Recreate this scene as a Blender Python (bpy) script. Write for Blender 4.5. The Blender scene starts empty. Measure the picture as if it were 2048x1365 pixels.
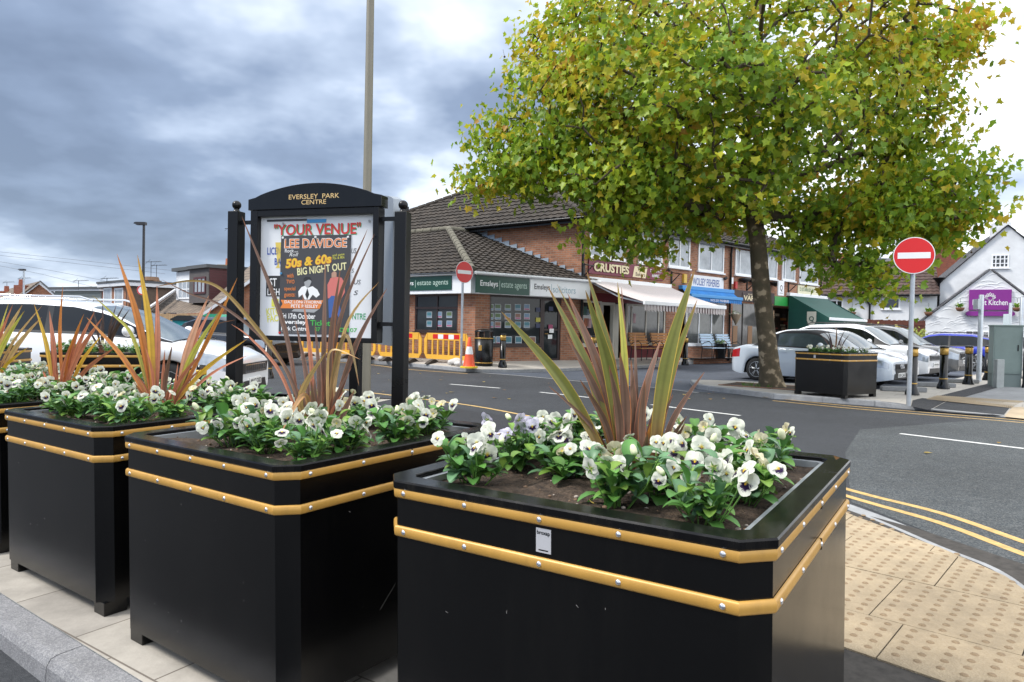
import bpy, bmesh, math, random
import numpy as np
from mathutils import Vector, Matrix, Euler
R = math.radians
rnd = random.Random(7)
nrng = np.random.default_rng(11)
S = bpy.context.scene

# ------------------------------------------------------------------ camera
F_PX, CX, CY = 1365.0, 1024.0, 682.5          # 24 mm lens on a 36 mm frame, photograph 2048 x 1365
PITCH, ROLL = -0.0185, 0.0212
CAM = Vector((0, 0, 1.30))
_cp, _sp, _cr, _sr = math.cos(PITCH), math.sin(PITCH), math.cos(ROLL), math.sin(ROLL)
RM = Matrix(((_cr, -_sr, 0), (_sr, _cr, 0), (0, 0, 1))) @ Matrix(((1, 0, 0), (0, 0, -1), (0, 1, 0))) @ Matrix(((1, 0, 0), (0, _cp, _sp), (0, -_sp, _cp)))
RT = RM.transposed()
cd = bpy.data.cameras.new('camera'); cam = bpy.data.objects.new('camera', cd); S.collection.objects.link(cam)
cd.sensor_width = 36; cd.lens = 24.0; cd.clip_start = 0.05; cd.clip_end = 6000
_x, _y, _z = RT @ Vector((1, 0, 0)), RT @ Vector((0, -1, 0)), RT @ Vector((0, 0, -1))
cam.matrix_world = Matrix.Translation(CAM) @ Matrix((_x, _y, _z)).transposed().to_4x4()
S.camera = cam

# ------------------------------------------------------------------ world and sun (overcast)
SUN_EL, SUN_AZ = R(48), R(-100)                 # azimuth from +Y towards +X; the light comes from the left
W = bpy.data.worlds.new('World'); S.world = W; W.use_nodes = True
nt = W.node_tree; nt.nodes.clear()
def wn(t, **k):
    n = nt.nodes.new(t)
    for a, b in k.items(): setattr(n, a, b)
    return n
def wl(a, b): nt.links.new(a, b)
sky = wn('ShaderNodeTexSky', sky_type='NISHITA', sun_disc=False, sun_elevation=SUN_EL, sun_rotation=SUN_AZ)
bg1 = wn('ShaderNodeBackground'); bg1.inputs['Strength'].default_value = 0.10; wl(sky.outputs[0], bg1.inputs[0])
tc = wn('ShaderNodeTexCoord'); sep = wn('ShaderNodeSeparateXYZ'); wl(tc.outputs['Generated'], sep.inputs[0])
def wm(op, a, b=None, c=None, clamp=False):
    n = wn('ShaderNodeMath', operation=op, use_clamp=clamp)
    for i, v in enumerate((a, b, c)):
        if v is None: continue
        if isinstance(v, (int, float)): n.inputs[i].default_value = v
        else: wl(v, n.inputs[i])
    return n.outputs[0]
zc = wm('ADD', wm('MAXIMUM', sep.outputs[2], 0.0), 0.27)
comb = wn('ShaderNodeCombineXYZ')
wl(wm('DIVIDE', sep.outputs[0], zc), comb.inputs[0]); wl(wm('DIVIDE', sep.outputs[1], zc), comb.inputs[1])
def wnoise(scale, detail, rough, dist=0.0, off=(0, 0, 0)):
    mp = wn('ShaderNodeMapping'); wl(comb.outputs[0], mp.inputs[0]); mp.inputs['Location'].default_value = off
    n = wn('ShaderNodeTexNoise'); wl(mp.outputs[0], n.inputs['Vector'])
    n.inputs['Scale'].default_value = scale; n.inputs['Detail'].default_value = detail
    n.inputs['Roughness'].default_value = rough; n.inputs['Distortion'].default_value = dist
    return n.outputs['Fac']
n1 = wnoise(1.25, 5, 0.52, 0.1, (3.1, 0.4, 0)); n2 = wnoise(3.4, 4, 0.5, 0.0, (7.7, 2.0, 0)); 
side = wm('MULTIPLY_ADD', sep.outputs[0], 0.42, 0.0)                    # the cloud deck is thinner towards the right
dens = wm('ADD', wm('ADD', wm('MULTIPLY_ADD', n1, 1.25, -0.06), wm('MULTIPLY_ADD', n2, 0.80, -0.20)), side)
hz = wm('MULTIPLY', wm('SUBTRACT', 0.19, sep.outputs[2], clamp=True), 1.15)   # lighter band over the horizon
hump = wm('SUBTRACT', 1.0, wm('POWER', wm('ABSOLUTE', wm('DIVIDE', wm('SUBTRACT', sep.outputs[2], 0.20), 0.17)), 2.0), clamp=True)   # heaviest bank of cloud
left_ = wm('MULTIPLY_ADD', sep.outputs[0], -1.1, 0.35, True)
dens = wm('SUBTRACT', wm('ADD', dens, hz), wm('MULTIPLY', wm('MULTIPLY', hump, left_), 0.16))
dens = wm('ADD', dens, wm('MULTIPLY', wm('SUBTRACT', sep.outputs[2], 0.34, clamp=True), 0.55))
ramp = wn('ShaderNodeValToRGB'); wl(dens, ramp.inputs[0])
cr = ramp.color_ramp; cr.elements[0].position = 0.28; cr.elements[0].color = (0.135, 0.175, 0.255, 1)
cr.elements[1].position = 1.05; cr.elements[1].color = (0.95, 0.97, 1.0, 1)
for p, c in ((0.50, (0.20, 0.255, 0.36, 1)), (0.70, (0.38, 0.45, 0.57, 1)), (0.88, (0.70, 0.76, 0.84, 1))):
    e = cr.elements.new(p); e.color = c
bg2 = wn('ShaderNodeBackground'); wl(wm('SUBTRACT', 1.0, wm('MULTIPLY', wm('MULTIPLY_ADD', sep.outputs[1], 0.9, 0.35, True), 0.38)), bg2.inputs['Strength']); wl(ramp.outputs[0], bg2.inputs[0])  # unseen sky behind the camera kept brighter than ahead, added to light facing walls
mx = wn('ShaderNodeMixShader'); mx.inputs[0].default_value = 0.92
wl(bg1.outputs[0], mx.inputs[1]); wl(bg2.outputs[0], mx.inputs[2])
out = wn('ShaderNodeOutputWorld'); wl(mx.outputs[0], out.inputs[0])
sl = bpy.data.lights.new('sun', 'SUN'); sl.energy = 1.5; sl.angle = R(14); sl.color = (1, 0.96, 0.9)
so = bpy.data.objects.new('sun', sl); S.collection.objects.link(so)
sd = Vector((math.sin(SUN_AZ) * math.cos(SUN_EL), math.cos(SUN_AZ) * math.cos(SUN_EL), math.sin(SUN_EL)))
so.rotation_euler = sd.to_track_quat('Z', 'Y').to_euler()
S.view_settings.view_transform = 'Standard'; S.view_settings.look = 'None'; S.view_settings.exposure = 1.4

# ------------------------------------------------------------------ placing helpers
def ray(u, v): return RT @ Vector(((u - CX) / F_PX, (v - CY) / F_PX, 1.0))
def G(u, v, z=0.0):                              # where the line of sight meets height z
    d = ray(u, v); return CAM + d * ((z - CAM.z) / d.z)
def P(u, v, depth): return CAM + ray(u, v) * depth
class Frame:                                     # a vertical plane: x along it, -y towards the viewer
    def __init__(s, a, b):
        s.o = Vector((a[0], a[1], 0)); d = Vector((b[0] - a[0], b[1] - a[1], 0)); s.len = d.length
        s.a = math.atan2(d.y, d.x); s.mi = Matrix.Rotation(-s.a, 3, 'Z')
    def hit(s, u, v, off=0.0):
        c = s.mi @ (CAM - s.o); d = s.mi @ ray(u, v)
        t = (off - c.y) / d.y; p = c + d * t
        return p.x, p.z
    def x(s, u, v=650, off=0.0): return s.hit(u, v, off)[0]
    def loc(s, w): return s.mi @ (Vector(w) - s.o)
    def world(s, x, y, z=0): return s.o + Matrix.Rotation(s.a, 3, 'Z') @ Vector((x, y, z))

# ------------------------------------------------------------------ mesh builder
class MB:
    def __init__(s): s.v = []; s.f = []; s.mi = []; s.sm = []; s.c = []; s.hascol = False; s.M = None
    def add(s, vs, fs, m=0, smooth=False, cols=None):
        b = len(s.v)
        if s.M is not None: vs = [s.M @ Vector(p) for p in vs]
        s.v += [tuple(p) for p in vs]
        if cols is not None: s.hascol = True; s.c += list(cols)
        else: s.c += [(1, 1, 1)] * len(vs)
        for f in fs:
            s.f.append(tuple(b + i for i in f)); s.mi.append(m); s.sm.append(smooth)
        return s
    def box(s, x0, x1, y0, y1, z0, z1, m=0):
        v = [(x0, y0, z0), (x1, y0, z0), (x1, y1, z0), (x0, y1, z0), (x0, y0, z1), (x1, y0, z1), (x1, y1, z1), (x0, y1, z1)]
        return s.add(v, [(0, 3, 2, 1), (4, 5, 6, 7), (0, 1, 5, 4), (1, 2, 6, 5), (2, 3, 7, 6), (3, 0, 4, 7)], m)
    def prism(s, poly, z0, z1, m=0, smooth=False):          # plan polygon (counter-clockwise) extruded up
        n = len(poly); v = [(p[0], p[1], z0) for p in poly] + [(p[0], p[1], z1) for p in poly]
        f = [tuple(range(n - 1, -1, -1)), tuple(range(n, 2 * n))] + [(i, (i + 1) % n, n + (i + 1) % n, n + i) for i in range(n)]
        return s.add(v, f, m, smooth)
    def slab(s, poly, y0, y1, m=0):                         # polygon in x,z (counter-clockwise seen from -y), y0 is the front
        n = len(poly); v = [(p[0], y0, p[1]) for p in poly] + [(p[0], y1, p[1]) for p in poly]
        f = [tuple(range(n)), tuple(range(2 * n - 1, n - 1, -1))] + [(i, n + i, n + (i + 1) % n, (i + 1) % n) for i in range(n)]
        return s.add(v, f, m)
    def tube(s, pts, r, n=8, m=0, caps=True, smooth=True):
        pts = [Vector(p) for p in pts]; k = len(pts)
        rs = r if isinstance(r, (list, tuple)) else [r] * k
        vs = []; prev = None
        for i, p in enumerate(pts):
            t = (pts[min(i + 1, k - 1)] - pts[max(i - 1, 0)])
            if t.length < 1e-9: t = Vector((0, 0, 1))
            t.normalize()
            if prev is None:
                a = t.cross(Vector((0, 0, 1)))
                if a.length < 0.05: a = t.cross(Vector((1, 0, 0)))
            else: a = prev - t * prev.dot(t)
            a.normalize(); prev = a; b = t.cross(a)
            for j in range(n):
                q = 2 * math.pi * j / n; vs.append(p + (a * math.cos(q) + b * math.sin(q)) * rs[i])
        fs = [(i * n + j, i * n + (j + 1) % n, (i + 1) * n + (j + 1) % n, (i + 1) * n + j) for i in range(k - 1) for j in range(n)]
        s.add(vs, fs, m, smooth)
        if caps:
            s.add([vs[j] for j in range(n)], [tuple(range(n - 1, -1, -1))], m)
            s.add([vs[(k - 1) * n + j] for j in range(n)], [tuple(range(n))], m)
        return s
    def lathe(s, prof, n=20, c=(0, 0, 0), m=0, smooth=True, axis='z'):
        vs = []
        for r, z in prof:
            for j in range(n):
                q = 2 * math.pi * j / n
                p = (r * math.cos(q), r * math.sin(q), z) if axis == 'z' else ((r * math.cos(q), z, r * math.sin(q)) if axis == 'y' else (z, r * math.cos(q), r * math.sin(q)))
                vs.append((p[0] + c[0], p[1] + c[1], p[2] + c[2]))
        k = len(prof)
        fs = [(i * n + j, i * n + (j + 1) % n, (i + 1) * n + (j + 1) % n, (i + 1) * n + j) for i in range(k - 1) for j in range(n)]
        if axis == 'y': fs = [f[::-1] for f in fs]
        s.add(vs, fs, m, smooth)
        a = tuple(range(n)); b = tuple(range((k - 1) * n, k * n))
        s.add(vs[:n], [a[::-1] if axis != 'y' else a], m); s.add(vs[(k - 1) * n:], [tuple(range(n)) if axis != 'y' else tuple(range(n))[::-1]], m)
        return s
    def ball(s, c, r, n=10, m=0):
        rr = r if isinstance(r, (tuple, list)) else (r, r, r); vs = []; k = n // 2 + 1
        for i in range(k + 1):
            a = math.pi * i / k
            for j in range(n):
                q = 2 * math.pi * j / n
                vs.append((c[0] + rr[0] * math.sin(a) * math.cos(q), c[1] + rr[1] * math.sin(a) * math.sin(q), c[2] + rr[2] * math.cos(a)))
        fs = [(i * n + j, (i + 1) * n + j, (i + 1) * n + (j + 1) % n, i * n + (j + 1) % n) for i in range(k) for j in range(n)]
        return s.add(vs, fs, m, True)
    def mesh(s, name, mats, bevel=0):
        me = bpy.data.meshes.new(name); me.from_pydata(s.v, [], s.f)
        for m in (mats if isinstance(mats, (list, tuple)) else [mats]): me.materials.append(m)
        me.polygons.foreach_set('material_index', s.mi); me.polygons.foreach_set('use_smooth', s.sm)
        if s.hascol:
            at = me.color_attributes.new('Col', 'FLOAT_COLOR', 'POINT')
            at.data.foreach_set('color', np.hstack([np.array(s.c, dtype=np.float32), np.ones((len(s.c), 1), np.float32)]).ravel())
        if bevel:
            bm = bmesh.new(); bm.from_mesh(me); bmesh.ops.remove_doubles(bm, verts=bm.verts, dist=1e-5)
            ed = [e for e in bm.edges if len(e.link_faces) == 2 and e.calc_face_angle(0) > 0.5]
            bmesh.ops.bevel(bm, geom=ed, offset=bevel, segments=2, profile=0.6, affect='EDGES', clamp_overlap=True)
            bm.to_mesh(me); bm.free()
        uv_project(me); me.update()
        return me
    def build(s, name, mats, parent=None, bevel=0):
        return link(name, s.mesh(name, mats, bevel), parent)
def uv_project(me):                                  # metres along / up each face
    if len(me.polygons) > 60000: return
    uvl = me.uv_layers.new(name='UV'); uv = np.zeros(len(me.loops) * 2, np.float32)
    vs = me.vertices
    for p in me.polygons:
        n = p.normal
        if abs(n.z) > 0.985: a, b = Vector((1, 0, 0)), Vector((0, 1, 0))
        else: a = Vector((-n.y, n.x, 0)).normalized(); b = n.cross(a)
        for li in p.loop_indices:
            c = vs[me.loops[li].vertex_index].co; uv[2 * li] = c.dot(a); uv[2 * li + 1] = c.dot(b)
    uvl.data.foreach_set('uv', uv)
def link(name, me, parent=None):
    o = bpy.data.objects.new(name, me); S.collection.objects.link(o)
    if parent is not None: o.parent = parent
    return o
def tag(o, label, cat, group=None):
    o['label'] = label; o['category'] = cat
    if group: o['group'] = group
    return o
def thing(name, label, cat, loc=(0, 0, 0), rz=0.0, group=None):
    o = link(name, None); o.location = loc; o.rotation_euler = (0, 0, rz); o.empty_display_size = 0.2
    return tag(o, label, cat, group)
def struct(o): o['kind'] = 'structure'; return o
def stuff(o): o['kind'] = 'stuff'; return o
def dup(root, label=None):
    kids = {}
    for o in ALLKIDS(root): kids.setdefault(o.parent, []).append(o)
    def cp(o, par):
        c = o.copy(); S.collection.objects.link(c); c.parent = par
        for k in kids.get(o, []): cp(k, c)
        return c
    c = cp(root, None)
    if label: c['label'] = label
    return c
def ALLKIDS(root):
    r = []
    for o in S.collection.objects:
        q = o.parent
        while q is not None:
            if q == root: r.append(o); break
            q = q.parent
    return r

# ------------------------------------------------------------------ writing
_fc = {}
def text_mesh(s, size=1.0, bold=0.0, extrude=0.0, shear=0.0, space=1.0, align='CENTER'):
    key = (s, size, bold, extrude, shear, space, align)
    if key in _fc: return _fc[key]
    cu = bpy.data.curves.new('lettering', 'FONT'); cu.body = s; cu.size = size; cu.offset = bold; cu.extrude = extrude
    cu.shear = shear; cu.space_character = space; cu.align_x = align; cu.align_y = 'CENTER'; cu.resolution_u = 3
    o = bpy.data.objects.new('lettering', cu); S.collection.objects.link(o)
    dg = bpy.context.evaluated_depsgraph_get(); me = bpy.data.meshes.new_from_object(o.evaluated_get(dg))
    bpy.data.objects.remove(o); bpy.data.curves.remove(cu)
    v = np.zeros(len(me.vertices) * 3, np.float32); me.vertices.foreach_get('co', v); v = v.reshape(-1, 3)
    _fc[key] = (v, [tuple(p.vertices) for p in me.polygons]); bpy.data.meshes.remove(me)
    return _fc[key]
def put_text(mb, s, x0, x1, z0, z1, y, m=0, bold=0.0, shear=0.0, tilt=0.0, thick=0.0):
    """letters filling the rectangle x0..x1, z0..z1 on the plane y (facing -y)"""
    v, fs = text_mesh(s, 1.0, bold, thick / max(1e-6, abs(z1 - z0)) if thick else 0.0, shear)
    lo, hi = v.min(0), v.max(0); sx = (x1 - x0) / (hi[0] - lo[0]); sz = (z1 - z0) / (hi[1] - lo[1])
    cx, cz = (x0 + x1) / 2, (z0 + z1) / 2; ct, st = math.cos(tilt), math.sin(tilt); vs = []
    for p in v:
        a = (p[0] - (lo[0] + hi[0]) / 2) * sx; b = (p[1] - (lo[1] + hi[1]) / 2) * sz
        vs.append((cx + a * ct - b * st, y - p[2] * abs(z1 - z0), cz + a * st + b * ct))
    mb.add(vs, fs, m)

# ------------------------------------------------------------------ materials
MATS = {}
def mat(name, col, rough=0.5, metal=0.0, var=0.0, vscale=4.0, bump=0.0, bscale=40.0, spec=0.5, coat=0.0, tint=None, coord='Object', attr=None, transl=0.0, emit=0.0, rvar=0.0, alpha=1.0):
    if name in MATS: return MATS[name]
    m = bpy.data.materials.new(name); m.use_nodes = True; t = m.node_tree; b = t.nodes['Principled BSDF']
    L = t.links.new; N = t.nodes.new
    b.inputs['Roughness'].default_value = rough; b.inputs['Metallic'].default_value = metal
    b.inputs['Specular IOR Level'].default_value = spec; b.inputs['Coat Weight'].default_value = coat
    b.inputs['Coat Roughness'].default_value = 0.06
    src = None
    tcn = N('ShaderNodeTexCoord')
    if attr:
        a = N('ShaderNodeAttribute'); a.attribute_name = attr; src = a.outputs['Color']
        if col != (1, 1, 1):
            x = N('ShaderNodeMix'); x.data_type = 'RGBA'; x.blend_type = 'MULTIPLY'; x.inputs['Factor'].default_value = 1
            L(src, x.inputs['A']); x.inputs['B'].default_value = (*col, 1); src = x.outputs['Result']
    b.inputs['Base Color'].default_value = (*col, 1)
    if var or rvar:
        n = N('ShaderNodeTexNoise'); n.inputs['Scale'].default_value = vscale; n.inputs['Detail'].default_value = 6; n.inputs['Roughness'].default_value = 0.65
        L(tcn.outputs[coord], n.inputs['Vector'])
    if var:
        r = N('ShaderNodeMapRange'); r.inputs['From Min'].default_value = 0.3; r.inputs['From Max'].default_value = 0.7
        L(n.outputs['Fac'], r.inputs['Value'])
        x = N('ShaderNodeMix'); x.data_type = 'RGBA'
        L(r.outputs['Result'], x.inputs['Factor'])
        t2 = tint or tuple(c * (1 + var) for c in col); t1 = tuple(c * (1 - var) for c in col)
        if src is not None:
            x.blend_type = 'MULTIPLY'; x.inputs['Factor'].default_value = 1
            mr = N('ShaderNodeMapRange'); mr.inputs['To Min'].default_value = 1 - var; mr.inputs['To Max'].default_value = 1 + var
            L(r.outputs['Result'], mr.inputs['Value']); t.links.remove(x.inputs['Factor'].links[0])
            L(src, x.inputs['A']); L(mr.outputs['Result'], x.inputs['B'])
        else:
            x.inputs['A'].default_value = (*t1, 1); x.inputs['B'].default_value = (*t2, 1)
        src = x.outputs['Result']
    if rvar:
        mr = N('ShaderNodeMapRange'); mr.inputs['From Min'].default_value = 0.3; mr.inputs['From Max'].default_value = 0.7
        mr.inputs['To Min'].default_value = rough - rvar; mr.inputs['To Max'].default_value = rough + rvar
        L(n.outputs['Fac'], mr.inputs['Value']); L(mr.outputs['Result'], b.inputs['Roughness'])
    if src is not None: L(src, b.inputs['Base Color'])
    if bump:
        n = N('ShaderNodeTexNoise'); n.inputs['Scale'].default_value = bscale; n.inputs['Detail'].default_value = 5
        L(tcn.outputs[coord], n.inputs['Vector'])
        bp = N('ShaderNodeBump'); bp.inputs['Strength'].default_value = bump; bp.inputs['Distance'].default_value = 0.02
        L(n.outputs['Fac'], bp.inputs['Height']); L(bp.outputs[0], b.inputs['Normal'])
    if emit:
        b.inputs['Emission Color'].default_value = (*col, 1); b.inputs['Emission Strength'].default_value = emit
    if transl:
        tr = N('ShaderNodeBsdfTranslucent'); ms = N('ShaderNodeMixShader'); ms.inputs[0].default_value = transl
        if src is not None: L(src, tr.inputs[0])
        else: tr.inputs[0].default_value = (*col, 1)
        o = t.nodes['Material Output']; L(b.outputs[0], ms.inputs[1]); L(tr.outputs[0], ms.inputs[2]); L(ms.outputs[0], o.inputs[0])
    MATS[name] = m
    return m
def brick(name, c1, c2, mortar, w=0.225, h=0.075, ms=0.010, rough=0.85, bump=0.5, offset=0.5, coord='UV', blotch=0.25, rot=0.0):
    m = bpy.data.materials.new(name); m.use_nodes = True; t = m.node_tree; b = t.nodes['Principled BSDF']; L = t.links.new; N = t.nodes.new
    tcn = N('ShaderNodeTexCoord'); mp = N('ShaderNodeMapping'); L(tcn.outputs[coord], mp.inputs[0]); mp.inputs['Rotation'].default_value = (0, 0, rot)
    br = N('ShaderNodeTexBrick'); L(mp.outputs[0], br.inputs['Vector'])
    br.offset = offset; br.inputs['Scale'].default_value = 1; br.inputs['Brick Width'].default_value = w; br.inputs['Row Height'].default_value = h
    br.inputs['Mortar Size'].default_value = ms; br.inputs['Mortar Smooth'].default_value = 0.2; br.inputs['Bias'].default_value = 0
    br.inputs['Color1'].default_value = (*c1, 1); br.inputs['Color2'].default_value = (*c2, 1); br.inputs['Mortar'].default_value = (*mortar, 1)
    n = N('ShaderNodeTexNoise'); L(tcn.outputs[coord], n.inputs['Vector']); n.inputs['Scale'].default_value = 1.3; n.inputs['Detail'].default_value = 8; n.inputs['Roughness'].default_value = 0.7
    mr = N('ShaderNodeMapRange'); L(n.outputs['Fac'], mr.inputs['Value']); mr.inputs['From Min'].default_value = 0.3; mr.inputs['From Max'].default_value = 0.7
    mr.inputs['To Min'].default_value = 1 - blotch; mr.inputs['To Max'].default_value = 1 + blotch
    x = N('ShaderNodeMix'); x.data_type = 'RGBA'; x.blend_type = 'MULTIPLY'; x.inputs['Factor'].default_value = 1
    L(br.outputs['Color'], x.inputs['A']); L(mr.outputs['Result'], x.inputs['B']); L(x.outputs['Result'], b.inputs['Base Color'])
    n2 = N('ShaderNodeTexNoise'); L(tcn.outputs[coord], n2.inputs['Vector']); n2.inputs['Scale'].default_value = 90; n2.inputs['Detail'].default_value = 3
    ad = N('ShaderNodeMath'); ad.operation = 'MULTIPLY_ADD'; L(n2.outputs['Fac'], ad.inputs[0]); ad.inputs[1].default_value = 0.3
    iv = N('ShaderNodeMath'); iv.operation = 'SUBTRACT'; iv.inputs[0].default_value = 1; L(br.outputs['Fac'], iv.inputs[1]); L(iv.outputs[0], ad.inputs[2])
    bp = N('ShaderNodeBump'); bp.inputs['Strength'].default_value = bump; bp.inputs['Distance'].default_value = 0.01; L(ad.outputs[0], bp.inputs['Height']); L(bp.outputs[0], b.inputs['Normal'])
    b.inputs['Roughness'].default_value = rough
    return m
def ground_mat(name, base, spk, fine=220.0, blot=0.35, rough=0.85, bump=0.5, spots=None, speckle=0.6):
    m = bpy.data.materials.new(name); m.use_nodes = True; t = m.node_tree; b = t.nodes['Principled BSDF']; L = t.links.new; N = t.nodes.new
    tcn = N('ShaderNodeTexCoord'); ge = N('ShaderNodeNewGeometry')
    def no(sc, de=6, ro=0.6):
        n = N('ShaderNodeTexNoise'); L(ge.outputs['Position'], n.inputs['Vector']); n.inputs['Scale'].default_value = sc; n.inputs['Detail'].default_value = de; n.inputs['Roughness'].default_value = ro; return n.outputs['Fac']
    a = no(0.55, 8, 0.65); v = N('ShaderNodeTexVoronoi'); L(ge.outputs['Position'], v.inputs['Vector']); v.inputs['Scale'].default_value = fine
    def mr(s, f0, f1, t0, t1):
        k = N('ShaderNodeMapRange'); L(s, k.inputs['Value'])
        for q, val in zip(('From Min', 'From Max', 'To Min', 'To Max'), (f0, f1, t0, t1)): k.inputs[q].default_value = val
        return k.outputs['Result']
    x = N('ShaderNodeMix'); x.data_type = 'RGBA'; x.inputs['A'].default_value = (*base, 1); x.inputs['B'].default_value = (*spk, 1)
    sp = N('ShaderNodeSeparateColor'); L(v.outputs['Color'], sp.inputs[0]); L(mr(sp.outputs[0], 0.35, 1.0, 0.0, speckle), x.inputs['Factor'])
    y = N('ShaderNodeMix'); y.data_type = 'RGBA'; y.blend_type = 'MULTIPLY'; y.inputs['Factor'].default_value = 1
    L(x.outputs['Result'], y.inputs['A']); L(mr(a, 0.3, 0.7, 1 - blot, 1 + blot), y.inputs['B'])
    z = N('ShaderNodeMix'); z.data_type = 'RGBA'; z.blend_type = 'MULTIPLY'; z.inputs['Factor'].default_value = 1
    L(y.outputs['Result'], z.inputs['A']); L(mr(no(7, 6, 0.7), 0.3, 0.7, 0.82, 1.16), z.inputs['B'])
    L(z.outputs['Result'], b.inputs['Base Color']); b.inputs['Roughness'].default_value = rough
    bp = N('ShaderNodeBump'); bp.inputs['Strength'].default_value = bump; bp.inputs['Distance'].default_value = 0.006
    L(v.outputs['Distance'], bp.inputs['Height']); L(bp.outputs[0], b.inputs['Normal'])
    return m
def flag_mat(name, c1, c2, joint, w, h, rot, ms=0.006, blotch=0.22, off=(0, 0, 0)):
    m = brick(name, c1, c2, joint, w, h, ms, 0.8, 0.35, 0.5, 'Object', blotch, rot)
    t = m.node_tree
    for n in t.nodes:
        if n.type == 'MAPPING': n.inputs['Location'].default_value = off
    return m

M_black = mat('black_powder_coat', (0.0018, 0.0018, 0.002), 0.20, bump=0.03, bscale=700, rvar=0.04, vscale=3, spec=0.42)
M_rim = mat('black_satin_rim', (0.004, 0.004, 0.0045), 0.22, rvar=0.07, vscale=9, spec=0.22)
M_gold = mat('gold_trim', (0.50, 0.275, 0.058), 0.40, metal=0.15, var=0.07, vscale=6)
M_bandg = mat('gold_band', (0.50, 0.30, 0.07), 0.35, metal=0.4, var=0.08, vscale=8)
def weather(m, dust, amount=.5, scale=2.2):
    t = m.node_tree; b = t.nodes['Principled BSDF']; N = t.nodes.new; L = t.links.new; tc_ = N('ShaderNodeTexCoord'); mp_ = N('ShaderNodeMapping'); mp_.inputs['Scale'].default_value = (3, 3, .45); L(tc_.outputs['Object'], mp_.inputs[0])
    n = N('ShaderNodeTexNoise'); n.inputs['Scale'].default_value = scale; n.inputs['Detail'].default_value = 9; n.inputs['Roughness'].default_value = .75; L(mp_.outputs[0], n.inputs['Vector'])
    s = N('ShaderNodeTexNoise'); s.inputs['Scale'].default_value = 130; s.inputs['Detail'].default_value = 2; L(tc_.outputs['Object'], s.inputs['Vector'])
    r1 = N('ShaderNodeMapRange'); L(n.outputs['Fac'], r1.inputs['Value']); r1.inputs['From Min'].default_value = .48; r1.inputs['From Max'].default_value = .78; r1.inputs['To Max'].default_value = amount
    r2 = N('ShaderNodeMapRange'); L(s.outputs['Fac'], r2.inputs['Value']); r2.inputs['From Min'].default_value = .70; r2.inputs['From Max'].default_value = .76; r2.inputs['To Max'].default_value = amount
    a = N('ShaderNodeMath'); a.operation = 'MAXIMUM'; L(r1.outputs[0], a.inputs[0]); L(r2.outputs[0], a.inputs[1])
    x = N('ShaderNodeMix'); x.data_type = 'RGBA'; L(a.outputs[0], x.inputs['Factor']); x.inputs['A'].default_value = b.inputs['Base Color'].default_value; x.inputs['B'].default_value = (*dust, 1)
    if b.inputs['Base Color'].links: L(b.inputs['Base Color'].links[0].from_socket, x.inputs['A'])
    L(x.outputs['Result'], b.inputs['Base Color'])
weather(M_black, (.016, .0145, .013), .18); weather(M_gold, (.22, .125, .035), .4, 4.0); weather(M_rim, (.03, .027, .022), .4, 5.0)
M_screw = mat('zinc_screw', (0.62, 0.63, 0.66), 0.3, metal=0.9)
M_zinc = mat('galvanised_steel', (0.42, 0.45, 0.48), 0.42, metal=0.65, var=0.12, vscale=9)
M_blackpaint = mat('black_gloss_paint', (0.005, 0.005, 0.0055), 0.30, rvar=0.05, vscale=5, spec=0.3)
M_white = mat('white_plastic', (0.80, 0.81, 0.82), 0.4, var=0.05, vscale=2)
M_render = mat('white_render', (0.70, 0.71, 0.72), 0.8, var=0.07, vscale=1.2, bump=0.9, bscale=5)
M_glassd = mat('dark_window_glass', (0.018, 0.021, 0.024), 0.06, spec=0.8)
M_glassl = mat('curtained_window_glass', (0.30, 0.33, 0.36), 0.12, var=0.35, vscale=1.7, spec=0.7)
M_brick = brick('brown_brick', (0.38, 0.160, 0.085), (0.22, 0.085, 0.046), (0.27, 0.205, 0.155), blotch=0.3)
M_brick2 = brick('orange_brick', (0.34, 0.125, 0.055), (0.26, 0.09, 0.04), (0.26, 0.19, 0.14), blotch=0.2)
M_brickr = brick('red_brick', (0.30, 0.075, 0.035), (0.22, 0.055, 0.03), (0.20, 0.11, 0.08), blotch=0.2)
M_tile = mat('brown_concrete_tile', (0.034, 0.026, 0.020), 0.85, var=0.5, vscale=2.2, bump=0.5, bscale=25, tint=(0.058, 0.045, 0.034))
M_tile2 = mat('dark_brown_pantile', (0.060, 0.034, 0.027), 0.7, var=0.35, vscale=2.0, bump=0.4, bscale=25)
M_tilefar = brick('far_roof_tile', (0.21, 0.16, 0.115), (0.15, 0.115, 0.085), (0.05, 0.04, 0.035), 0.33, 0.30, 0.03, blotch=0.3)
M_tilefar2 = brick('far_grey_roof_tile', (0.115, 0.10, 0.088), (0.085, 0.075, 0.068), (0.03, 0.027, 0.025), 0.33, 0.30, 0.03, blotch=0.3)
M_slate = brick('grey_slate', (0.13, 0.13, 0.14), (0.10, 0.10, 0.11), (0.05, 0.05, 0.05), 0.3, 0.25, 0.012, blotch=0.25)
M_lead = mat('lead_flashing', (0.27, 0.32, 0.38), 0.6, var=0.15, vscale=5)
M_red = mat('sign_red', (0.62, 0.012, 0.012), 0.3)
M_signwhite = mat('sign_white', (0.78, 0.78, 0.78), 0.35)
M_soil = mat('compost', (0.042, 0.025, 0.015), 0.95, var=0.55, vscale=38, bump=1.0, bscale=85, tint=(0.10, 0.066, 0.042))
M_petal = mat('petals', (1, 1, 1), 0.55, attr='Col', transl=0.22, spec=0.25)
M_leafp = mat('pansy_leaf', (1, 1, 1), 0.42, attr='Col', transl=0.18, spec=0.4)
M_blade = mat('flax_blade', (1, 1, 1), 0.42, attr='Col', var=0.12, vscale=22, transl=0.12, spec=0.4)
M_treeleaf = mat('plane_leaf', (1, 1, 1), 0.45, attr='Col', transl=0.42, spec=0.35)
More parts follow.
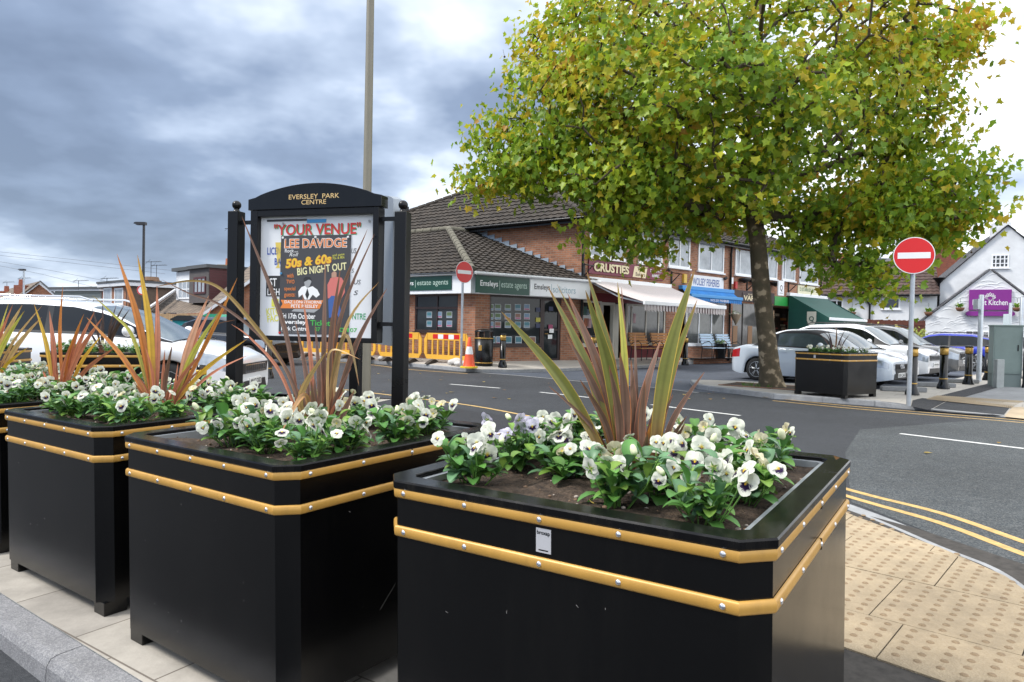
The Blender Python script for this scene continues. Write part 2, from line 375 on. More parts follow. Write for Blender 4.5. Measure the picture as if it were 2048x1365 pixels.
# ------------------------------------------------------------------ ground, roads, pavements
M_asph = ground_mat('road_asphalt', (0.022, 0.0245, 0.029), (0.060, 0.063, 0.069), 150, 0.28)
M_asph2 = ground_mat('coarse_asphalt', (0.030, 0.037, 0.042), (0.13, 0.132, 0.128), 110, 0.24, speckle=0.75)
M_park = ground_mat('parking_asphalt', (0.052, 0.063, 0.085), (0.10, 0.11, 0.13), 150, 0.25)
M_tarmac = ground_mat('new_tarmac', (0.016, 0.017, 0.020), (0.04, 0.04, 0.045), 160, 0.22)
M_conc = ground_mat('grey_concrete', (0.22, 0.225, 0.23), (0.32, 0.32, 0.32), 120, 0.2, speckle=0.35)
M_granite = ground_mat('granite_kerb', (0.19, 0.19, 0.20), (0.38, 0.375, 0.37), 200, 0.3, speckle=0.7)
M_kerb = ground_mat('kerb_concrete', (0.27, 0.275, 0.28), (0.36, 0.36, 0.36), 150, 0.28, speckle=0.4)
M_line = mat('yellow_road_paint', (0.50, 0.33, 0.12), 0.7, var=0.28, vscale=14, bump=0.3, bscale=120)
M_wline = mat('white_road_paint', (0.62, 0.62, 0.60), 0.7, var=0.25, vscale=14, bump=0.3, bscale=120)
M_buff = ground_mat('buff_paving', (0.32, 0.25, 0.16), (0.375, 0.30, 0.205), 130, 0.36, speckle=0.5)
M_joint = mat('dark_joint', (0.045, 0.04, 0.035), 0.95, var=0.4, vscale=20)
M_flagp = flag_mat('pale_flagstones', (0.36, 0.33, 0.285), (0.30, 0.275, 0.24), (0.13, 0.11, 0.09), 0.62, 0.45, R(34), 0.0045, 0.38)
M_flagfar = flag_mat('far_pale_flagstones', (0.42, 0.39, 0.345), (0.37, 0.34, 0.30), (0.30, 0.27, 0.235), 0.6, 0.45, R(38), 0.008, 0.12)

struct(MB().add([(-1200, -600, -0.15), (1200, -600, -0.15), (1200, 2400, -0.15), (-1200, 2400, -0.15)], [(0, 1, 2, 3)]).build('ground', M_asph))
def sheet(name, pts, z, m, kind=True):
    mb = MB(); v = [(p[0], p[1], z if not callable(z) else z(p[0], p[1])) for p in pts]
    mb.add(v, [tuple(range(len(v)))])
    me = mb.mesh(name, m)
    if me.polygons[0].normal.z < 0: me.flip_normals()
    return struct(link(name, me))
def gp(pts, z=0.0): return [tuple(G(u, v, z)[:2]) for u, v in pts]
def kerbed(name, top, zt, m, mk=None, side=0.12):
    """paved area as a closed block: top polygon with its own height function, sides running down"""
    n = len(top); zf = zt if callable(zt) else (lambda x, y: zt)
    a = sum(top[i][0] * top[(i + 1) % n][1] - top[(i + 1) % n][0] * top[i][1] for i in range(n))
    if a < 0: top = top[::-1]
    mb = MB()
    mb.add([(p[0], p[1], zf(*p)) for p in top], [tuple(range(n))], 0)
    vs = [(p[0], p[1], zf(*p)) for p in top] + [(p[0], p[1], -0.15) for p in top]
    mb.add(vs, [(i, n + i, n + (i + 1) % n, (i + 1) % n) for i in range(n)], 1)
    return struct(mb.build(name, [m, mk or m]))
def strip(name, pts, w, z, m, dash=None):
    """painted line along ground points"""
    mb = MB(); pts = [Vector((p[0], p[1], 0)) for p in pts]
    L = []; R_ = []
    for i, p in enumerate(pts):
        t = (pts[min(i + 1, len(pts) - 1)] - pts[max(i - 1, 0)]).normalized(); nn = Vector((-t.y, t.x, 0)) * w / 2
        zz = z(p.x, p.y) if callable(z) else z
        L.append((p.x + nn.x, p.y + nn.y, zz)); R_.append((p.x - nn.x, p.y - nn.y, zz))
    for i in range(len(pts) - 1): mb.add([R_[i], R_[i + 1], L[i + 1], L[i]], [(0, 1, 2, 3)])
    return struct(mb.build(name, m))
def smooth_path(pts, n=6):
    pts = [Vector((p[0], p[1], 0)) for p in pts]; q = []
    for i in range(len(pts) - 1):
        p0, p1, p2, p3 = pts[max(i - 1, 0)], pts[i], pts[i + 1], pts[min(i + 2, len(pts) - 1)]
        for k in range(n):
            t = k / n; q.append(0.5 * ((2 * p1) + (p2 - p0) * t + (2 * p0 - 5 * p1 + 4 * p2 - p3) * t * t + (3 * p1 - p0 - 3 * p2 + p3) * t ** 3))
    q.append(pts[-1]); return [(p.x, p.y) for p in q]
# near pavement slopes gently down towards the left kerb
NZ = lambda x, y: -0.016 + 0.0196 * x + 0.0037 * y
near_edge = smooth_path(gp([(2260, 1330)], 0.03) + gp([(2048, 1155), (1900, 1092), (1703, 1013)], 0.045) + [(2.1, 6.2), (1.2, 8.0), (0.1, 9.7), (-2.1, 12.2)], 5)
kb = Vector((G(266, 1365, -0.06) - G(0, 1192, -0.07))); kb.z = 0; kb.normalize()
k0 = G(0, 1192, -0.07)
left_edge = [(k0.x + kb.x * t, k0.y + kb.y * t) for t in (3.4, 0, -3, -6.3)]
sheet('road', [(900, -300)] + [(5.0, -300), (3.6, 0.0)] + near_edge + [(-4.4, 12.6), (-6.0, 9.5), (-14, 3), (-900, -300), (-900, 2000), (900, 2000)], 0.0, M_asph)
kerbed('left_pavement', [(-9.5, 6.9), (-6.2, 6.9), (-3.6, 7.4), (-4.0, 9.6), (-9.5, 9.2)], 0.06, M_flagp, M_kerb)
poly = near_edge + [(-4.4, 12.6), (-6.0, 9.5)] + left_edge[::-1] + [(3.4, 0.2)]
kerbed('near_pavement', poly, NZ, M_flagp, M_kerb)
# granite kerb on the left, a real step down to the car park lane
kn = Vector((-kb.y, kb.x, 0)); kn = kn if kn.dot(Vector((-1, -1, 0))) > 0 else -kn
mb = MB()
t = -6.3; i = 0
while t < 3.3:
    L_ = 0.905; a = k0 + kb * t; b = k0 + kb * (t + L_ - 0.006)
    pr = [(0.004, -0.002), (0.095, -0.006), (0.12, -0.014), (0.135, -0.04), (0.142, -0.16)]
    vs = []
    for p in (a, b):
        z0 = NZ(p.x, p.y)
        vs += [(p.x + kn.x * d, p.y + kn.y * d, z0 + z) for d, z in pr]
    n = len(pr); mb.add(vs, [(j, j + 1, n + j + 1, n + j) for j in range(n - 1)] + [tuple(range(n))[::-1], tuple(range(n, 2 * n))], 0, False)
    t += L_; i += 1
me = mb.mesh('kerb', M_granite); bm = bmesh.new(); bm.from_mesh(me); bmesh.ops.recalc_face_normals(bm, faces=bm.faces); bm.to_mesh(me); bm.free()
struct(link('kerb', me))
# (the lane beyond the left kerb is the ground sheet itself)
# kerb strip, dark tarmac and buff tactile paving at the right
def NZo(o): return lambda x, y: NZ(x, y) + o
ke = near_edge
strip('kerb_strip', [(x - 0.055, y - 0.03) for x, y in ke if y < 6.4], 0.13, NZo(0.004), M_kerb)
inner = [(x - 0.13, y - 0.07) for x, y in ke]
sheet('footway', [(x - .012, y - .006) for x, y in ke if y > 6.3][::-1] + [(2.0, 6.1), (2.35, 5.05), (0.55, 3.6), (-3.6, 7.6)], NZo(0.004), M_tarmac)
sheet('footway_patch', [tuple(G(u, v, 0.02)[:2]) for u, v in ((1690, 1310), (1905, 1400), (1905, 1560), (1500, 1560), (1500, 1240))], NZo(0.004), M_tarmac)
# buff tactile slabs
Q0 = G(1737, 1234, 0.03); qa = Vector((0.68, 0.735, 0)).normalized(); qb = Vector((0.62, -0.78, 0)); qb = (qb - qa * qb.dot(qa)).normalized()
edge = [Vector((x - 0.12, y - 0.03, 0)) for x, y in near_edge]
low0, low1 = G(1702, 1305, 0.02), G(1870, 1365, 0.02); low_n = Vector(((low1 - low0).y, -(low1 - low0).x, 0)).normalized()
if low_n.dot(Q0 - low0) < 0: low_n = -low_n
def inside_edge(p):
    best = 1e9; sgn = 1
    for i in range(len(edge) - 1):
        a, b = edge[i], edge[i + 1]; ab = b - a; q = max(0, min(1, (p - a).dot(ab) / ab.length_squared)); d = (a + ab * q) - p
        if d.length < best: best = d.length; sgn = 1 if (ab.x * (p.y - a.y) - ab.y * (p.x - a.x)) > 0 else -1
    return best * sgn
base = MB(); blis = MB(); SW, SH = 0.60, 0.56; nb = 0
ang8 = [2 * math.pi * k / 8 for k in range(8)]
for i in range(-4, 5):
    for j in range(-3, 6):
        c0 = Q0 + qa * (i * SW) + qb * (j * SH + (0.0 if i % 2 == 0 else 0.14))
        bmx = bmesh.new()
        co = [c0 + qa * a + qb * b for a, b in ((0.003, 0.003), (SW - 0.003, 0.003), (SW - 0.003, SH - 0.003), (0.003, SH - 0.003))]
        f = bmx.faces.new([bmx.verts.new((p.x, p.y, 0)) for p in co])
        # cut along the lower line and the kerb
        bmesh.ops.bisect_plane(bmx, geom=bmx.verts[:] + bmx.edges[:] + bmx.faces[:], plane_co=(low0.x, low0.y, 0), plane_no=-low_n, clear_outer=True)
        cpt = c0 + qa * SW / 2 + qb * SH / 2
        for a, b in zip(edge[:-1], edge[1:]):
            if (cpt - (a + b) / 2).length < 1.6 or inside_edge(cpt) < 0.5:
                nn = Vector((-(b - a).y, (b - a).x, 0)).normalized()
                if (a - Vector((0.3, 1.5, 0))).dot(nn) < 0: nn = -nn
                if (b.y > 1.2): bmesh.ops.bisect_plane(bmx, geom=bmx.verts[:] + bmx.edges[:] + bmx.faces[:], plane_co=a, plane_no=nn, clear_outer=True)
        dz = rnd.uniform(0.003, 0.007)
        for f in bmx.faces:
            vs = [(v.co.x, v.co.y, NZ(v.co.x, v.co.y) + 0.006 + dz) for v in f.verts]
            n = len(vs); base.add(vs, [tuple(range(n))])
            base.add(vs + [(v[0], v[1], v[2] - 0.03) for v in vs], [(k, n + k, n + (k + 1) % n, (k + 1) % n) for k in range(n)])
        if len(bmx.faces):
            for a in range(8):
                for b in range(7):
                    p = c0 + qa * (0.045 + a * 0.0728) + qb * (0.05 + b * 0.0767)
                    if (p - low0).dot(low_n) < 0.03 or inside_edge(p) < 0.03 or p.y < 1.4 or p.x > 3.6: continue
                    z = NZ(p.x, p.y) + 0.006 + dz; r1, r2, h = 0.0165, 0.0115, 0.0042
                    e1, e2 = 1.0, 0.8
                    vs = [(p.x + math.cos(q) * r1, p.y + math.sin(q) * r1, z) for q in ang8] + [(p.x + math.cos(q) * r2, p.y + math.sin(q) * r2, z + h) for q in ang8]
                    blis.add(vs, [(k, (k + 1) % 8, 8 + (k + 1) % 8, 8 + k) for k in range(8)] + [tuple(range(8, 16))], 0, True); nb += 1
        bmx.free()
me = base.mesh('tactile_paving', M_buff); bm = bmesh.new(); bm.from_mesh(me); bmesh.ops.recalc_face_normals(bm, faces=bm.faces); bm.to_mesh(me); bm.free()
for p in me.polygons: pass
struct(link('tactile_paving', me)); 
M_blis = ground_mat('worn_buff_blister', (0.22, 0.155, 0.09), (0.30, 0.22, 0.135), 140, 0.35, speckle=0.5)
stuff(blis.build('tactile_blisters', M_blis))
sheet('paving_bed', [(1.0, 2.6), (1.75, 1.9), (3.4, 0.5), (3.25, 2.4), (2.66, 4.4), (2.4, 4.9)], NZo(0.0045), M_joint)
# road markings
strip('yellow_line', smooth_path(gp([(2300, 1170), (2048, 1085), (1880, 1027), (1703, 982)]) + [(2.35, 7.2), (1.5, 8.7)] + gp([(1070, 835), (950, 813), (830, 797), (740, 786), (690, 780)]), 6), 0.075, 0.004, M_line)
strip('yellow_line', smooth_path(gp([(2300, 1200), (2048, 1110), (1880, 1047), (1703, 996)]) + [(2.2, 7.05), (1.36, 8.5)], 6), 0.075, 0.004, M_line)
strip('yellow_line', smooth_path(gp([(1545, 797), (1680, 811), (1818, 823), (1930, 832), (2060, 843), (2250, 860)]), 5), 0.075, 0.004, M_line)
strip('yellow_line', smooth_path(gp([(1545, 802), (1680, 815.5), (1818, 827.5), (1930, 836.5), (2060, 847.5), (2250, 866)]), 5), 0.075, 0.004, M_line)
strip('yellow_line', smooth_path(gp([(540, 717), (618, 721), (740, 730), (812, 739), (935, 748)]), 5), 0.09, 0.004, M_line)
for a, b in (((1080, 785), (1255, 804)), ((1302, 810), (1480, 832)), ((1800, 868), (2048, 898)), ((900, 769), (1000, 777))):
    strip('centre_line', gp([a, b]), 0.09, 0.004, M_wline)
strip('edge_line', gp([(960, 746), (1040, 752), (1158, 763), (1324, 777), (1395, 786)]), 0.13, 0.004, mat('worn_white_paint', (0.24, 0.245, 0.25), 0.8, var=0.3, vscale=12))
sheet('coarse_road', gp([(1560, 880), (1690, 905), (1720, 860), (1990, 838), (2060, 843), (2250, 860)][1:]) + [(14, 8), (14, 3)] + gp([(2300, 1330), (2048, 1140), (1703, 1005)]), 0.0022, M_asph2)
sheet('parking_area', gp([(960, 745), (1158, 761), (1395, 784), (1480, 790)]) + [(7.6, 14.0), (12, 14.0), (24, 22), (24, 38), (-2, 24)], 0.0024, M_park)
# island pavement with the tree and the pavement running right from it
isl = gp([(1382, 768), (1390, 776), (1403, 780), (1461, 787), (1502, 792.5), (1546, 798), (1598, 801.5), (1690, 808.5), (1753, 813), (1818, 819), (1900, 826), (2060, 839), (2300, 860)])
isl_back = gp([(2300, 745), (2048, 740), (1960, 747), (1900, 760), (1852, 771), (1795, 782), (1720, 777), (1600, 768), (1475, 762), (1400, 760)], 0.1)
_k0, _k1 = G(1818, 819), G(2300, 860); _kt = Vector((_k1.x - _k0.x, _k1.y - _k0.y, 0)).normalized(); _kn = Vector((-_kt.y, _kt.x, 0))
def IZ(x, y):                                       # dropped kerb right of the sign post
    q = Vector((x - _k0.x, y - _k0.y, 0)); s_ = max(0, min(1, (q.dot(_kt) + .25) / .8)); s_ = s_ * s_ * (3 - 2 * s_); zf = .10 + (.014 - .10) * s_
    return zf + (.10 - zf) * max(0, min(1, q.dot(_kn) / 1.8))
def draped(name, pts, off, m, mk=None, skirt=False):
    bm = bmesh.new(); f = bm.faces.new([bm.verts.new((p[0], p[1], 0)) for p in pts])
    xs_ = [p[0] for p in pts]; ys_ = [p[1] for p in pts]
    for k in range(int((max(xs_) - min(xs_)) / .35)): bmesh.ops.bisect_plane(bm, geom=bm.verts[:] + bm.edges[:] + bm.faces[:], plane_co=(min(xs_) + (k + .5) * .35, 0, 0), plane_no=(1, 0, 0))
    for k in range(int((max(ys_) - min(ys_)) / .35)): bmesh.ops.bisect_plane(bm, geom=bm.verts[:] + bm.edges[:] + bm.faces[:], plane_co=(0, min(ys_) + (k + .5) * .35, 0), plane_no=(0, 1, 0))
    bmesh.ops.triangulate(bm, faces=bm.faces[:])
    for v in bm.verts: v.co.z = IZ(v.co.x, v.co.y) + off
    for f in bm.faces:
        if f.normal.z < 0: f.normal_flip()
    if skirt:
        ed = [e for e in bm.edges if len(e.link_faces) == 1]; r_ = bmesh.ops.extrude_edge_only(bm, edges=ed)
        for v in r_['geom']:
            if isinstance(v, bmesh.types.BMVert): v.co.z = -.12
        for f in bm.faces:
            f.normal_update()
            if abs(f.normal.z) < .5: f.material_index = 1
    me = bpy.data.meshes.new(name); bm.to_mesh(me); bm.free(); me.materials.append(m)
    if mk: me.materials.append(mk)
    uv_project(me); return struct(link(name, me))
draped('island_pavement', smooth_path(isl[:4], 4)[:-1] + isl[3:] + isl_back, 0, M_flagfar, M_kerb, True)
ki = smooth_path(isl, 3)
mb = MB(); pk = [Vector((p[0], p[1], 0)) for p in ki]; tot = []
for a, b in zip(pk[:-1], pk[1:]): tot.append((b - a).length)
def along(d):
    for (a, b), l in zip(zip(pk[:-1], pk[1:]), tot):
        if d <= l: return a + (b - a) * (d / l), (b - a).normalized()
        d -= l
    return pk[-1], (pk[-1] - pk[-2]).normalized()
d = 0.0
while d < sum(tot) - 0.3:
    ln = 0.9 if d > 1.6 else 0.4
    p, t = along(d + 0.006); q, _ = along(min(d + ln, sum(tot)) - 0.006); for_v = []
    nrm = Vector((t.y, -t.x, 0))
    if nrm.dot(p - Vector((8, 17, 0))) < 0: nrm = -nrm
    for w in (p, q):
        zt_ = IZ(w.x, w.y)
        for dd, z in ((0.014, -0.02), (0.012, zt_ - .012), (0.0, zt_ + .005), (-0.125, IZ(w.x - nrm.x * .125, w.y - nrm.y * .125) + .006)): for_v.append((w.x + nrm.x * dd, w.y + nrm.y * dd, z))
    mb.add(for_v, [(k, k + 1, 5 + k, 4 + k) for k in range(3)] + [(0, 1, 2, 3), (4, 5, 6, 7)])
    d += ln
me = mb.mesh('kerb', M_kerb); bm = bmesh.new(); bm.from_mesh(me); bmesh.ops.recalc_face_normals(bm, faces=bm.faces); bm.to_mesh(me); bm.free()
struct(link('kerb', me))
z4 = 0.07
draped('tarmac_patch', gp([(1822, 818), (1857, 821), (1894, 808), (1844, 804), (1825, 808.5)], .03), .006, M_tarmac)
draped('tarmac_strip', gp([(1874, 796.6), (1927, 798.7), (1999.6, 777), (1980, 769)], z4), .006, M_tarmac)
draped('asphalt_patch', gp([(1859, 821), (1895, 808.2), (2021, 819), (2006, 831), (1930, 826.5)], .03), .005, M_asph)
draped('concrete_apron', gp([(1928, 798.6), (2001, 777), (2120, 770), (2120, 812)], z4), .0055, M_conc)
M_cord = mat('buff_ribbed_paving', (0.42, 0.33, 0.22), 0.8, var=0.2, vscale=3)
mb = MB(); dz_ = lambda p: Vector((p.x, p.y, IZ(p.x, p.y) + .008))
A0, A1, B0, B1 = [dz_(G(u, v, .05)) for u, v in ((1852, 804), (1874, 797), (2022, 819), (2048, 808.5))]
for k in range(44): mb.add([A0.lerp(B0, k / 44), A0.lerp(B0, (k + 1) / 44), A1.lerp(B1, (k + 1) / 44), A1.lerp(B1, k / 44)], [(0, 1, 2, 3)])
for k in range(44):
    t = (k + 0.5) / 44; a, b = A0.lerp(B0, t), A1.lerp(B1, t); w = (B0 - A0) * (0.22 / 44)
    mb.add([a - w, a + w, b + w, b - w] , [(0, 1, 2, 3)], 1)
    for i in range(4): 
        v = mb.v[-4 + i]; mb.v[-4 + i] = (v[0], v[1], v[2] + 0.007)
C0, C1, D0, D1 = [dz_(G(u, v, .04)) for u, v in ((2024, 819.4), (2050, 809), (2008, 831.5), (2070, 838))]
mb.add([C0, D0, D1, dz_(C1 + Vector((1, -0.2, 0)))], [(0, 1, 2, 3)])
struct(mb.build('ribbed_paving', [M_cord, M_buff]))

# ------------------------------------------------------------------ planters
PW, PD, PC = 1.105, 1.135, 0.057
GN = Vector((-0.0196, -0.0037, 1)).normalized()
def octo(W_, D_, c, o=0.0, inset=None):
    a, b, k = W_ / 2 + o, D_ / 2 + o, c + 0.586 * o
    return [(-a + k, -b), (a - k, -b), (a, -b + k), (a, b - k), (a - k, b), (-a + k, b), (-a, b - k), (-a, -b + k)]
def ring(mb, prof, m=0, smooth=False):               # profile of (outward offset, z) swept round the octagon
    rows = [octo(PW, PD, PC, o) for o, z in prof]; k = len(prof)
    for j in range(8):
        vs = [(r[q][0], r[q][1], prof[i][1]) for i, r in enumerate(rows) for q in (j, (j + 1) % 8)]
        mb.add(vs, [(2 * i, 2 * i + 1, 2 * i + 3, 2 * i + 2) for i in range(k - 1)], m, smooth)
b = MB(); b.prism(octo(PW, PD, PC), 0.063, 0.70, 0)
ring(b, [(0, 0.70), (0, 0.838)]); ME_body = b.mesh('body', M_black)
b = MB(); ring(b, [(0.000, 0.836), (0.009, 0.838), (0.012, 0.842), (0.012, 0.858), (0.009, 0.863), (-0.055, 0.863), (-0.058, 0.860), (-0.058, 0.83)]); ME_rim = b.mesh('rim', M_rim)
b = MB(); ring(b, [(-0.060, 0.845), (-0.060, 0.849), (-0.078, 0.849), (-0.078, 0.74)]); ME_liner = b.mesh('liner', M_zinc)
M_trimgap = mat('band_gap', (.03, .02, .01), .8)
def band_me(z):
    b = MB(); ring(b, [(0.001, z - 0.0155), (0.006, z - 0.015), (0.0095, z - 0.0105), (0.0105, z), (0.0095, z + 0.0105), (0.006, z + 0.015), (0.001, z + 0.0155)], 0, True)
    for sx in (-1, 1): b.box(sx * (PW / 2 + .001) - .0105, sx * (PW / 2 + .001) + .0105, -.0015, .0015, z - .0158, z + .0158, 1)
    return b.mesh('band', [M_gold, M_trimgap])
ZB = (0.7665 + 0.06, 0.653 + 0.06)
ME_band = [band_me(z) for z in ZB]
ME_screw = MB().lathe([(0.0075, 0), (0.0075, 0.0015), (0.005, 0.004), (0.0001, 0.005)], 10).mesh('screw', M_screw)
ME_foot = MB().box(-0.05, 0.05, -0.05, 0.05, 0, 0.063).mesh('foot', M_black, 0.003)
def soil_me(seed):
    r = random.Random(seed); n = 26; w, d = PW - 0.15, PD - 0.15; vs = []; fs = []
    for j in range(n + 1):
        for i in range(n + 1): vs.append((-w / 2 + w * i / n, -d / 2 + d * j / n, 0.826 + 0.014 * math.sin(i * .5 + seed) * math.cos(j * .43) + r.uniform(-0.006, 0.006)))
    for j in range(n):
        for i in range(n): a = j * (n + 1) + i; fs.append((a, a + 1, a + n + 2, a + n + 1))
    mb = MB().add(vs, fs, 0, True)
    for k in range(160):
        x, y = r.uniform(-w / 2, w / 2), r.uniform(-d / 2, d / 2); s = r.uniform(0.003, 0.009)
        mb.ball((x, y, 0.830 + 0.014 * math.sin((x + w / 2) / w * n * .5 + seed) * math.cos((y + d / 2) / d * n * .43)), (s, s * r.uniform(.5, 1), s * .6), 5, r.choice((1, 1, 2)))
    return mb.mesh('soil', [M_soil, mat('bark_chip', (0.16, 0.10, 0.06), 0.9, var=0.3), mat('grit', (0.36, 0.30, 0.25), 0.9)])
ME_soil = [soil_me(k) for k in range(3)]
def planter(label, x, y, yaw, z=None, tilt=True, screws=True, soil=0, group='black planters with gold bands', sticker=False, scratches=None):
    o = thing('planter', label, 'planter', (0, 0, 0), 0, group)
    d = Vector((math.cos(yaw), math.sin(yaw), 0)); n = GN if tilt else Vector((0, 0, 1)); d = (d - n * d.dot(n)).normalized(); e = n.cross(d)
    m = Matrix((d, e, n)).transposed().to_4x4(); m.translation = Vector((x, y, NZ(x, y) if z is None else z)); o.matrix_world = m
    link('body', ME_body, o); link('rim', ME_rim, o); link('liner', ME_liner, o); link('soil', ME_soil[soil], o)
    for i in range(2):
        bo = link('band', ME_band[i], o)
        if screws:
            for f in range(4):
                L_ = PW if f % 2 == 0 else PD; off = (PD if f % 2 == 0 else PW) / 2 + 0.0095
                for t in (-0.455, -0.235, 0.0, 0.215, 0.455):
                    s = link('screw', ME_screw, bo); a = (f - 1) * math.pi / 2
                    rr = Matrix.Rotation(a, 4, 'Z') @ Matrix.Translation((off, t * L_ / 1.105 * 1.02, ZB[i])) @ Matrix.Rotation(math.pi / 2, 4, 'Y')
                    s.matrix_local = rr
    for sx in (-1, 1):
        for sy in (-1, 1):
            f = link('foot', ME_foot, o); f.location = (sx * (PW / 2 - 0.068), sy * (PD / 2 - 0.068), 0)
    if scratches:
        b = MB()
        for f, x, z, ln, an in scratches:
            a = (f - 1) * math.pi / 2; off = (PD if f % 2 == 0 else PW) / 2 + .0004; b.M = Matrix.Rotation(a, 4, 'Z') @ Matrix.Translation((off, x, z)) @ Matrix.Rotation(an, 4, 'X'); b.add([(0, -ln / 2, -.0009), (0, ln / 2, -.0004), (0, ln / 2, .0004), (0, -ln / 2, .0009)], [(0, 1, 2, 3)])
        link('scratches', b.mesh('scratches', mat('bare_scratch', (.20, .19, .18), .6)), o)
    if sticker:
        b = MB().box(-0.022, 0.022, -PD / 2 - 0.0012, -PD / 2 + 0.001, -0.031, 0.031, 0)
        b.box(-0.014, 0.014, -PD / 2 - 0.0016, -PD / 2 - 0.001, -0.026, -0.023, 1)
        put_text(b, 'broxap', -0.019, 0.019, 0.012, 0.026, -PD / 2 - 0.0018, 1, bold=0.02)
        s = link('sticker', b.mesh('sticker', [mat('silver_sticker', (0.48, 0.48, 0.50), 0.4, metal=0.2), M_blackpaint]), o); s.location = (sticker, 0, ZB[1] + 0.058)
    return o
bpy.context.view_layer.update()
def _scr(seed):
    r = random.Random(seed); return [(r.choice((0, 0, 1)), r.uniform(-.5, .5), r.uniform(.09, .68), r.choice((.003, .004, .005, .009)), r.uniform(-1.5, 1.5)) for k in range(14)]
pA = planter('nearest black planter with gold bands and a small silver sticker below its rim', 0.417, 2.199, -0.594, sticker=0.008, scratches=_scr(3))
pB = planter('second black planter from the right, gold banded, with bronze flax in front of the noticeboard', -0.817, 2.968, -0.626, soil=1, scratches=_scr(5) + [(1, -.12, .30, .11, .75), (1, .28, .16, .07, .8)])
pC = planter('third black planter from the right, gold banded, with orange flax, on pale flagstones', -1.931, 3.809, -0.614, soil=2, scratches=_scr(8))
pD = planter('fourth black planter from the right, mostly hidden behind the orange flax planter', -3.06, 4.63, -0.614)
pE = planter('farthest left black planter of the pavement row, mostly outside the picture', -4.16, 5.44, -0.614, soil=1)
pF = planter('black planter with dark spiky flax directly in front of the white people carrier', -4.92, 8.25, 0.42, 0.06, False, True, 2)
pG = planter('black planter at the left picture edge in front of the white people carrier', -6.6, 8.1, 0.12, 0.06, False, True, 0)
_h = P(1690, 795, 13.3)
pH = planter('black planter beside the plane tree in front of the parked cars', 6.47, 13.62, -0.98, 0.105, False, True, 1, sticker=-0.10)

# ------------------------------------------------------------------ pansies
def leaf_quad(mb, base, d, up, L_, w, col, curl=0.25, m=0):
    """a scalloped oval leaf from base along d, curling down"""
    d = d.normalized(); s = d.cross(up).normalized(); n = s.cross(d); vs = []; cols = []
    prof = ((0.0, 0.10), (0.16, 0.55), (0.38, 0.98), (0.62, 1.04), (0.84, 0.82), (0.95, 0.5), (1.0, 0.12))
    for t, k in prof:
        c = base + d * (L_ * t) + n * (L_ * (0.22 * math.sin(t * 2.2) - curl * t * t))
        hw = w / 2 * k
        vs += [c - s * hw + n * hw * 0.35, c, c + s * hw + n * hw * 0.35]
        g = 0.88 + 0.2 * t; cols += [tuple(q * g for q in col), tuple(min(1, q * g * 1.35) for q in col), tuple(q * g for q in col)]
    fs = []
    for i in range(len(prof) - 1):
        a = i * 3; fs += [(a, a + 1, a + 4, a + 3), (a + 1, a + 2, a + 5, a + 4)]
    mb.add(vs, fs, m, True, cols)
def pansy_foliage(seed, R0=0.15, H=0.115):
    r = random.Random(seed); mb = MB()
    ns = r.randint(8, 10)
    for k in range(ns):
        a = 2 * math.pi * k / ns + r.uniform(-.4, .4); rad = R0 * r.uniform(0.15, 0.8); h = H * r.uniform(0.45, 1.05)
        top = Vector((math.cos(a) * rad, math.sin(a) * rad, h)); bot = top * 0.25; bot.z = -0.01
        mid = (top + bot) / 2 + Vector((r.uniform(-.01, .01), r.uniform(-.01, .01), 0))
        sc = (0.13, 0.26, 0.05)
        st = MB().tube([bot, mid, top], [0.0022, 0.002, 0.0016], 5)
        mb.add(st.v, st.f, 0, True, [sc] * len(st.v))
        nl = r.randint(8, 11)
        for j in range(nl):
            q = a + j * 2.4 + r.uniform(-.4, .4); t = j / nl
            p = bot.lerp(top, 0.2 + 0.8 * t)
            el = r.uniform(-0.15, 0.5) + 0.45 * t
            d = Vector((math.cos(q) * math.cos(el), math.sin(q) * math.cos(el), math.sin(el)))
            b_ = r.uniform(0.75, 1.25); y_ = r.uniform(0, 1)
            col = (b_ * (0.060 + 0.10 * y_ * y_), b_ * (0.150 + 0.105 * y_), b_ * (0.034 + 0.010 * y_)) if r.random() > 0.28 else (0.10 * b_, 0.20 * b_, 0.10 * b_)
            leaf_quad(mb, p, d, Vector((0, 0, 1)), r.uniform(0.045, 0.078) * (1.0 - 0.25 * t), r.uniform(0.024, 0.037), col, r.uniform(0.05, 0.4))
    return mb.mesh('foliage', M_leafp)
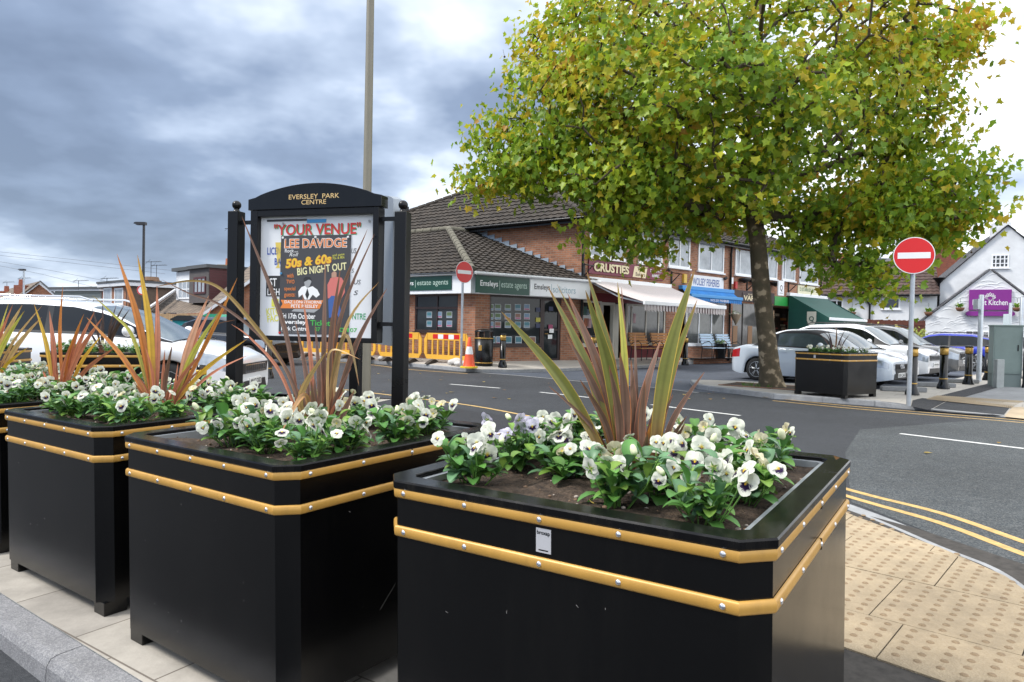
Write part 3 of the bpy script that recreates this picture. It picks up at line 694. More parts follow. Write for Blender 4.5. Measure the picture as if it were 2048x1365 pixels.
def pansy_flower(seed, kind=0):
    """five overlapping petals facing +Z; kind 0 open, 1 tired and folded, 2 lilac tinged"""
    r = random.Random(seed); mb = MB(); S_ = 0.5; big = seed % 3 != 0
    white = (0.64, 0.65, 0.555) if kind == 0 else ((0.62, 0.57, 0.40) if kind == 1 else (0.60, 0.58, 0.64))
    purple = (0.022, 0.006, 0.045)
    # (angle, centre distance, half length, half width, height, blotch)
    pet = [(R(58), 0.28, 0.43, 0.41, -0.05, 0), (R(122), 0.28, 0.43, 0.41, -0.08, 0), (R(4), 0.27, 0.34, 0.31, 0.0, 1), (R(176), 0.27, 0.34, 0.31, 0.008, 1), (R(270), 0.26, 0.37, 0.43, 0.03, 1)]
    pass
    for a, cd_, hl, hw, hz, bl in pet:
        a += r.uniform(-.12, .12); n = 16; rings = (0.0, 0.3, 0.55, 0.8, 1.0); vs = []; cols = []
        ca, sa = math.cos(a), math.sin(a); ph = r.uniform(0, 6)
        fold = (0.35 if kind == 1 else 0.06) * r.uniform(0.2, 1.6)
        for k, rr in enumerate(rings):
            for j in range(n):
                q = 2 * math.pi * j / n
                lx = cd_ + math.cos(q) * hl * rr; ly = math.sin(q) * hw * rr
                z = hz + 0.06 * math.sin(q * 3 + ph) * rr * rr - 0.22 * ((lx * lx + ly * ly)) + 0.05 + fold * (ly * ly) * 3
                if kind == 1: z += 0.35 * lx
                x, y = (ca * lx - sa * ly) * S_, (sa * lx + ca * ly) * S_
                vs.append((x * 0.98, y, z * S_))
                dist = math.hypot(lx, ly * 1.15); jag = 0.045 * math.sin(q * 7 + ph)
                lim = (0.37 if a > 4 else 0.36) + jag if big else 0.18 + jag
                if bl and dist < lim and kind != 1 and (sa * lx + ca * ly) < 0.05 + jag: c = purple if dist > 0.05 else (0.75, 0.42, 0.03)
                elif dist < 0.16: c = (0.66, 0.62, 0.22)
                else:
                    g = 0.95 + 0.08 * rr; c = tuple(min(0.86, w * g) for w in white)
                    if kind == 2 and rr > 0.85: c = (0.62, 0.56, 0.74)
                cols.append(c)
        fs = [(i * n + j, i * n + (j + 1) % n, (i + 1) * n + (j + 1) % n, (i + 1) * n + j) for i in range(len(rings) - 1) for j in range(n)]
        mb.add(vs, fs, 0, True, cols)
    mb.add([(0.03 * math.cos(q), 0.03 * math.sin(q) - 0.01, 0.05) for q in ang8], [tuple(range(8))], 0, False, [(0.85, 0.5, 0.03)] * 8)
    # green sepals and stalk behind
    for k in range(5):
        q = 2 * math.pi * k / 5
        mb.add([(0, 0, -0.03), (math.cos(q - .25) * 0.10, math.sin(q - .25) * 0.10, -0.06), (math.cos(q) * 0.22, math.sin(q) * 0.22, -0.05), (math.cos(q + .25) * 0.10, math.sin(q + .25) * 0.10, -0.06)], [(0, 1, 2, 3)], 0, False, [(0.16, 0.30, 0.06)] * 4)
    return mb.mesh('flower', M_petal)
def flower_bud():
    mb = MB(); cols = []
    mb.ball((0, 0, 0.25), (0.16, 0.16, 0.30), 8); n = len(mb.v); mb.hascol = True
    mb.c = [(0.72, 0.74, 0.50) if v[2] > 0.15 else (0.16, 0.30, 0.06) for v in mb.v]
    return mb.mesh('bud', M_petal)
ME_fol = [pansy_foliage(k) for k in range(7)]
ME_flo = [pansy_flower(k) for k in range(9)]; ME_old = [pansy_flower(20 + k, 1) for k in range(2)]; ME_lil = [pansy_flower(30 + k, 2) for k in range(2)]
ME_bud = flower_bud()
ME_stem = None
def stem_mesh():
    mb = MB().tube([(0, 0, 0), (0.004, 0, 0.5), (0, 0, 1)], 0.0019, 5); mb.hascol = True; mb.c = [(0.13, 0.27, 0.06)] * len(mb.v); return mb.mesh('stem', M_leafp)
ME_stem = stem_mesh()
rows4 = ('front row', 'second row', 'third row', 'back row'); cols4 = ('far left', 'centre left', 'centre right', 'far right')
def pansies(pl, where, gname, seed, spots=None, nf=(4, 6), scale=1.0, lilac=None, skip=(), hscale=1.0):
    r = random.Random(seed); xs = (-0.36, -0.13, 0.13, 0.36); ys = (-0.35, -0.13, 0.11, 0.35); n = 0
    for j, yy in enumerate(ys):
        for i, xx in enumerate(xs):
            if (i in (1, 2) and j in (1, 2)) and (i, j) not in ((1, 1), (2, 1)): continue
            if (i, j) in skip: continue
            lx, ly = xx + r.uniform(-.04, .04), yy + r.uniform(-.04, .04)
            if (i, j) in ((1, 1), (2, 1)): ly -= 0.03
            t = thing('pansy_plant', f'white pansy plant, {rows4[j]}, {cols4[i]}, in {where}', 'pansy', group=gname)
            sc = r.uniform(0.85, 1.15) * scale
            mw = pl.matrix_world @ Matrix.Translation((lx, ly, 0.828)) @ Matrix.Rotation(r.uniform(0, 6.28), 4, 'Z') @ Matrix.Diagonal((sc, sc, sc * r.uniform(.85, 1.1) * hscale, 1))
            t.matrix_world = mw; inv = mw.inverted()
            link('foliage', r.choice(ME_fol), t)
            for k in range(r.randint(*nf)):
                a = r.uniform(0, 6.28); rad = r.uniform(0.02, 0.15); h = r.uniform(0.085, 0.155) * hscale
                me = r.choice(ME_flo); 
                q = r.random()
                if lilac and (i, j) in lilac: me = r.choice(ME_lil); h += 0.03
                elif q < 0.12: me = r.choice(ME_old)
                size = r.uniform(0.064, 0.100) * (0.8 if me in ME_old else 1.0)
                p = pl.matrix_world @ Vector((lx + math.cos(a) * rad, ly + math.sin(a) * rad, 0.828 + h))
                tocam = (CAM - p).normalized()
                if r.random() < 0.42: d = tocam + Vector((r.gauss(0, .55), r.gauss(0, .4), r.gauss(0.0, .4)))
                else: d = Vector((r.gauss(0, 1), r.gauss(-.1, 1), r.uniform(0.1, 1.1)))
                d.normalize(); x = Vector((0, 0, 1)).cross(d); x.normalize(); y = d.cross(x)
                mr = Matrix((x, y, d)).transposed().to_4x4() @ Matrix.Rotation(r.uniform(-.35, .35), 4, 'Z') @ Matrix.Diagonal((size, size, size, 1)); mr.translation = p
                f = link('flower', me, t); f.matrix_local = inv @ mr
                b0 = pl.matrix_world @ Vector((lx + math.cos(a) * rad * .35, ly + math.sin(a) * rad * .35, 0.83)); tip = p - d * size * 0.05
                v = tip - b0; mq = v.to_track_quat('Z', 'Y').to_matrix().to_4x4() @ Matrix.Diagonal((1, 1, v.length, 1)); mq.translation = b0
                s = link('stem', ME_stem, f); s.matrix_local = mr.inverted() @ mq
            if r.random() < 0.6:
                f = link('bud', ME_bud, t); a = r.uniform(0, 6.28)
                f.matrix_local = Matrix.Translation((math.cos(a) * 0.1, math.sin(a) * 0.1, 0.115)) @ Matrix.Rotation(r.uniform(0.3, 1.2), 4, 'X') @ Matrix.Diagonal((0.05, 0.05, 0.05, 1))
            n += 1
bpy.context.view_layer.update()
pansies(pA, 'the nearest black planter', 'pansies in the nearest planter', 3, lilac=((0, 1),), nf=(10, 13), scale=1.2, skip=((1, 0),))
pansies(pB, 'the second planter from the right', 'pansies in the second planter', 5, nf=(9, 11), scale=1.18, skip=((0, 0),))
pansies(pC, 'the third planter from the right', 'pansies in the third planter', 8, nf=(6, 8), scale=1.2)
pansies(pD, 'the fourth planter from the right', 'pansies in the fourth planter', 12, nf=(6, 8), scale=1.15)
pansies(pE, 'the farthest left planter of the row', 'pansies in the fifth planter', 14, nf=(6, 8), scale=1.15)
pansies(pF, 'the planter in front of the people carrier', 'pansies in the planter by the people carrier', 17, nf=(3, 5), scale=0.9)
pansies(pG, 'the planter at the left picture edge', 'pansies in the planter at the left edge', 19, nf=(3, 5), scale=0.9)
pansies(pH, 'the planter beside the plane tree', 'pansies in the planter by the tree', 23, nf=(3, 4), scale=0.8)

# ------------------------------------------------------------------ flax (sword-leaved plants in the planters' centres)
OL, BR, OR_, YE, SA, PK, GN_ = (0.15, 0.155, 0.032), (0.15, 0.085, 0.058), (0.47, 0.17, 0.035), (0.54, 0.33, 0.03), (0.45, 0.165, 0.09), (0.66, 0.36, 0.24), (0.46, 0.44, 0.08)
PB = (0.50, 0.33, 0.14)
E_OR, E_YE, E_PK, E_BR = (0.52, 0.17, 0.045), (0.58, 0.38, 0.06), (0.52, 0.20, 0.12), (0.16, 0.09, 0.06)
def blade(mb, base, pts, w, col, edge, low=None, twist=0.0, seed=0):
    """sword leaf through points, V folded low down; colour runs from the fan base to the tip"""
    r = random.Random(seed); P_ = [base] + [Vector(p) for p in pts]; q = []
    for i in range(len(P_) - 1):
        p0, p1, p2, p3 = P_[max(i - 1, 0)], P_[i], P_[i + 1], P_[min(i + 2, len(P_) - 1)]; k = 14 if len(P_) == 2 else 7
        for j in range(k):
            t = j / k; q.append(0.5 * ((2 * p1) + (p2 - p0) * t + (2 * p0 - 5 * p1 + 4 * p2 - p3) * t * t + (3 * p1 - p0 - 3 * p2 + p3) * t ** 3))
    q.append(P_[-1]); n = len(q)
    view = (CAM - base); view.normalize(); vs = []; cols = []; low = low or tuple(c * 0.8 for c in E_PK)
    lens = [0.0]
    for a, b_ in zip(q[:-1], q[1:]): lens.append(lens[-1] + (b_ - a).length)
    for i, p in enumerate(q):
        t = lens[i] / lens[-1]; d = (q[min(i + 1, n - 1)] - q[max(i - 1, 0)]).normalized()
        s = d.cross(view).normalized(); nn = s.cross(d); a = twist * (0.3 + t)
        s2 = s * math.cos(a) + nn * math.sin(a); n2 = s2.cross(d)
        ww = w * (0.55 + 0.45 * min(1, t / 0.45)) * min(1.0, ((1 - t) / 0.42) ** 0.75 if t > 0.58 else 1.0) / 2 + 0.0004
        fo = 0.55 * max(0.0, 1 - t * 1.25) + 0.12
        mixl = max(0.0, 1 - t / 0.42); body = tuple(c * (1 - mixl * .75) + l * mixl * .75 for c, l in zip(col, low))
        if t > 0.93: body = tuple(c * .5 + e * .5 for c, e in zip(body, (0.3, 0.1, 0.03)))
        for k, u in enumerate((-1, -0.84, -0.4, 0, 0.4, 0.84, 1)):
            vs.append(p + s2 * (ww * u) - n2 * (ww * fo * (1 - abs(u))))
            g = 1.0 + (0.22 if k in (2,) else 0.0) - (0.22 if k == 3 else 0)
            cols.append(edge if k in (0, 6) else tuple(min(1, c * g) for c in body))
    fs = [(i * 7 + k, i * 7 + k + 1, (i + 1) * 7 + k + 1, (i + 1) * 7 + k) for i in range(n - 1) for k in range(6)]
    mb.add(vs, fs, 0, True, cols)
def flax(label, pl, blades, depth0, filler=14, fcol=BR, fh=0.3, seed=0, base_r=0.05, cat='flax plant', fe=E_PK):
    r = random.Random(seed); base = pl.matrix_world @ Vector((0, 0.0, 0.82)); mb = MB()
    dc = (RM @ (base - CAM)).z
    for i, bl in enumerate(blades):
        tip, w, col, edge = bl[0], bl[1], bl[2], bl[3]; dd = bl[4] if len(bl) > 4 else 0.0; mids = bl[5] if len(bl) > 5 else []
        bx = max(-1, min(1, (tip[0] - CX) / 250.0)); a = r.uniform(-1, 1)
        tp = P(tip[0], tip[1], dc + dd); side = (tp - base); side.z = 0; side = side.normalized() if side.length > 1e-4 else Vector((1, 0, 0))
        b0 = base + side * base_r * r.uniform(0.3, 1.0) + Vector((r.uniform(-.02, .02), r.uniform(-.03, .02), 0))
        pts = [P(m[0], m[1], dc + dd * (k + 1) / (len(mids) + 1)) for k, m in enumerate(mids)]
        if not mids:
            mid = b0.lerp(tp, 0.5) + Vector((0, 0, 0.05 * (tp - b0).length)) - side * 0.02; pts = [mid]
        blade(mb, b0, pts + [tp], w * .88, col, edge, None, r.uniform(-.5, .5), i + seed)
    for k in range(filler):
        a = r.uniform(0, 6.28); lean = r.uniform(0.1, 0.65); h = fh * r.uniform(0.5, 1.2)
        d = Vector((math.cos(a) * lean, math.sin(a) * lean, 1)).normalized()
        b0 = base + Vector((math.cos(a), math.sin(a), 0)) * base_r * r.uniform(0.2, 1.1)
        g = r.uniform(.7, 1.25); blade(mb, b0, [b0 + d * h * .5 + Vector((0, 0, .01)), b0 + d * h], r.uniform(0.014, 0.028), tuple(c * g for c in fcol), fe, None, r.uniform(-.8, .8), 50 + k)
    o = mb.build('flax_plant', M_blade)
    bpy.context.view_layer.update()
    me = o.data; me.transform(Matrix.Translation(-base)); o.location = base
    return tag(o, label, cat, 'flax plants in the planters')
flax('olive green flax with orange edged blades in the nearest planter', pA, [
    ((1003, 624), .042, OL, E_YE, 0.02), ((1095, 572), .040, OL, E_OR, 0.0), ((1135, 587), .036, BR, E_PK, .1), ((1114, 569), .016, OL, E_YE, .15),
    ((1173, 541), .036, OL, E_OR, .05), ((1171, 581), .046, OL, E_YE, -.08), ((1235, 565), .028, GN_, E_OR, .0), ((1243, 575), .020, BR, E_PK, .08),
    ((1389, 540), .052, OL, E_YE, -.05), ((1394, 601), .034, OL, E_OR, .03), ((1409, 744), .020, BR, E_PK, 0), ((1097, 772), .014, BR, E_OR, -.02),
    ((1132, 669), .030, BR, E_OR, -.03), ((1270, 666), .016, BR, E_BR, .12), ((1321, 680), .036, BR, E_PK, .05), ((1189, 710), .022, BR, E_PK, .02),
    ((1346, 789), .020, BR, E_PK, -.02), ((1240, 705), .040, BR, E_OR, -.05), ((1262, 720), .030, BR, E_PK, .08), ((1218, 730), .030, BR, E_PK, -.1),
    ((1290, 760), .028, BR, E_OR, -.08), ((1160, 760), .024, BR, E_OR, -.08), ((1305, 720), .026, SA, E_PK, .1), ((1338, 873), .014, BR, E_PK, -.05),
    ((1302, 845), .020, OR_, E_BR, -.12), ((1205, 640), .022, BR, E_OR, .1)], 0, 22, BR, .27, 1, .075)
flax('bronze flax with drooping brown blades in front of the noticeboard', pB, [
    ((484, 434), .024, BR, E_BR, .1, [(570, 660)]), ((311, 574), .020, (.23, .15, .04), E_BR, .1, [(575, 745), (500, 640), (440, 577), (385, 562)]),
    ((324, 560), .015, BR, E_BR, .2, [(585, 760), (520, 672), (440, 610), (380, 588)]), ((735, 459), .022, BR, E_OR, .0, [(668, 640)]), ((749, 468), .018, BR, E_OR, .1, [(680, 640)]),
    ((758, 564), .020, PB, E_YE, .05, [(690, 660)]), ((774, 577), .026, BR, E_PK, .0, [(712, 690)]), ((651, 519), .026, BR, E_BR, .15), ((681, 536), .030, BR, E_OR, -.05),
    ((605, 589), .020, SA, E_PK, .1), ((463, 649), .016, SA, E_PK, -.05, [(560, 745), (500, 676)]), ((720, 719), .014, PB, E_BR, -.1, [(655, 750), (665, 700)]),
    ((718, 772), .022, (.24, .16, .06), E_BR, -.05, [(668, 740), (690, 672), (705, 705)]), ((655, 700), .026, PB, E_YE, -.28, [(600, 800)]), ((545, 690), .018, BR, E_PK, 0), ((590, 640), .022, BR, E_PK, .1),
    ((630, 650), .024, BR, E_PK, .05), ((672, 690), .024, BR, E_PK, 0), ((703, 735), .016, BR, E_PK, 0), ((690, 780), .014, SA, E_PK, 0), ((560, 870), .024, (.30, .17, .07), E_OR, -.42, [(610, 790)])],
    0, 16, BR, .27, 2, .06)
flax('orange and yellow flax with broad upright blades in the third planter', pC, [
    ((234, 508), .046, OR_, E_BR, .0), ((275, 510), .046, YE, E_BR, -.05), ((314, 571), .038, SA, E_BR, .05), ((418, 591), .046, PK, E_OR, 0), ((425, 613), .034, SA, E_PK, .1),
    ((475, 556), .026, OR_, E_YE, .05, [(440, 630)]), ((440, 622), .034, GN_, E_YE, -.05), ((185, 591), .022, GN_, E_YE, .0, [(268, 680), (225, 628)]), ((173, 635), .030, OR_, E_YE, -.05),
    ((495, 678), .026, YE, E_OR, 0), ((498, 710), .018, SA, E_PK, -.1, [(420, 750)]), ((345, 690), .026, BR, E_BR, -.1), ((330, 700), .022, SA, E_PK, -.05), ((410, 700), .024, SA, E_PK, -.1),
    ((290, 690), .020, SA, E_OR, -.1), ((250, 725), .014, SA, E_OR, -.15), ((405, 735), .016, SA, E_PK, -.2), ((470, 640), .016, BR, E_BR, .1, [(410, 670)])], 0, 12, SA, .25, 4, .06)
flax('salmon flax with a few thin blades in the fourth planter', pD, [
    ((126, 572), .026, OR_, E_OR, 0), ((68, 607), .030, YE, E_BR, 0), ((99, 622), .038, SA, E_BR, .05), ((168, 628), .026, OR_, E_YE, 0), ((190, 622), .034, SA, E_OR, .05),
    ((205, 635), .038, SA, E_PK, -.05), ((235, 692), .030, SA, E_OR, -.1), ((206, 668), .026, YE, E_OR, .1), ((160, 655), .022, SA, E_OR, 0), ((140, 690), .024, SA, E_PK, -.1), ((105, 690), .02, SA, E_OR, 0)], 0, 10, SA, .25, 6, .05, fe=E_OR)
flax('yellow flax with arching blades at the left picture edge', pE, [
    ((45, 610), .046, PB, E_YE, 0), ((49, 622), .040, GN_, E_YE, -.05), ((26, 609), .030, SA, E_PK, .05), ((83, 635), .040, PB, E_OR, 0), ((84, 612), .022, PB, E_OR, .1), ((58, 694), .026, YE, E_OR, -.1), ((-30, 600), .04, OR_, E_OR, 0), ((-70, 620), .04, SA, E_OR, 0), ((18, 605), .02, GN_, E_YE, .1), ((62, 660), .02, BR, E_BR, .1)], 0, 10, BR, .3, 7, .05)
DK, DE = (0.060, 0.036, 0.030), (0.12, 0.075, 0.05)
flax('small dark brown flax in the planter in front of the people carrier', pF, [((183, 612), .03, DK, DE), ((205, 605), .03, DK, DE), ((233, 610), .03, DK, DE, .1), ((250, 608), .034, DK, DE), ((260, 618), .034, DK, DE, -.1), ((200, 640), .03, DK, DE), ((240, 640), .04, DK, DE), ((190, 655), .03, DK, DE)], 0, 8, DK, .35, 8, .05, fe=DE)
flax('small dark red flax in the planter beside the plane tree', pH, [((1640, 668), .028, DK, DE), ((1655, 660), .03, DK, DE), ((1672, 652), .034, (.18, .10, .04), E_OR), ((1690, 660), .03, DK, DE), ((1648, 680), .025, DK, DE), ((1700, 668), .025, DK, DE), ((1635, 662), .02, DK, DE, .1, [(1655, 672)])], 0, 10, (0.09, 0.035, 0.03), .3, 9, .06, fe=DE)
# ------------------------------------------------------------------ building helpers
def frame_thing(fr, name, label, cat, group=None):
    o = thing(name, label, cat, fr.o, fr.a, group); return o
def window(par, x0, x1, z0, z1, y=0.0, nx=1, nz=1, fm=None, gm=None, fw=0.055, sill=True, name='window', splits=None, out=0.045):
    fm = fm or M_white; gm = gm or M_glassl
    b = MB(); y0 = y - out
    b.box(x0, x1, y0, y + 0.03, z1 - fw, z1); b.box(x0, x1, y0, y + 0.03, z0, z0 + fw)
    xs = [x0 + (x1 - x0) * i / nx for i in range(nx + 1)] if not splits else [x0] + splits + [x1]
    for i, xx in enumerate(xs):
        w = fw if i in (0, len(xs) - 1) else fw * 0.75
        a = xx if i == 0 else (xx - w if i == len(xs) - 1 else xx - w / 2)
        b.box(a, a + w, y0 + 0.002, y + 0.028, z0 + fw, z1 - fw)
    for j in range(1, nz):
        zz = z0 + (z1 - z0) * j / nz; b.box(x0 + fw, x1 - fw, y0 + 0.006, y + 0.024, zz - fw * .3, zz + fw * .3)
    w = b.build(name, fm, par)
    MB().box(x0 + fw * .5, x1 - fw * .5, y - 0.014, y + 0.01, z0 + fw * .5, z1 - fw * .5).build('pane', gm, w)
    if sill: MB().box(x0 - 0.05, x1 + 0.05, y - 0.10, y + 0.02, z0 - 0.06, z0 - 0.002).build('sill', fm, w)
    return w
def tiled(mb, poly, course=0.30, tw=0.30, amp=0.034, step=0.04, m=0, sub=6, wave=True):
    """roof slope laid with overlapping tiles: poly is a convex planar polygon of 3-D points"""
    pts = [Vector(p) for p in poly]; n = Vector((0, 0, 0))
    for i in range(len(pts)): n += (pts[i] - pts[0]).cross(pts[(i + 1) % len(pts)] - pts[0])
    n.normalize()
    if n.z < 0: n = -n; pts = pts[::-1]
    u = Vector((-n.y, n.x, 0)).normalized(); v = n.cross(u); o = pts[0]
    U = [(p - o).dot(u) for p in pts]; V = [(p - o).dot(v) for p in pts]
    u0, u1, v0, v1 = min(U), max(U), min(V), max(V); bm = bmesh.new(); du = tw / sub; nu = int((u1 - u0) / du) + 2; k = 0; vv = v0 - 0.02
    while vv < v1 + 0.01:
        off = (tw / 2 if (k % 2 and not wave) else 0.0); jz = [rnd.uniform(-.004, .004) for _ in range(int(nu / sub) + 3)]; a = []; b = []; c = []
        for i in range(nu):
            uu = u0 + i * du - off; ph = (i % sub) / sub
            h = (amp * (0.5 - 0.5 * math.cos(2 * math.pi * ph)) if wave else (0 if i % sub else -0.012)) + jz[i // sub]
            a.append(bm.verts.new(o + u * uu + v * vv + n * (h + step))); b.append(bm.verts.new(o + u * uu + v * (vv + course) + n * h)); c.append(bm.verts.new(o + u * uu + v * vv + n * (h - 0.01)))
        for i in range(nu - 1):
            bm.faces.new((a[i], a[i + 1], b[i + 1], b[i])); bm.faces.new((c[i], c[i + 1], a[i + 1], a[i]))
        vv += course; k += 1
    cen = sum(pts, Vector()) / len(pts)
    for p, q in zip(pts, pts[1:] + pts[:1]):
        no = (q - p).cross(n).normalized()
        if no.dot(cen - p) > 0: no = -no
        bmesh.ops.bisect_plane(bm, geom=bm.verts[:] + bm.edges[:] + bm.faces[:], plane_co=p + no * 0.02, plane_no=no, clear_outer=True)
    bm.verts.index_update()
    mb.add([w.co.copy() for w in bm.verts], [tuple(w.index for w in f.verts) for f in bm.faces], m, False); bm.free()
    mb.add([p - n * 0.03 for p in pts], [tuple(range(len(pts)))], m)
def cap(mb, a, b, r=0.11, m=0):                     # half-round ridge tiles
    a, b = Vector(a), Vector(b); L_ = (b - a).length; k = max(2, int(L_ / 0.4))
    for i in range(k):
        p, q = a.lerp(b, i / k), a.lerp(b, (i + 1) / k - 0.004); mb.tube([p, q], [r * 1.04, r * 0.96], 10, m, True, False)
def pxy(u, d, v=655): p = P(u, v, d); return (p.x, p.y)

# ------------------------------------------------------------------ the brick parade with shops
M0 = pxy(1163, 23.5); M1 = pxy(1640, 34.9); FP = Frame(M0, M1)
Lw = Vector((-0.796, 0.606, 0)); Ll = FP.mi @ Lw; LEN = FP.len
def fpt(x, t, z): return (x + Ll.x * t, Ll.y * t, z)     # x along the front, t back along the side wall
EAVE = 5.15; ZS = 2.62; DEP = 13.0
parade = frame_thing(FP, 'shop_parade', 'two storey brown brick parade of shops with hipped brown tile roof', 'building')
b = MB()
fp = [fpt(0, 0, 0), fpt(LEN, 0, 0), fpt(LEN, DEP, 0), fpt(0, DEP, 0)]
b.prism([p[:2] for p in fp], ZS, EAVE, 0)
b.prism([fpt(0.0, 1.6, 0)[:2], fpt(LEN, 1.6, 0)[:2], fpt(LEN, DEP, 0)[:2], fpt(0, DEP, 0)[:2]], 0, ZS, 0)
for u0, u1 in ((1161, 1166), (1331, 1352), (1447, 1464), (1626, 1640)):
    b.box(max(0.0, FP.x(u0)), min(FP.x(u1), LEN), 0, 1.5, 0, ZS + 0.01 - 0.012)
b.box(FP.x(1375), FP.x(1447), 0.0, 0.25, 0, FP.hit(1410, 690)[1])
parade_wall = b.build('wall', M_brick, parade)
# side return down to the ground
b = MB(); q0, q1 = Vector(fpt(0, 0, 0)), Vector(fpt(0, 1.6, 0)); b.add([q0, q1, q1 + Vector((0, 0, ZS)), q0 + Vector((0, 0, ZS))], [(0, 1, 2, 3)]); b.build('wall', M_brick, parade)
# roof: hip over the side wall
RH = 8.1; ov = 0.35
e0, e1, e2, e3 = Vector(fpt(-ov, -ov, EAVE)), Vector(fpt(LEN + ov, -ov, EAVE)), Vector(fpt(LEN + ov, DEP + ov, EAVE)), Vector(fpt(-ov, DEP + ov, EAVE))
r0, r1 = Vector(fpt(4.0, DEP / 2, RH)), Vector(fpt(LEN - 3, DEP / 2, RH))
b = MB(); tiled(b, [e0, e1, r1, r0], 0.32, 0.30); tiled(b, [e3, e0, r0], 0.32, 0.30); tiled(b, [e1, e2, r1], 0.32, 0.30); tiled(b, [e2, e3, r0, r1], 0.32, 0.30)
for p, q in ((e0, r0), (r0, r1), (e3, r0), (e1, r1)): cap(b, p + Vector((0, 0, .03)), q + Vector((0, 0, .03)))
roof = b.build('roof', M_tile, parade)
b = MB()
for p, q in ((e0, e1), (e3, e0)):
    d = (q - p).normalized(); nrm = Vector((d.y, -d.x, 0)); b.tube([p + Vector((0, 0, -.06)) + nrm * .05, q + Vector((0, 0, -.06)) + nrm * .05], 0.06, 8)
    b.add([p + Vector((0, 0, -.02)) - nrm * .04, q + Vector((0, 0, -.02)) - nrm * .04, q + Vector((0, 0, -.2)) - nrm * .04, p + Vector((0, 0, -.2)) - nrm * .04], [(0, 1, 2, 3)])
b.build('gutter', M_blackpaint, parade)
for u in (1155, 1456, 1637):
    x = FP.x(u) if u > 1160 else -0.06
    MB().tube([(x, -0.12 if u > 1160 else 0.1, EAVE - 0.08), (x, -0.07 if u > 1160 else -.05, EAVE - 0.4), (x, -0.07 if u > 1160 else -.05, 0.1)], 0.045, 8).build('drainpipe', M_blackpaint, parade)
# first floor windows
for u0, u1, vt, vb, sp in ((1174, 1247, 447, 513, (1200, 1226)), (1273, 1320, 462, 526, (1300,)), (1333, 1375, 470, 533, (1355,)), (1392, 1443, 482, 541, (1418,)), (1466, 1503, 498, 549, (1475,)), (1512, 1550, 503, 555, (1532,)), (1560, 1586, 510, 560, (1566,)), (1595, 1632, 515, 566, (1613,))):
    um = (u0 + u1) / 2; z1, z0 = FP.hit(u0, vt)[1], FP.hit(u0, vb)[1]
    window(parade, FP.x(u0), FP.x(u1), z0, min(z1, EAVE - 0.12), splits=[FP.x(s) for s in sp], fw=0.07)
# shop one: dark red front with door
M_maroon = mat('dark_red_paint', (0.17, 0.008, 0.012), 0.45, var=0.08, vscale=3)
M_cream = mat('cream_paint', (0.62, 0.59, 0.50), 0.5)
M_int = mat('shop_interior', (0.050, 0.034, 0.024), 0.8, var=0.5, vscale=3)
xa, xb = FP.x(1161), FP.x(1332)
front = MB().box(xa + .05, xb, 0.06, 0.12, 2.30, ZS + 0.2, 0)
front.box(FP.x(1166), FP.x(1204), 0.02, 0.12, 0.30, FP.hit(1180, 690)[1], 0); front.box(FP.x(1250), FP.x(1332), 0.02, 0.12, 0.30, FP.hit(1290, 690)[1], 0)
front.build('shopfront', M_maroon, parade)
MB().box(FP.x(1160), LEN - .1, 1.3, 1.59, 0.0, ZS - .02, 0).build('interior', M_int, parade)
zs_ = FP.hit(1183, 691)[1]
window(parade, FP.x(1160), FP.x(1203.5), zs_, 2.32, 0.06, fm=M_cream, gm=M_glassd, fw=0.07, name='shop_window')
window(parade, FP.x(1254), FP.x(1331), FP.hit(1290, 688)[1], 2.30, 0.06, fm=M_cream, gm=mat('reflecting_shop_glass', (0.10, 0.105, 0.10), 0.08, var=0.5, vscale=1.2, spec=0.6), fw=0.075, splits=[FP.x(1264), FP.x(1293), FP.x(1318)], name='shop_window')
b = MB(); 
for u in (1204.5, 1228): b.box(FP.x(u), FP.x(u) + 0.09, 0.04, 0.2, 0.25, 2.28)
b.box(FP.x(1204.5), FP.x(1228) + .09, 0.05, 0.19, 2.2, 2.3); b.build('door_frame', M_cream, parade)
MB().box(FP.x(1229) + .1, FP.x(1240), 0.06, 0.12, 0.3, 2.26).build('door', M_cream, parade)
MB().box(FP.x(1160), FP.x(1332), 0.03, 0.14, 0.14, 0.30).build('plinth', M_cream, parade)
MB().box(FP.x(1206), FP.x(1228), 0.5, 0.9, 1.92, 2.05).build('counter_sign', mat('amber_sign', (0.36, 0.19, 0.06), 0.6), parade)
PST = [mat('poster_green', (0.05, 0.12, 0.10), .5), mat('poster_grey', (.2, .25, .3), .5), mat('poster_orange', (.35, .1, .04), .5), mat('poster_pink', (.5, .3, .32), .5)]
for (u, v, w, h, m) in ((1168, 622, .20, .30, 0), (1174, 625, .14, .2, 1), (1170, 645, .22, .28, 2), (1176, 647, .20, .32, 3), (1268, 637, .14, .36, 3)):
    x, z = FP.hit(u, v); MB().box(x, x + w, 0.035, 0.044, z - h / 2, z + h / 2).build('window_poster', PST[m], parade)
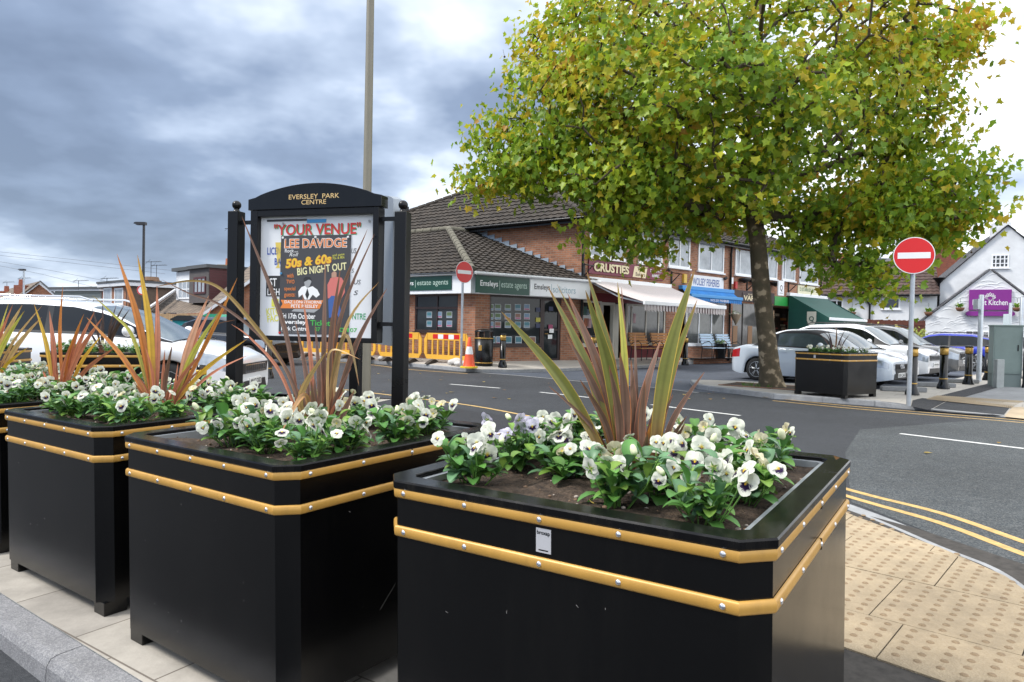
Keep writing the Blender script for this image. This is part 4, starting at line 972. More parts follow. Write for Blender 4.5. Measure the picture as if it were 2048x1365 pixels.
# shop two: white framed front
window(parade, FP.x(1372), FP.x(1448), FP.hit(1410, 690)[1], FP.hit(1410, 608)[1], 0.04, fm=M_white, gm=MATS['reflecting_shop_glass'], fw=0.07, splits=[FP.x(1398), FP.x(1423)], name='shop_window')
b = MB(); za, zb_ = FP.hit(1410, 618.5)[1], FP.hit(1410, 606)[1]
for u0, u1 in ((1398, 1421), (1425, 1446)): b.box(FP.x(u0), FP.x(u1), -0.025, 0.0, za + .05, zb_ - .08)
t = b.build('number_panel', mat('plum_panel', (0.03, 0.012, 0.025), 0.4), parade)
b = MB(); put_text(b, 'Fish & Chips', FP.x(1401), FP.x(1419), za + .10, zb_ - .14, -0.03); put_text(b, '9', FP.x(1433.5), FP.x(1437.5), za + .08, zb_ - .11, -0.03, bold=.02); b.build('lettering', M_signwhite, t)
MB().box(FP.x(1372), FP.x(1449), -0.02, 0.12, FP.hit(1410, 608)[1], FP.hit(1410, 592)[1]).build('blind_box', M_white, parade)
MB().box(FP.x(1353), FP.x(1372), 0.4, 0.45, 0.1, 2.3).build('door', M_glassd, parade)
b = MB(); x, z = FP.hit(1402, 676); b.box(x, x + .35, 0.0, .02, z - .2, z + .05); b.build('window_poster', mat('poster_blue_red', (.25, .10, .30), .5), parade)
# shop three: dark vape shop front; shop four: butcher
M_brownf = mat('brown_fascia', (0.045, 0.025, 0.025), 0.5)
MB().box(FP.x(1464), FP.x(1545), -0.06, 0.1, FP.hit(1500, 605)[1], FP.hit(1500, 583)[1]).build('fascia', M_brownf, parade)
window(parade, FP.x(1464), FP.x(1546), 0.45, FP.hit(1500, 606)[1], 0.06, fm=mat('dark_bronze_frame', (0.02, 0.017, 0.015), .4), gm=mat('smoky_shop_glass', (0.085, 0.08, 0.078), 0.1, var=0.6, vscale=1.0, spec=.6), splits=[FP.x(1486), FP.x(1520)], sill=False, name='shop_window')
for u in (1467, 1497): x, z = FP.hit(u, 668); MB().box(x, x + .35, 0.03, 0.045, z - .45, z + .35).build('window_poster', mat('poster_brown', (0.22, 0.12, 0.06), .6), parade)
MB().box(FP.x(1546), FP.x(1600), -0.05, 0.1, FP.hit(1560, 612)[1], FP.hit(1560, 594)[1]).build('fascia', mat('green_fascia', (0.03, 0.30, 0.06), .4), parade)
b = MB()
for k in range(26):
    x = FP.x(1548) + rnd.uniform(0, 3.3); z = rnd.uniform(0.7, 2.2); w = rnd.uniform(.12, .4); b.box(x, x + w, 1.0 + rnd.uniform(0, .2), 1.25, z, z + rnd.uniform(.06, .2), rnd.randrange(4))
b.build('shelf_display', [mat('goods_cream', (.5, .42, .3), .6), mat('goods_red', (.3, .06, .04), .6), mat('goods_orange', (.45, .2, .06), .6), mat('goods_dark', (.06, .05, .05), .6)], parade)
b = MB()
for u in (1548, 1580, 1614): b.box(FP.x(u), FP.x(u) + .08, 0.05, .12, 0.3, 2.4)
b.box(FP.x(1548), FP.x(1626), 0.05, .12, 0.3, 0.75); b.build('shopfront', mat('timber_shopfront', (.33, .22, .13), .6), parade)
# small fittings on the brickwork
def fit(name, u, v, w, h, m, d=.1, lab=None):
    x, z = FP.hit(u, v); o = MB().box(x - w / 2, x + w / 2, -d, -.002, z - h / 2, z + h / 2).build(name, m, parade, .008); return o
M_bracket = mat('black_iron', (.012, .012, .013), .5)
for u, v in ((1167, 541), (1342, 556), (1493, 572), (1576, 576)):
    x, z = FP.hit(u, v); MB().box(x - .03, x + .03, -.05, 0, z - .25, z + .25).tube([(x, -.03, z + .2), (x, -.5, z + .12)], .02, 6).tube([(x, -.03, z - .2), (x, -.4, z + .12)], .02, 6).build('sign_bracket', M_bracket, parade)
fit('alarm_box', 1367, 558, .20, .36, mat('yellow_alarm', (.62, .40, .05), .4)); fit('alarm_box', 1469, 571, .17, .30, mat('red_alarm', (.45, .02, .02), .4)); fit('vent', 1461, 562, .14, .28, M_white)
for u in (1481, 1502, 1543): 
    x, z = FP.hit(u, 560 + (u - 1481) * .12); MB().lathe([(.02, -.16), (.22, -.05), (.26, .03), (.2, .06)], 10, (x, -.2, z)).build('wall_basket', M_bracket, parade)
for u, v in ((1333, 541), (1447, 557), (1445, 558)): 
    x, z = FP.hit(u, v); MB().ball((x, -.12, z), .07, 8).box(x - .02, x + .02, -.1, 0, z - .02, z + .02).build('spotlight', M_bracket, parade)

# shop signs and awnings (things of their own)
def fsign(name, label, cs, y, mats, cat='sign', th=0.05):
    """flat board on the parade front: px corners (u0, vtop, vbot, u1)"""
    u0, vt, vb, u1 = cs; x0, x1 = FP.x(u0), FP.x(u1); z1, z0 = FP.hit(u0, vt)[1], FP.hit(u0, vb)[1]
    t = frame_thing(FP, name, label, cat); MB().box(x0, x1, y - th, y - .003, z0, z1).build('board', mats[0], t, .006)
    return t, x0, x1, z0, z1, y - th - .004
M_claret = mat('claret_board', (0.155, 0.012, 0.035), .4); M_crm = mat('cream_letter', (.72, .62, .40), .5)
t, x0, x1, z0, z1, yy = fsign('shop_sign', 'long claret bakery sign with cream bubble letters above the pale striped awning', (1173, 519, 547, 1322), 0.0, [M_claret])
w = x1 - x0; h = z1 - z0
b = MB(); put_text(b, 'CRUSTIES', x0 + .05 * w, x0 + .51 * w, z0 + .17 * h, z0 + .86 * h, yy - .012, 0, bold=.07); b.build('lettering', mat('dark_letter_edge', (.05, .01, .012), .5), t)
b = MB(); put_text(b, 'CRUSTIES', x0 + .055 * w, x0 + .505 * w, z0 + .2 * h, z0 + .83 * h, yy - .018, 0, bold=.035, thick=.01); b.build('lettering', M_crm, t)
b = MB(); b.slab([(x0 + .56 * w, z0 + .06 * h), (x0 + .74 * w, z0 + .04 * h), (x0 + .765 * w, z0 + .93 * h), (x0 + .585 * w, z0 + .9 * h)], yy - .006, yy + .002); pn = b.build('panel', M_crm, t)
b = MB(); put_text(b, 'The', x0 + .62 * w, x0 + .70 * w, z0 + .55 * h, z0 + .82 * h, yy - .01); put_text(b, 'Bakers', x0 + .60 * w, x0 + .73 * w, z0 + .16 * h, z0 + .44 * h, yy - .01); b.build('lettering', mat('dark_brown_ink', (.05, .015, .015), .5), pn)
b = MB(); put_text(b, 'Tel: 01977', x0 + .80 * w, x0 + .97 * w, z0 + .56 * h, z0 + .80 * h, yy - .006, bold=.01); put_text(b, '684802', x0 + .83 * w, x0 + .95 * w, z0 + .20 * h, z0 + .44 * h, yy - .006, bold=.01); b.build('lettering', M_signwhite, t)
t, x0, x1, z0, z1, yy = fsign('shop_sign', 'white fishmonger sign with blue lettering above the blue folded awning', (1378, 549, 575, 1443), 0.0, [mat('white_sign_board', (.72, .73, .74), .4)])
w = x1 - x0; h = z1 - z0; b = MB(); put_text(b, 'WOLSEY FISHERIES', x0 + .05 * w, x0 + .86 * w, z0 + .2 * h, z0 + .78 * h, yy, bold=.01); b.build('lettering', mat('blue_ink', (.02, .07, .28), .5), t)
t, x0, x1, z0, z1, yy = fsign('shop_sign', 'brown vape shop lettering panel left of the plane trunk', (1480, 585, 602, 1530), -0.06, [M_brownf], th=.02)
w = x1 - x0; h = z1 - z0; b = MB(); put_text(b, 'VAPE', x0 + .05 * w, x0 + .55 * w, z0 + .08 * h, z0 + .68 * h, yy, bold=.03); put_text(b, 'THE', x0 + .2 * w, x0 + .38 * w, z0 + .74 * h, z0 + .9 * h, yy); b.build('lettering', M_crm, t)
t, x0, x1, z0, z1, yy = fsign('shop_sign', 'cream butcher sign with green lettering above the dark green awning', (1592, 570, 588, 1633), 0.0, [mat('pale_cream_board', (.66, .63, .44), .5)])
w = x1 - x0; h = z1 - z0; b = MB(); put_text(b, "D.STARKEY 'N'", x0 + .08 * w, x0 + .8 * w, z0 + .35 * h, z0 + .75 * h, yy, bold=.01); b.build('lettering', mat('green_ink', (.02, .12, .05), .5), t)
x, z = FP.hit(1560, 577, -.5); t = frame_thing(FP, 'hanging_sign', 'square white projecting sign with black letter Q beside the green fascia', 'sign')
MB().box(x - .26, x + .26, -.56, -.5, z - .34, z + .34).build('board', M_white, t, .01); b = MB(); put_text(b, 'Q', x - .11, x + .11, z - .16, z + .14, -.565, bold=.01); b.box(x - .14, x + .14, -.564, -.561, z - .235, z - .215); b.build('lettering', M_blackpaint, t); MB().tube([(x, -.5, z + .3), (x, 0, z + .3)], .02, 6).build('bracket', M_bracket, t)

def striped(name, a, b_, per, rot=0, rough=.8):
    m = bpy.data.materials.new(name); m.use_nodes = True; t = m.node_tree; p = t.nodes['Principled BSDF']; L = t.links.new; N = t.nodes.new
    c = N('ShaderNodeTexCoord'); s = N('ShaderNodeSeparateXYZ'); L(c.outputs['Object'], s.inputs[0])
    d = N('ShaderNodeMath'); d.operation = 'DIVIDE'; L(s.outputs[0], d.inputs[0]); d.inputs[1].default_value = per
    f = N('ShaderNodeMath'); f.operation = 'FRACT'; L(d.outputs[0], f.inputs[0]); g = N('ShaderNodeMath'); g.operation = 'GREATER_THAN'; L(f.outputs[0], g.inputs[0]); g.inputs[1].default_value = .62
    x = N('ShaderNodeMix'); x.data_type = 'RGBA'; L(g.outputs[0], x.inputs['Factor']); x.inputs['A'].default_value = (*a, 1); x.inputs['B'].default_value = (*b_, 1)
    L(x.outputs['Result'], p.inputs['Base Color']); p.inputs['Roughness'].default_value = rough
    return m
M_aw1 = striped('pale_striped_canvas', (.60, .55, .53), (.40, .35, .34), .13); M_val = striped('striped_valance', (.58, .53, .52), (.16, .12, .12), .16)
# pale awning: back edge on the wall, front bar out over the pavement
def awning(label, ub0, ub1, vb, proj, drop, m, mv, val=.22, bar=M_white, cheeks=None, x_over=0.0, scallop=.16):
    x0, z = FP.hit(ub0, vb); x1 = FP.x(ub1); zt = z; t = frame_thing(FP, 'awning', label, 'awning')
    y1 = -proj; zf = zt - drop; n = 10; vs = []
    for i in range(n + 1):
        q = i / n; vs += [(x0, -.12 - (proj - .12) * q, zt - drop * q - .05 * math.sin(q * math.pi)), (x1, -.12 - (proj - .12) * q, zt - drop * q - .05 * math.sin(q * math.pi))]
    b = MB().add(vs, [(2 * i, 2 * i + 1, 2 * i + 3, 2 * i + 2) for i in range(n)], 0, True)
    b.add([(v[0], v[1], v[2] - .012) for v in vs], [(2 * i + 2, 2 * i + 3, 2 * i + 1, 2 * i) for i in range(n)], 0, True)
    b.build('canopy', m, t)
    MB().box(x0 - .04, x1 + .04, -.2, -.003, zt - .06, zt + .1).build('cassette', bar, t, .02)
    MB().box(x0 - .03, x1 + .03, y1 - .07, y1 + .03, zf - .09, zf + .04).build('front_bar', bar, t, .02)
    k = int((x1 - x0) / scallop) + 1; vs = []; fs = []
    for i in range(k * 4 + 1):
        xx = min(x1, x0 + i * scallop / 4); ph = (i % 4) / 4; vs += [(xx, y1 - .02 + .012 * math.sin(i * 1.7), zf - .085), (xx, y1 - .02 + .02 * math.sin(i * 1.7), zf - .085 - val + .05 * abs(ph - .5) * 2)]
    b = MB().add(vs, [(2 * i, 2 * i + 1, 2 * i + 3, 2 * i + 2) for i in range(k * 4)]); b.build('valance', mv, t)
    for xx in (x0 + .15, x1 - .15): MB().tube([(xx, -.15, zt - .1), (xx, -proj * .55, zt - drop * .5 - .22), (xx, y1, zf - .05)], .03, 6).build('arm', bar, t)
    if cheeks:
        for xx in (x0, x1): MB().add([(xx, -.12, zt), (xx, y1, zf), (xx, y1, zf - val - .1), (xx, -.12, zt - drop - .62)], [(0, 1, 2, 3)]).build('side_panel', cheeks, t)
    return t, x0, x1, y1, zt, zf
awning('wide pale striped awning over the red bakery front', 1172, 1332, 560, 2.55, .80, M_aw1, M_val)
M_blue = mat('blue_canvas', (.02, .19, .52), .6, var=.15, vscale=3)
t, x0, x1, y1, zt, zf = awning('narrow bright blue folded awning above the white fish shop window', 1358, 1458, 576, .55, .28, M_blue, M_blue, .18, mat('blue_bar', (.06, .27, .58), .5))
b = MB(); put_text(b, 'WOLSEY FISHERIES', x0 + .35 * (x1 - x0), x0 + .72 * (x1 - x0), zf - .21, zf - .12, y1 - .055); b.build('lettering', M_signwhite, t)
M_grn = mat('dark_green_canvas', (.006, .065, .050), .65, var=.12, vscale=3)
t, x0, x1, y1, zt, zf = awning('dark green butcher awning with closed sides and a white crest', 1573, 1646, 590, 2.1, 1.12, M_grn, M_grn, .24, M_white, M_grn, scallop=.5)
b = MB(); put_text(b, 'Starkey the Butcher', x0 + .35 * (x1 - x0), x0 + .82 * (x1 - x0), zf - .24, zf - .13, y1 - .06); b.build('lettering', M_signwhite, t)
cx_, cz_ = -1.25, zt - 1.05
sh = [(-.22, .34), (-.22, -.08), (-.13, -.26), (0, -.36), (.13, -.26), (.22, -.08), (.22, .34)]
b = MB(); b.add([(x0 - .008, cx_ + p[0], cz_ + p[1] - .1) for p in sh], [tuple(range(7))]); cr = b.build('crest', mat('crest_white', (.6, .58, .48), .5), t)
b = MB(); v, fs = text_mesh('Q', 1.0, .02); b.add([(x0 - .014, cx_ - (p[0] - .0) * .30, cz_ + p[1] * .30 - .1) for p in v], fs); b.build('lettering', M_grn, cr)

# ------------------------------------------------------------------ corner estate agency (single storey, joined to the side wall)
E0 = pxy(950, 21.0); FE = Frame(E0, M0)
EL = (E0[0] + Lw.x * 7.2, E0[1] + Lw.y * 7.2); FL = Frame(EL, E0); LL = FL.len
agency = thing('corner_shop', 'single storey brick corner shop with white fascia and brown hipped roof', 'building', (E0[0], E0[1], 0), FE.a)
to_l = lambda w: tuple(FE.loc(w))
def from_fl(x, y, z): return FE.loc(FL.world(x, y, z))
EAV = 2.98; FB = 2.36
b = MB(); e0 = Vector((0, 0, 0)); el = FE.loc((*EL, 0)); m0 = FE.loc((*M0, 0)); far = el + (m0 - e0)
b.prism([(0.02, 0.02), (FE.len - .02, .02), (far.x, far.y), (el.x + .02, el.y)], FB - .02, EAV - .02)
wl_ = MB()
def pier_r(u0, u1, z0=0, z1=FB, mb=None, d=.3): (mb or wl_).box(max(0, FE.x(u0)), min(FE.len, FE.x(u1)), 0, d, z0, z1)
pier_r(950, 979); pier_r(1122, 1170); pier_r(979, 1084, 0, FE.hit(1030, 693)[1])
wl_.v = wl_.v; 
mbl = MB(); ml = Matrix.Rotation(FL.a - FE.a, 4, 'Z'); ml.translation = FE.loc(FL.o); mbl.M = ml
zL = FL.hit(870, 664)[1]
for u0, u1, z0, z1 in ((915, 951, 0, FB), (600, 829, 0, FB), (829, 915, 0, zL)):
    mbl.box(max(0, FL.x(u0)), min(LL, FL.x(u1)), 0.001, .3, z0, z1 - .002)
wl_.v += mbl.v; off = len(wl_.v) - len(mbl.v); wl_.f += [tuple(i + off for i in f) for f in mbl.f]; wl_.mi += mbl.mi; wl_.sm += mbl.sm; wl_.c += mbl.c
wl_.build('wall', M_brick, agency); b.build('wall_head', M_brick, agency)
MB().prism([(1.2, 1.2), (FE.len - .1, 1.2), (far.x, far.y), (el.x + .6, el.y)], 0, FB - .05).build('interior', mat('agency_interior', (.07, .075, .07), .8, var=.4, vscale=2), agency)
M_upvcb = mat('brown_window_frame', (.030, .014, .012), .4)
M_agl = mat('agency_glass', (.018, .022, .024), .05, var=.5, vscale=.8, spec=.3)
window(agency, FE.x(979), FE.x(1084), FE.hit(1030, 691)[1], FB - .02, .06, fm=M_upvcb, gm=M_agl, fw=.06, name='shop_window')
d = window(agency, FE.x(1085), FE.x(1122), .22, FB - .02, .08, fm=M_upvcb, gm=M_agl, fw=.10, nz=2, sill=False, name='door')
x, z = FE.hit(1090, 668); MB().tube([(x, .0, z), (x, -.03, z), (x + .1, -.03, z)], .012, 6).build('handle', M_gold, d)
gl = link('left_front', None, agency); S.collection.objects.unlink(gl); bpy.data.objects.remove(gl)
def on_left(o): o.matrix_local = ml; return o
w = on_left(window(agency, FL.x(829), FL.x(915), zL, FB - .02, .06, fm=M_upvcb, gm=M_agl, fw=.06, splits=[FL.x(873)], name='shop_window')); 
b = MB(); zt = FL.hit(870, 616)[1]; b.box(FL.x(829), FL.x(915), .005, .05, zt - .04, zt + .03); on_left(b.build('transom', M_upvcb, agency))
# property cards in the windows
CARD = []
for k in range(6):
    b = MB(); b.box(-.12, .12, -.004, 0, -.10, .10, 0); b.box(-.10, .10, -.008, -.004, -.03, .085, 1 + k % 4); b.box(-.10, .10, -.007, -.004, -.08, -.045, 1 if k % 2 else 5)
    CARD.append(b.mesh('display_card', [mat('card_white', (.42, .45, .47), .5), mat('card_sky', (.14, .22, .32), .5), mat('card_lawn', (.09, .14, .06), .5), mat('card_brick', (.2, .10, .07), .5), mat('card_teal', (.05, .16, .2), .5), mat('card_pink', (.35, .04, .14), .5)]))
def cards(fr, us, vs, y, w=.24, h=.20, left=False):
    for v in vs:
        for u in us:
            x, z = fr.hit(u, v); o = link('display_card', rnd.choice(CARD), agency); m = Matrix.Translation((x, y, z)) @ Matrix.Diagonal((w / .24, 1, h / .2, 1)); o.matrix_local = (ml @ m) if left else m
cards(FE, (982, 997, 1017, 1037, 1055), (615, 633, 650), .04); cards(FE, (985, 1000, 1018, 1038, 1066), (682,), .03, .26, .28)
cards(FL, (857, 877, 897), (630, 648), .04, left=True); cards(FL, (847, 861, 884, 909), (678,), .04, .22, .3, left=True)
STK = [mat('sticker_navy', (.03, .04, .09), .5), mat('sticker_yellow', (.4, .36, .05), .5), mat('sticker_pink', (.3, .05, .12), .5), M_signwhite]
for u, v, c in ((1077, 620, 0), (1077, 640, 1), (1077, 652, 0), (1103, 618, 0), (1102, 654, 2), (1104, 662, 3), (1101, 674, 3)): x, z = FE.hit(u, v); MB().box(x - .09, x + .09, .02, .03, z - .07, z + .07).build('sticker', STK[c], agency)
# fascia, gutter, roof
fz0, fz1 = FB - .02, EAV - .06
b = MB().box(-.06, FE.len + .1, -.30, -.02, fz0, fz1); b.build('fascia', M_white, agency, .01)
b = MB().box(0, LL - .001 + .06, -.30, -.02, fz0 + .002, fz1 - .002); on_left(b.build('fascia', M_white, agency, .01))
on_left(MB().tube([(0, -.34, EAV - .02), (LL + .3, -.34, EAV - .02)], .06, 8).build('gutter', M_white, agency)); MB().tube([(-.3, -.34, EAV - .02), (FE.len + .5, -.34, EAV - .02)], .06, 8).build('gutter', M_white, agency)
A1w = Vector((-2.49, 25.9, 4.97)); A1 = FE.loc(A1w); A2w = Vector((2.39 - .796 * 4.98, 23.5 + .606 * 4.98, 4.97)); A2 = FE.loc(A2w); A3 = FE.loc(A1w + Lw * 5.5)
c0 = Vector((-.36, -.36, EAV)); c1 = FE.loc((*M0, 0)) + Vector((.36, -.36, EAV)); cl = FE.loc((*EL, 0)) + Vector((-.4, -.1, EAV))
c0l = from_fl(LL, -.36, EAV); 
b = MB(); tiled(b, [c0, c1, A2, A1], .28, .26, .032, .038); tiled(b, [cl, c0, A1, A3], .28, .26, .032, .038)
b2 = MB(); cap(b2, c0 + Vector((0, 0, .05)), A1 + Vector((0, 0, .05)), .12); cap(b2, A1 + Vector((0, 0, .04)), A3 + Vector((0, 0, .04)), .11); cap(b2, A2 + Vector((0, 0, .04)), A1 + Vector((0, 0, .04)), .11)
rf = b.build('roof', M_tile, agency); b2.build('ridge_tiles', mat('mossy_ridge', (.13, .12, .09), .9, var=.4, vscale=5), rf)
b = MB(); n = 14; nv = (FE.loc(Vector((*M0, 0))) - FE.loc(Vector((*M0, 0)) + Lw)).normalized(); out = Vector((-nv.y, nv.x, 0)); 
if out.dot(Vector((-1, 0, 0))) < 0: out = -out
for i in range(n):
    p, q = Vector((c1.x - .36, c1.y + .36, EAV)).lerp(A2, i / n), Vector((c1.x - .36, c1.y + .36, EAV)).lerp(A2, (i + 1.0) / n)
    b.add([p + out * .03 + Vector((0, 0, -.05)), q + out * .03 + Vector((0, 0, -.05)), q + out * .03 + Vector((0, 0, .12)), p + out * .03 + Vector((0, 0, .30))], [(0, 1, 2, 3)])
    b.add([p + out * .03 + Vector((0, 0, .02)), q + out * .03 + Vector((0, 0, .02)), q + out * .22 + Vector((0, 0, .06)), p + out * .22 + Vector((0, 0, .06))], [(0, 1, 2, 3)])
b.build('flashing', M_lead, agency)
# signs on the fascia
M_dkg = mat('dark_green_board', (.006, .055, .036), .35)
def esign(fr, label, u0, u1, vt, vb, m, txt, cols):
    x0, z1 = fr.hit(u0, vt, -.3); x1 = fr.x(u1, 570, -.3); z0 = fr.hit(u0, vb, -.3)[1]; z1 = min(z1, fz1 - .02); z0 = max(z0, fz0 + .02)
    t = frame_thing(fr, 'shop_sign', label, 'sign'); MB().box(x0, x1, -.325, -.302, z0, z1).build('board', m, t, .003)
    w, h = x1 - x0, z1 - z0
    b = MB(); put_text(b, txt[0], x0 + .08 * w, x0 + .40 * w, z0 + .30 * h, z0 + .72 * h, -.33, bold=.012); b.build('lettering', cols[0], t)
    b = MB(); b.box(x0 + .428 * w, x0 + .434 * w, -.332, -.327, z0 + .22 * h, z0 + .76 * h); put_text(b, txt[1], x0 + .46 * w, x0 + .95 * w, z0 + .26 * h, z0 + .68 * h, -.33); b.build('lettering', cols[1], t)
M_ink = mat('charcoal_ink', (.03, .03, .035), .5)
esign(FE, 'green estate agent sign right of the no entry sign on the white fascia', 951, 1058, 550, 588, M_dkg, ('Emsleys', 'estate agents'), (M_signwhite, mat('pale_green_letter', (.45, .58, .5), .5)))
esign(FE, 'white solicitors sign beside the claret bakery sign', 1060, 1155, 558, 596, M_white, ('Emsleys', 'solicitors'), (M_ink, mat('grey_blue_letter', (.30, .42, .48), .5)))
esign(FL, 'green estate agent sign left of the no entry sign, partly behind the noticeboard post', 782, 904, 553, 583, M_dkg, ('Emsleys', 'estate agents'), (M_signwhite, MATS['pale_green_letter']))
# forecourt pavement of the parade, rising to the shop doors
fc = gp([(1467, 725.5), (1368, 730), (1313, 735), (1245, 738), (1155, 742), (1089, 744.5), (1040, 745.5), (1000, 745.5), (932, 744), (859, 737), (740, 727.5), (640, 721), (559, 719), (470, 714)])
wf = [EL, E0, M0, M1]
def FZ(x, y):
    q = Vector((x, y, 0)); best = 1e9
    for a, c in zip(wf[:-1], wf[1:]):
        a, c = Vector((*a, 0)), Vector((*c, 0)); t_ = max(0, min(1, (q - a).dot(c - a) / (c - a).length_squared)); best = min(best, (a + (c - a) * t_ - q).length)
    return .12 + .15 * max(0, 1 - best / 2.5)
wl2 = [(EL[0] - 5, EL[1] + 3.5), EL, E0, M0, ((M0[0] + M1[0]) / 2, (M0[1] + M1[1]) / 2), M1, (M1[0] + 6, M1[1] + 5)]
mb = MB(); outer = list(reversed(fc)) + [(pxy(1650, 30)), (pxy(1800, 33))]; outer = smooth_path(outer, 4)
def near_on(pl, k, n):
    t_ = k / (n - 1) * (len(pl) - 1); i = min(int(t_), len(pl) - 2); f = t_ - i; return Vector((pl[i][0] + (pl[i + 1][0] - pl[i][0]) * f, pl[i][1] + (pl[i + 1][1] - pl[i][1]) * f, 0))
def closest_wall(p):
    best = None; bd = 1e9
    for a, c in zip(wl2[:-1], wl2[1:]):
        a, c = Vector((*a, 0)), Vector((*c, 0)); t_ = max(0, min(1, (p - a).dot(c - a) / (c - a).length_squared)); q = a + (c - a) * t_
        if (q - p).length < bd: bd = (q - p).length; best = q
    return best
rows = []; No = len(outer)
for i in range(No):
    p = Vector((*outer[i], 0)); q = closest_wall(p); d_ = q - p; q2 = q + (d_.normalized() * .5 if d_.length > .01 else d_)
    rows.append([Vector((p.x, p.y, -.05)), Vector((p.x, p.y, .09)), p.lerp(q, .02) + Vector((0, 0, .115)), p.lerp(q, .5) + Vector((0, 0, .16)), q + Vector((0, 0, .26)), q2 + Vector((0, 0, .26))])
vs = [v for r_ in rows for v in r_]; k = 6
mb.add(vs, [(i * k + j, (i + 1) * k + j, (i + 1) * k + j + 1, i * k + j + 1) for i in range(No - 1) for j in range(k - 1)], 0)
me = mb.mesh('forecourt_pavement', [M_flagfar, M_kerb])
bm = bmesh.new(); bm.from_mesh(me); bmesh.ops.recalc_face_normals(bm, faces=bm.faces)
if sum(f.normal.z for f in bm.faces) < 0: bmesh.ops.reverse_faces(bm, faces=bm.faces)
bm.to_mesh(me); bm.free()
for i, p in enumerate(me.polygons): p.material_index = 1 if p.normal.z < .6 else 0
struct(link('forecourt_pavement', me))

# ------------------------------------------------------------------ white restaurant on the right
PB0 = pxy(1846, 41.4); PB1 = pxy(2180, 38.0); FR = Frame(PB0, PB1)
pub = frame_thing(FR, 'white_restaurant', 'large white rendered gabled restaurant with small gable in front', 'building')
h = FR.hit
ap = h(2016, 452); lo = h(1846, 595); rx = 2 * ap[0] - lo[0]
b = MB(); b.slab([(lo[0], 0), (rx, 0), (rx, lo[1]), (ap[0], ap[1]), (lo[0], lo[1])], 0, .4); b.box(lo[0], rx, .4, 9, 0, lo[1]); 
M_rr = mat('rough_white_render', (.66, .67, .68), .85, var=.10, vscale=.9, bump=1.0, bscale=2.6)
b.build('wall', M_rr, pub)
b = MB()
for sx in (lo[0] - .25, rx + .25):
    dz = (ap[1] - lo[1]) / (ap[0] - lo[0]); zz = lo[1] - .25 * dz
    tiled(b, [(sx, -.12, zz + .06), (ap[0], -.12, ap[1] + .06), (ap[0], 9, ap[1] + .06), (sx, 9, zz + .06)], .3, .3, .015, .02, wave=False)
b.build('roof', M_slate, pub)
cz = ap[1] - .3; b = MB().box(ap[0] - .55, ap[0] + .35, 1.0, 1.9, cz - .6, h(2010, 440)[1]); ch = b.build('chimney', M_rr, pub); MB().lathe([(.14, 0), (.12, .55)], 10, (ap[0] - .15, 1.4, h(2010, 440)[1])).build('chimney_pot', mat('plum_pot', (.12, .06, .07), .7), ch)
x0, z1 = h(1983, 510); x1, z0 = h(2017, 536); window(pub, x0, x1, z0, z1, 0, 4, 3, gm=M_glassd, fw=.07)
# front gable (porch) with purple sign
FQ = Frame(pxy(1700, 38.2), pxy(2180, 38.2)); hq = lambda u, v: FR.hit(u, v, -.9)
pa, pl0, pr0 = hq(1981, 541), hq(1845, 643), None
porch_r = 2 * pa[0] - pl0[0]
MB().slab([(pl0[0], 0), (porch_r, 0), (porch_r, pl0[1]), (pa[0], pa[1]), (pl0[0], pl0[1])], -.9, -.01).build('front_gable', M_rr, pub)
b = MB()
for s_, e_ in (((pl0[0] - .1, pl0[1] - .06), pa), ((porch_r + .1, pl0[1] - .06), pa)):
    d_ = Vector((e_[0] - s_[0], 0, e_[1] - s_[1])); nn = Vector((-d_.z, 0, d_.x)).normalized(); nn = nn if nn.z > 0 else -nn
    a, c = Vector((s_[0], 0, s_[1])), Vector((e_[0], 0, e_[1]))
    b.add([a + Vector((0, -.98, 0)) + nn * .03, c + Vector((0, -.98, 0)) + nn * .03, c + Vector((0, 0, 0)) + nn * .03, a + nn * .03, a + Vector((0, -.98, 0)) + nn * .11, c + Vector((0, -.98, 0)) + nn * .11, c + nn * .11, a + nn * .11], [(0, 1, 2, 3), (7, 6, 5, 4), (0, 4, 5, 1), (1, 5, 6, 2), (2, 6, 7, 3), (3, 7, 4, 0)], 0)
b.build('porch_roof', M_slate, pub)
# render arcs: trowel marks as low ridges
b = MB(); r_ = random.Random(5)
for k in range(210):
    z = r_.uniform(1.2, 6.0); x = r_.uniform(pl0[0] + .3, porch_r - .3); lim = pl0[1] + (pa[1] - pl0[1]) * (1 - abs(x - pa[0]) / (pa[0] - pl0[0]))
    if z > lim - .2: continue
    w = r_.uniform(.25, .5); pts = [(x + w * (t_ - .5) * 2, -.903, z + .16 * math.sin(math.pi * t_) + .1 * t_) for t_ in (0, .2, .4, .6, .8, 1)]
    b.tube(pts, [.004, .016, .022, .022, .016, .004], 4, 0, False)
b.build('render_ridges', M_render, pub)
for u0, u1, vt, vb in ((1930, 1960, 661, 690), (1964, 1990, 663, 690)):
    a, c = hq(u0, vt), hq(u1, vb); window(pub, a[0], c[0], c[1], a[1], -.9, 2, 2, gm=M_glassd, fw=.06)
sg = frame_thing(FR, 'restaurant_sign', 'purple restaurant sign with white lotus emblem on the white gable', 'sign')
M_pur = mat('purple_board', (.20, .015, .21), .45)
a, c = hq(1938, 580), hq(2021, 621); MB().box(a[0], c[0], -1.05, -.903, c[1], a[1]).build('board', M_pur, sg, .01)
l0, l1 = hq(1931, 623), hq(2028, 633); b = MB(); zc_ = (l0[1] + l1[1]) / 2; hr = (l0[1] - l1[1]) / 2
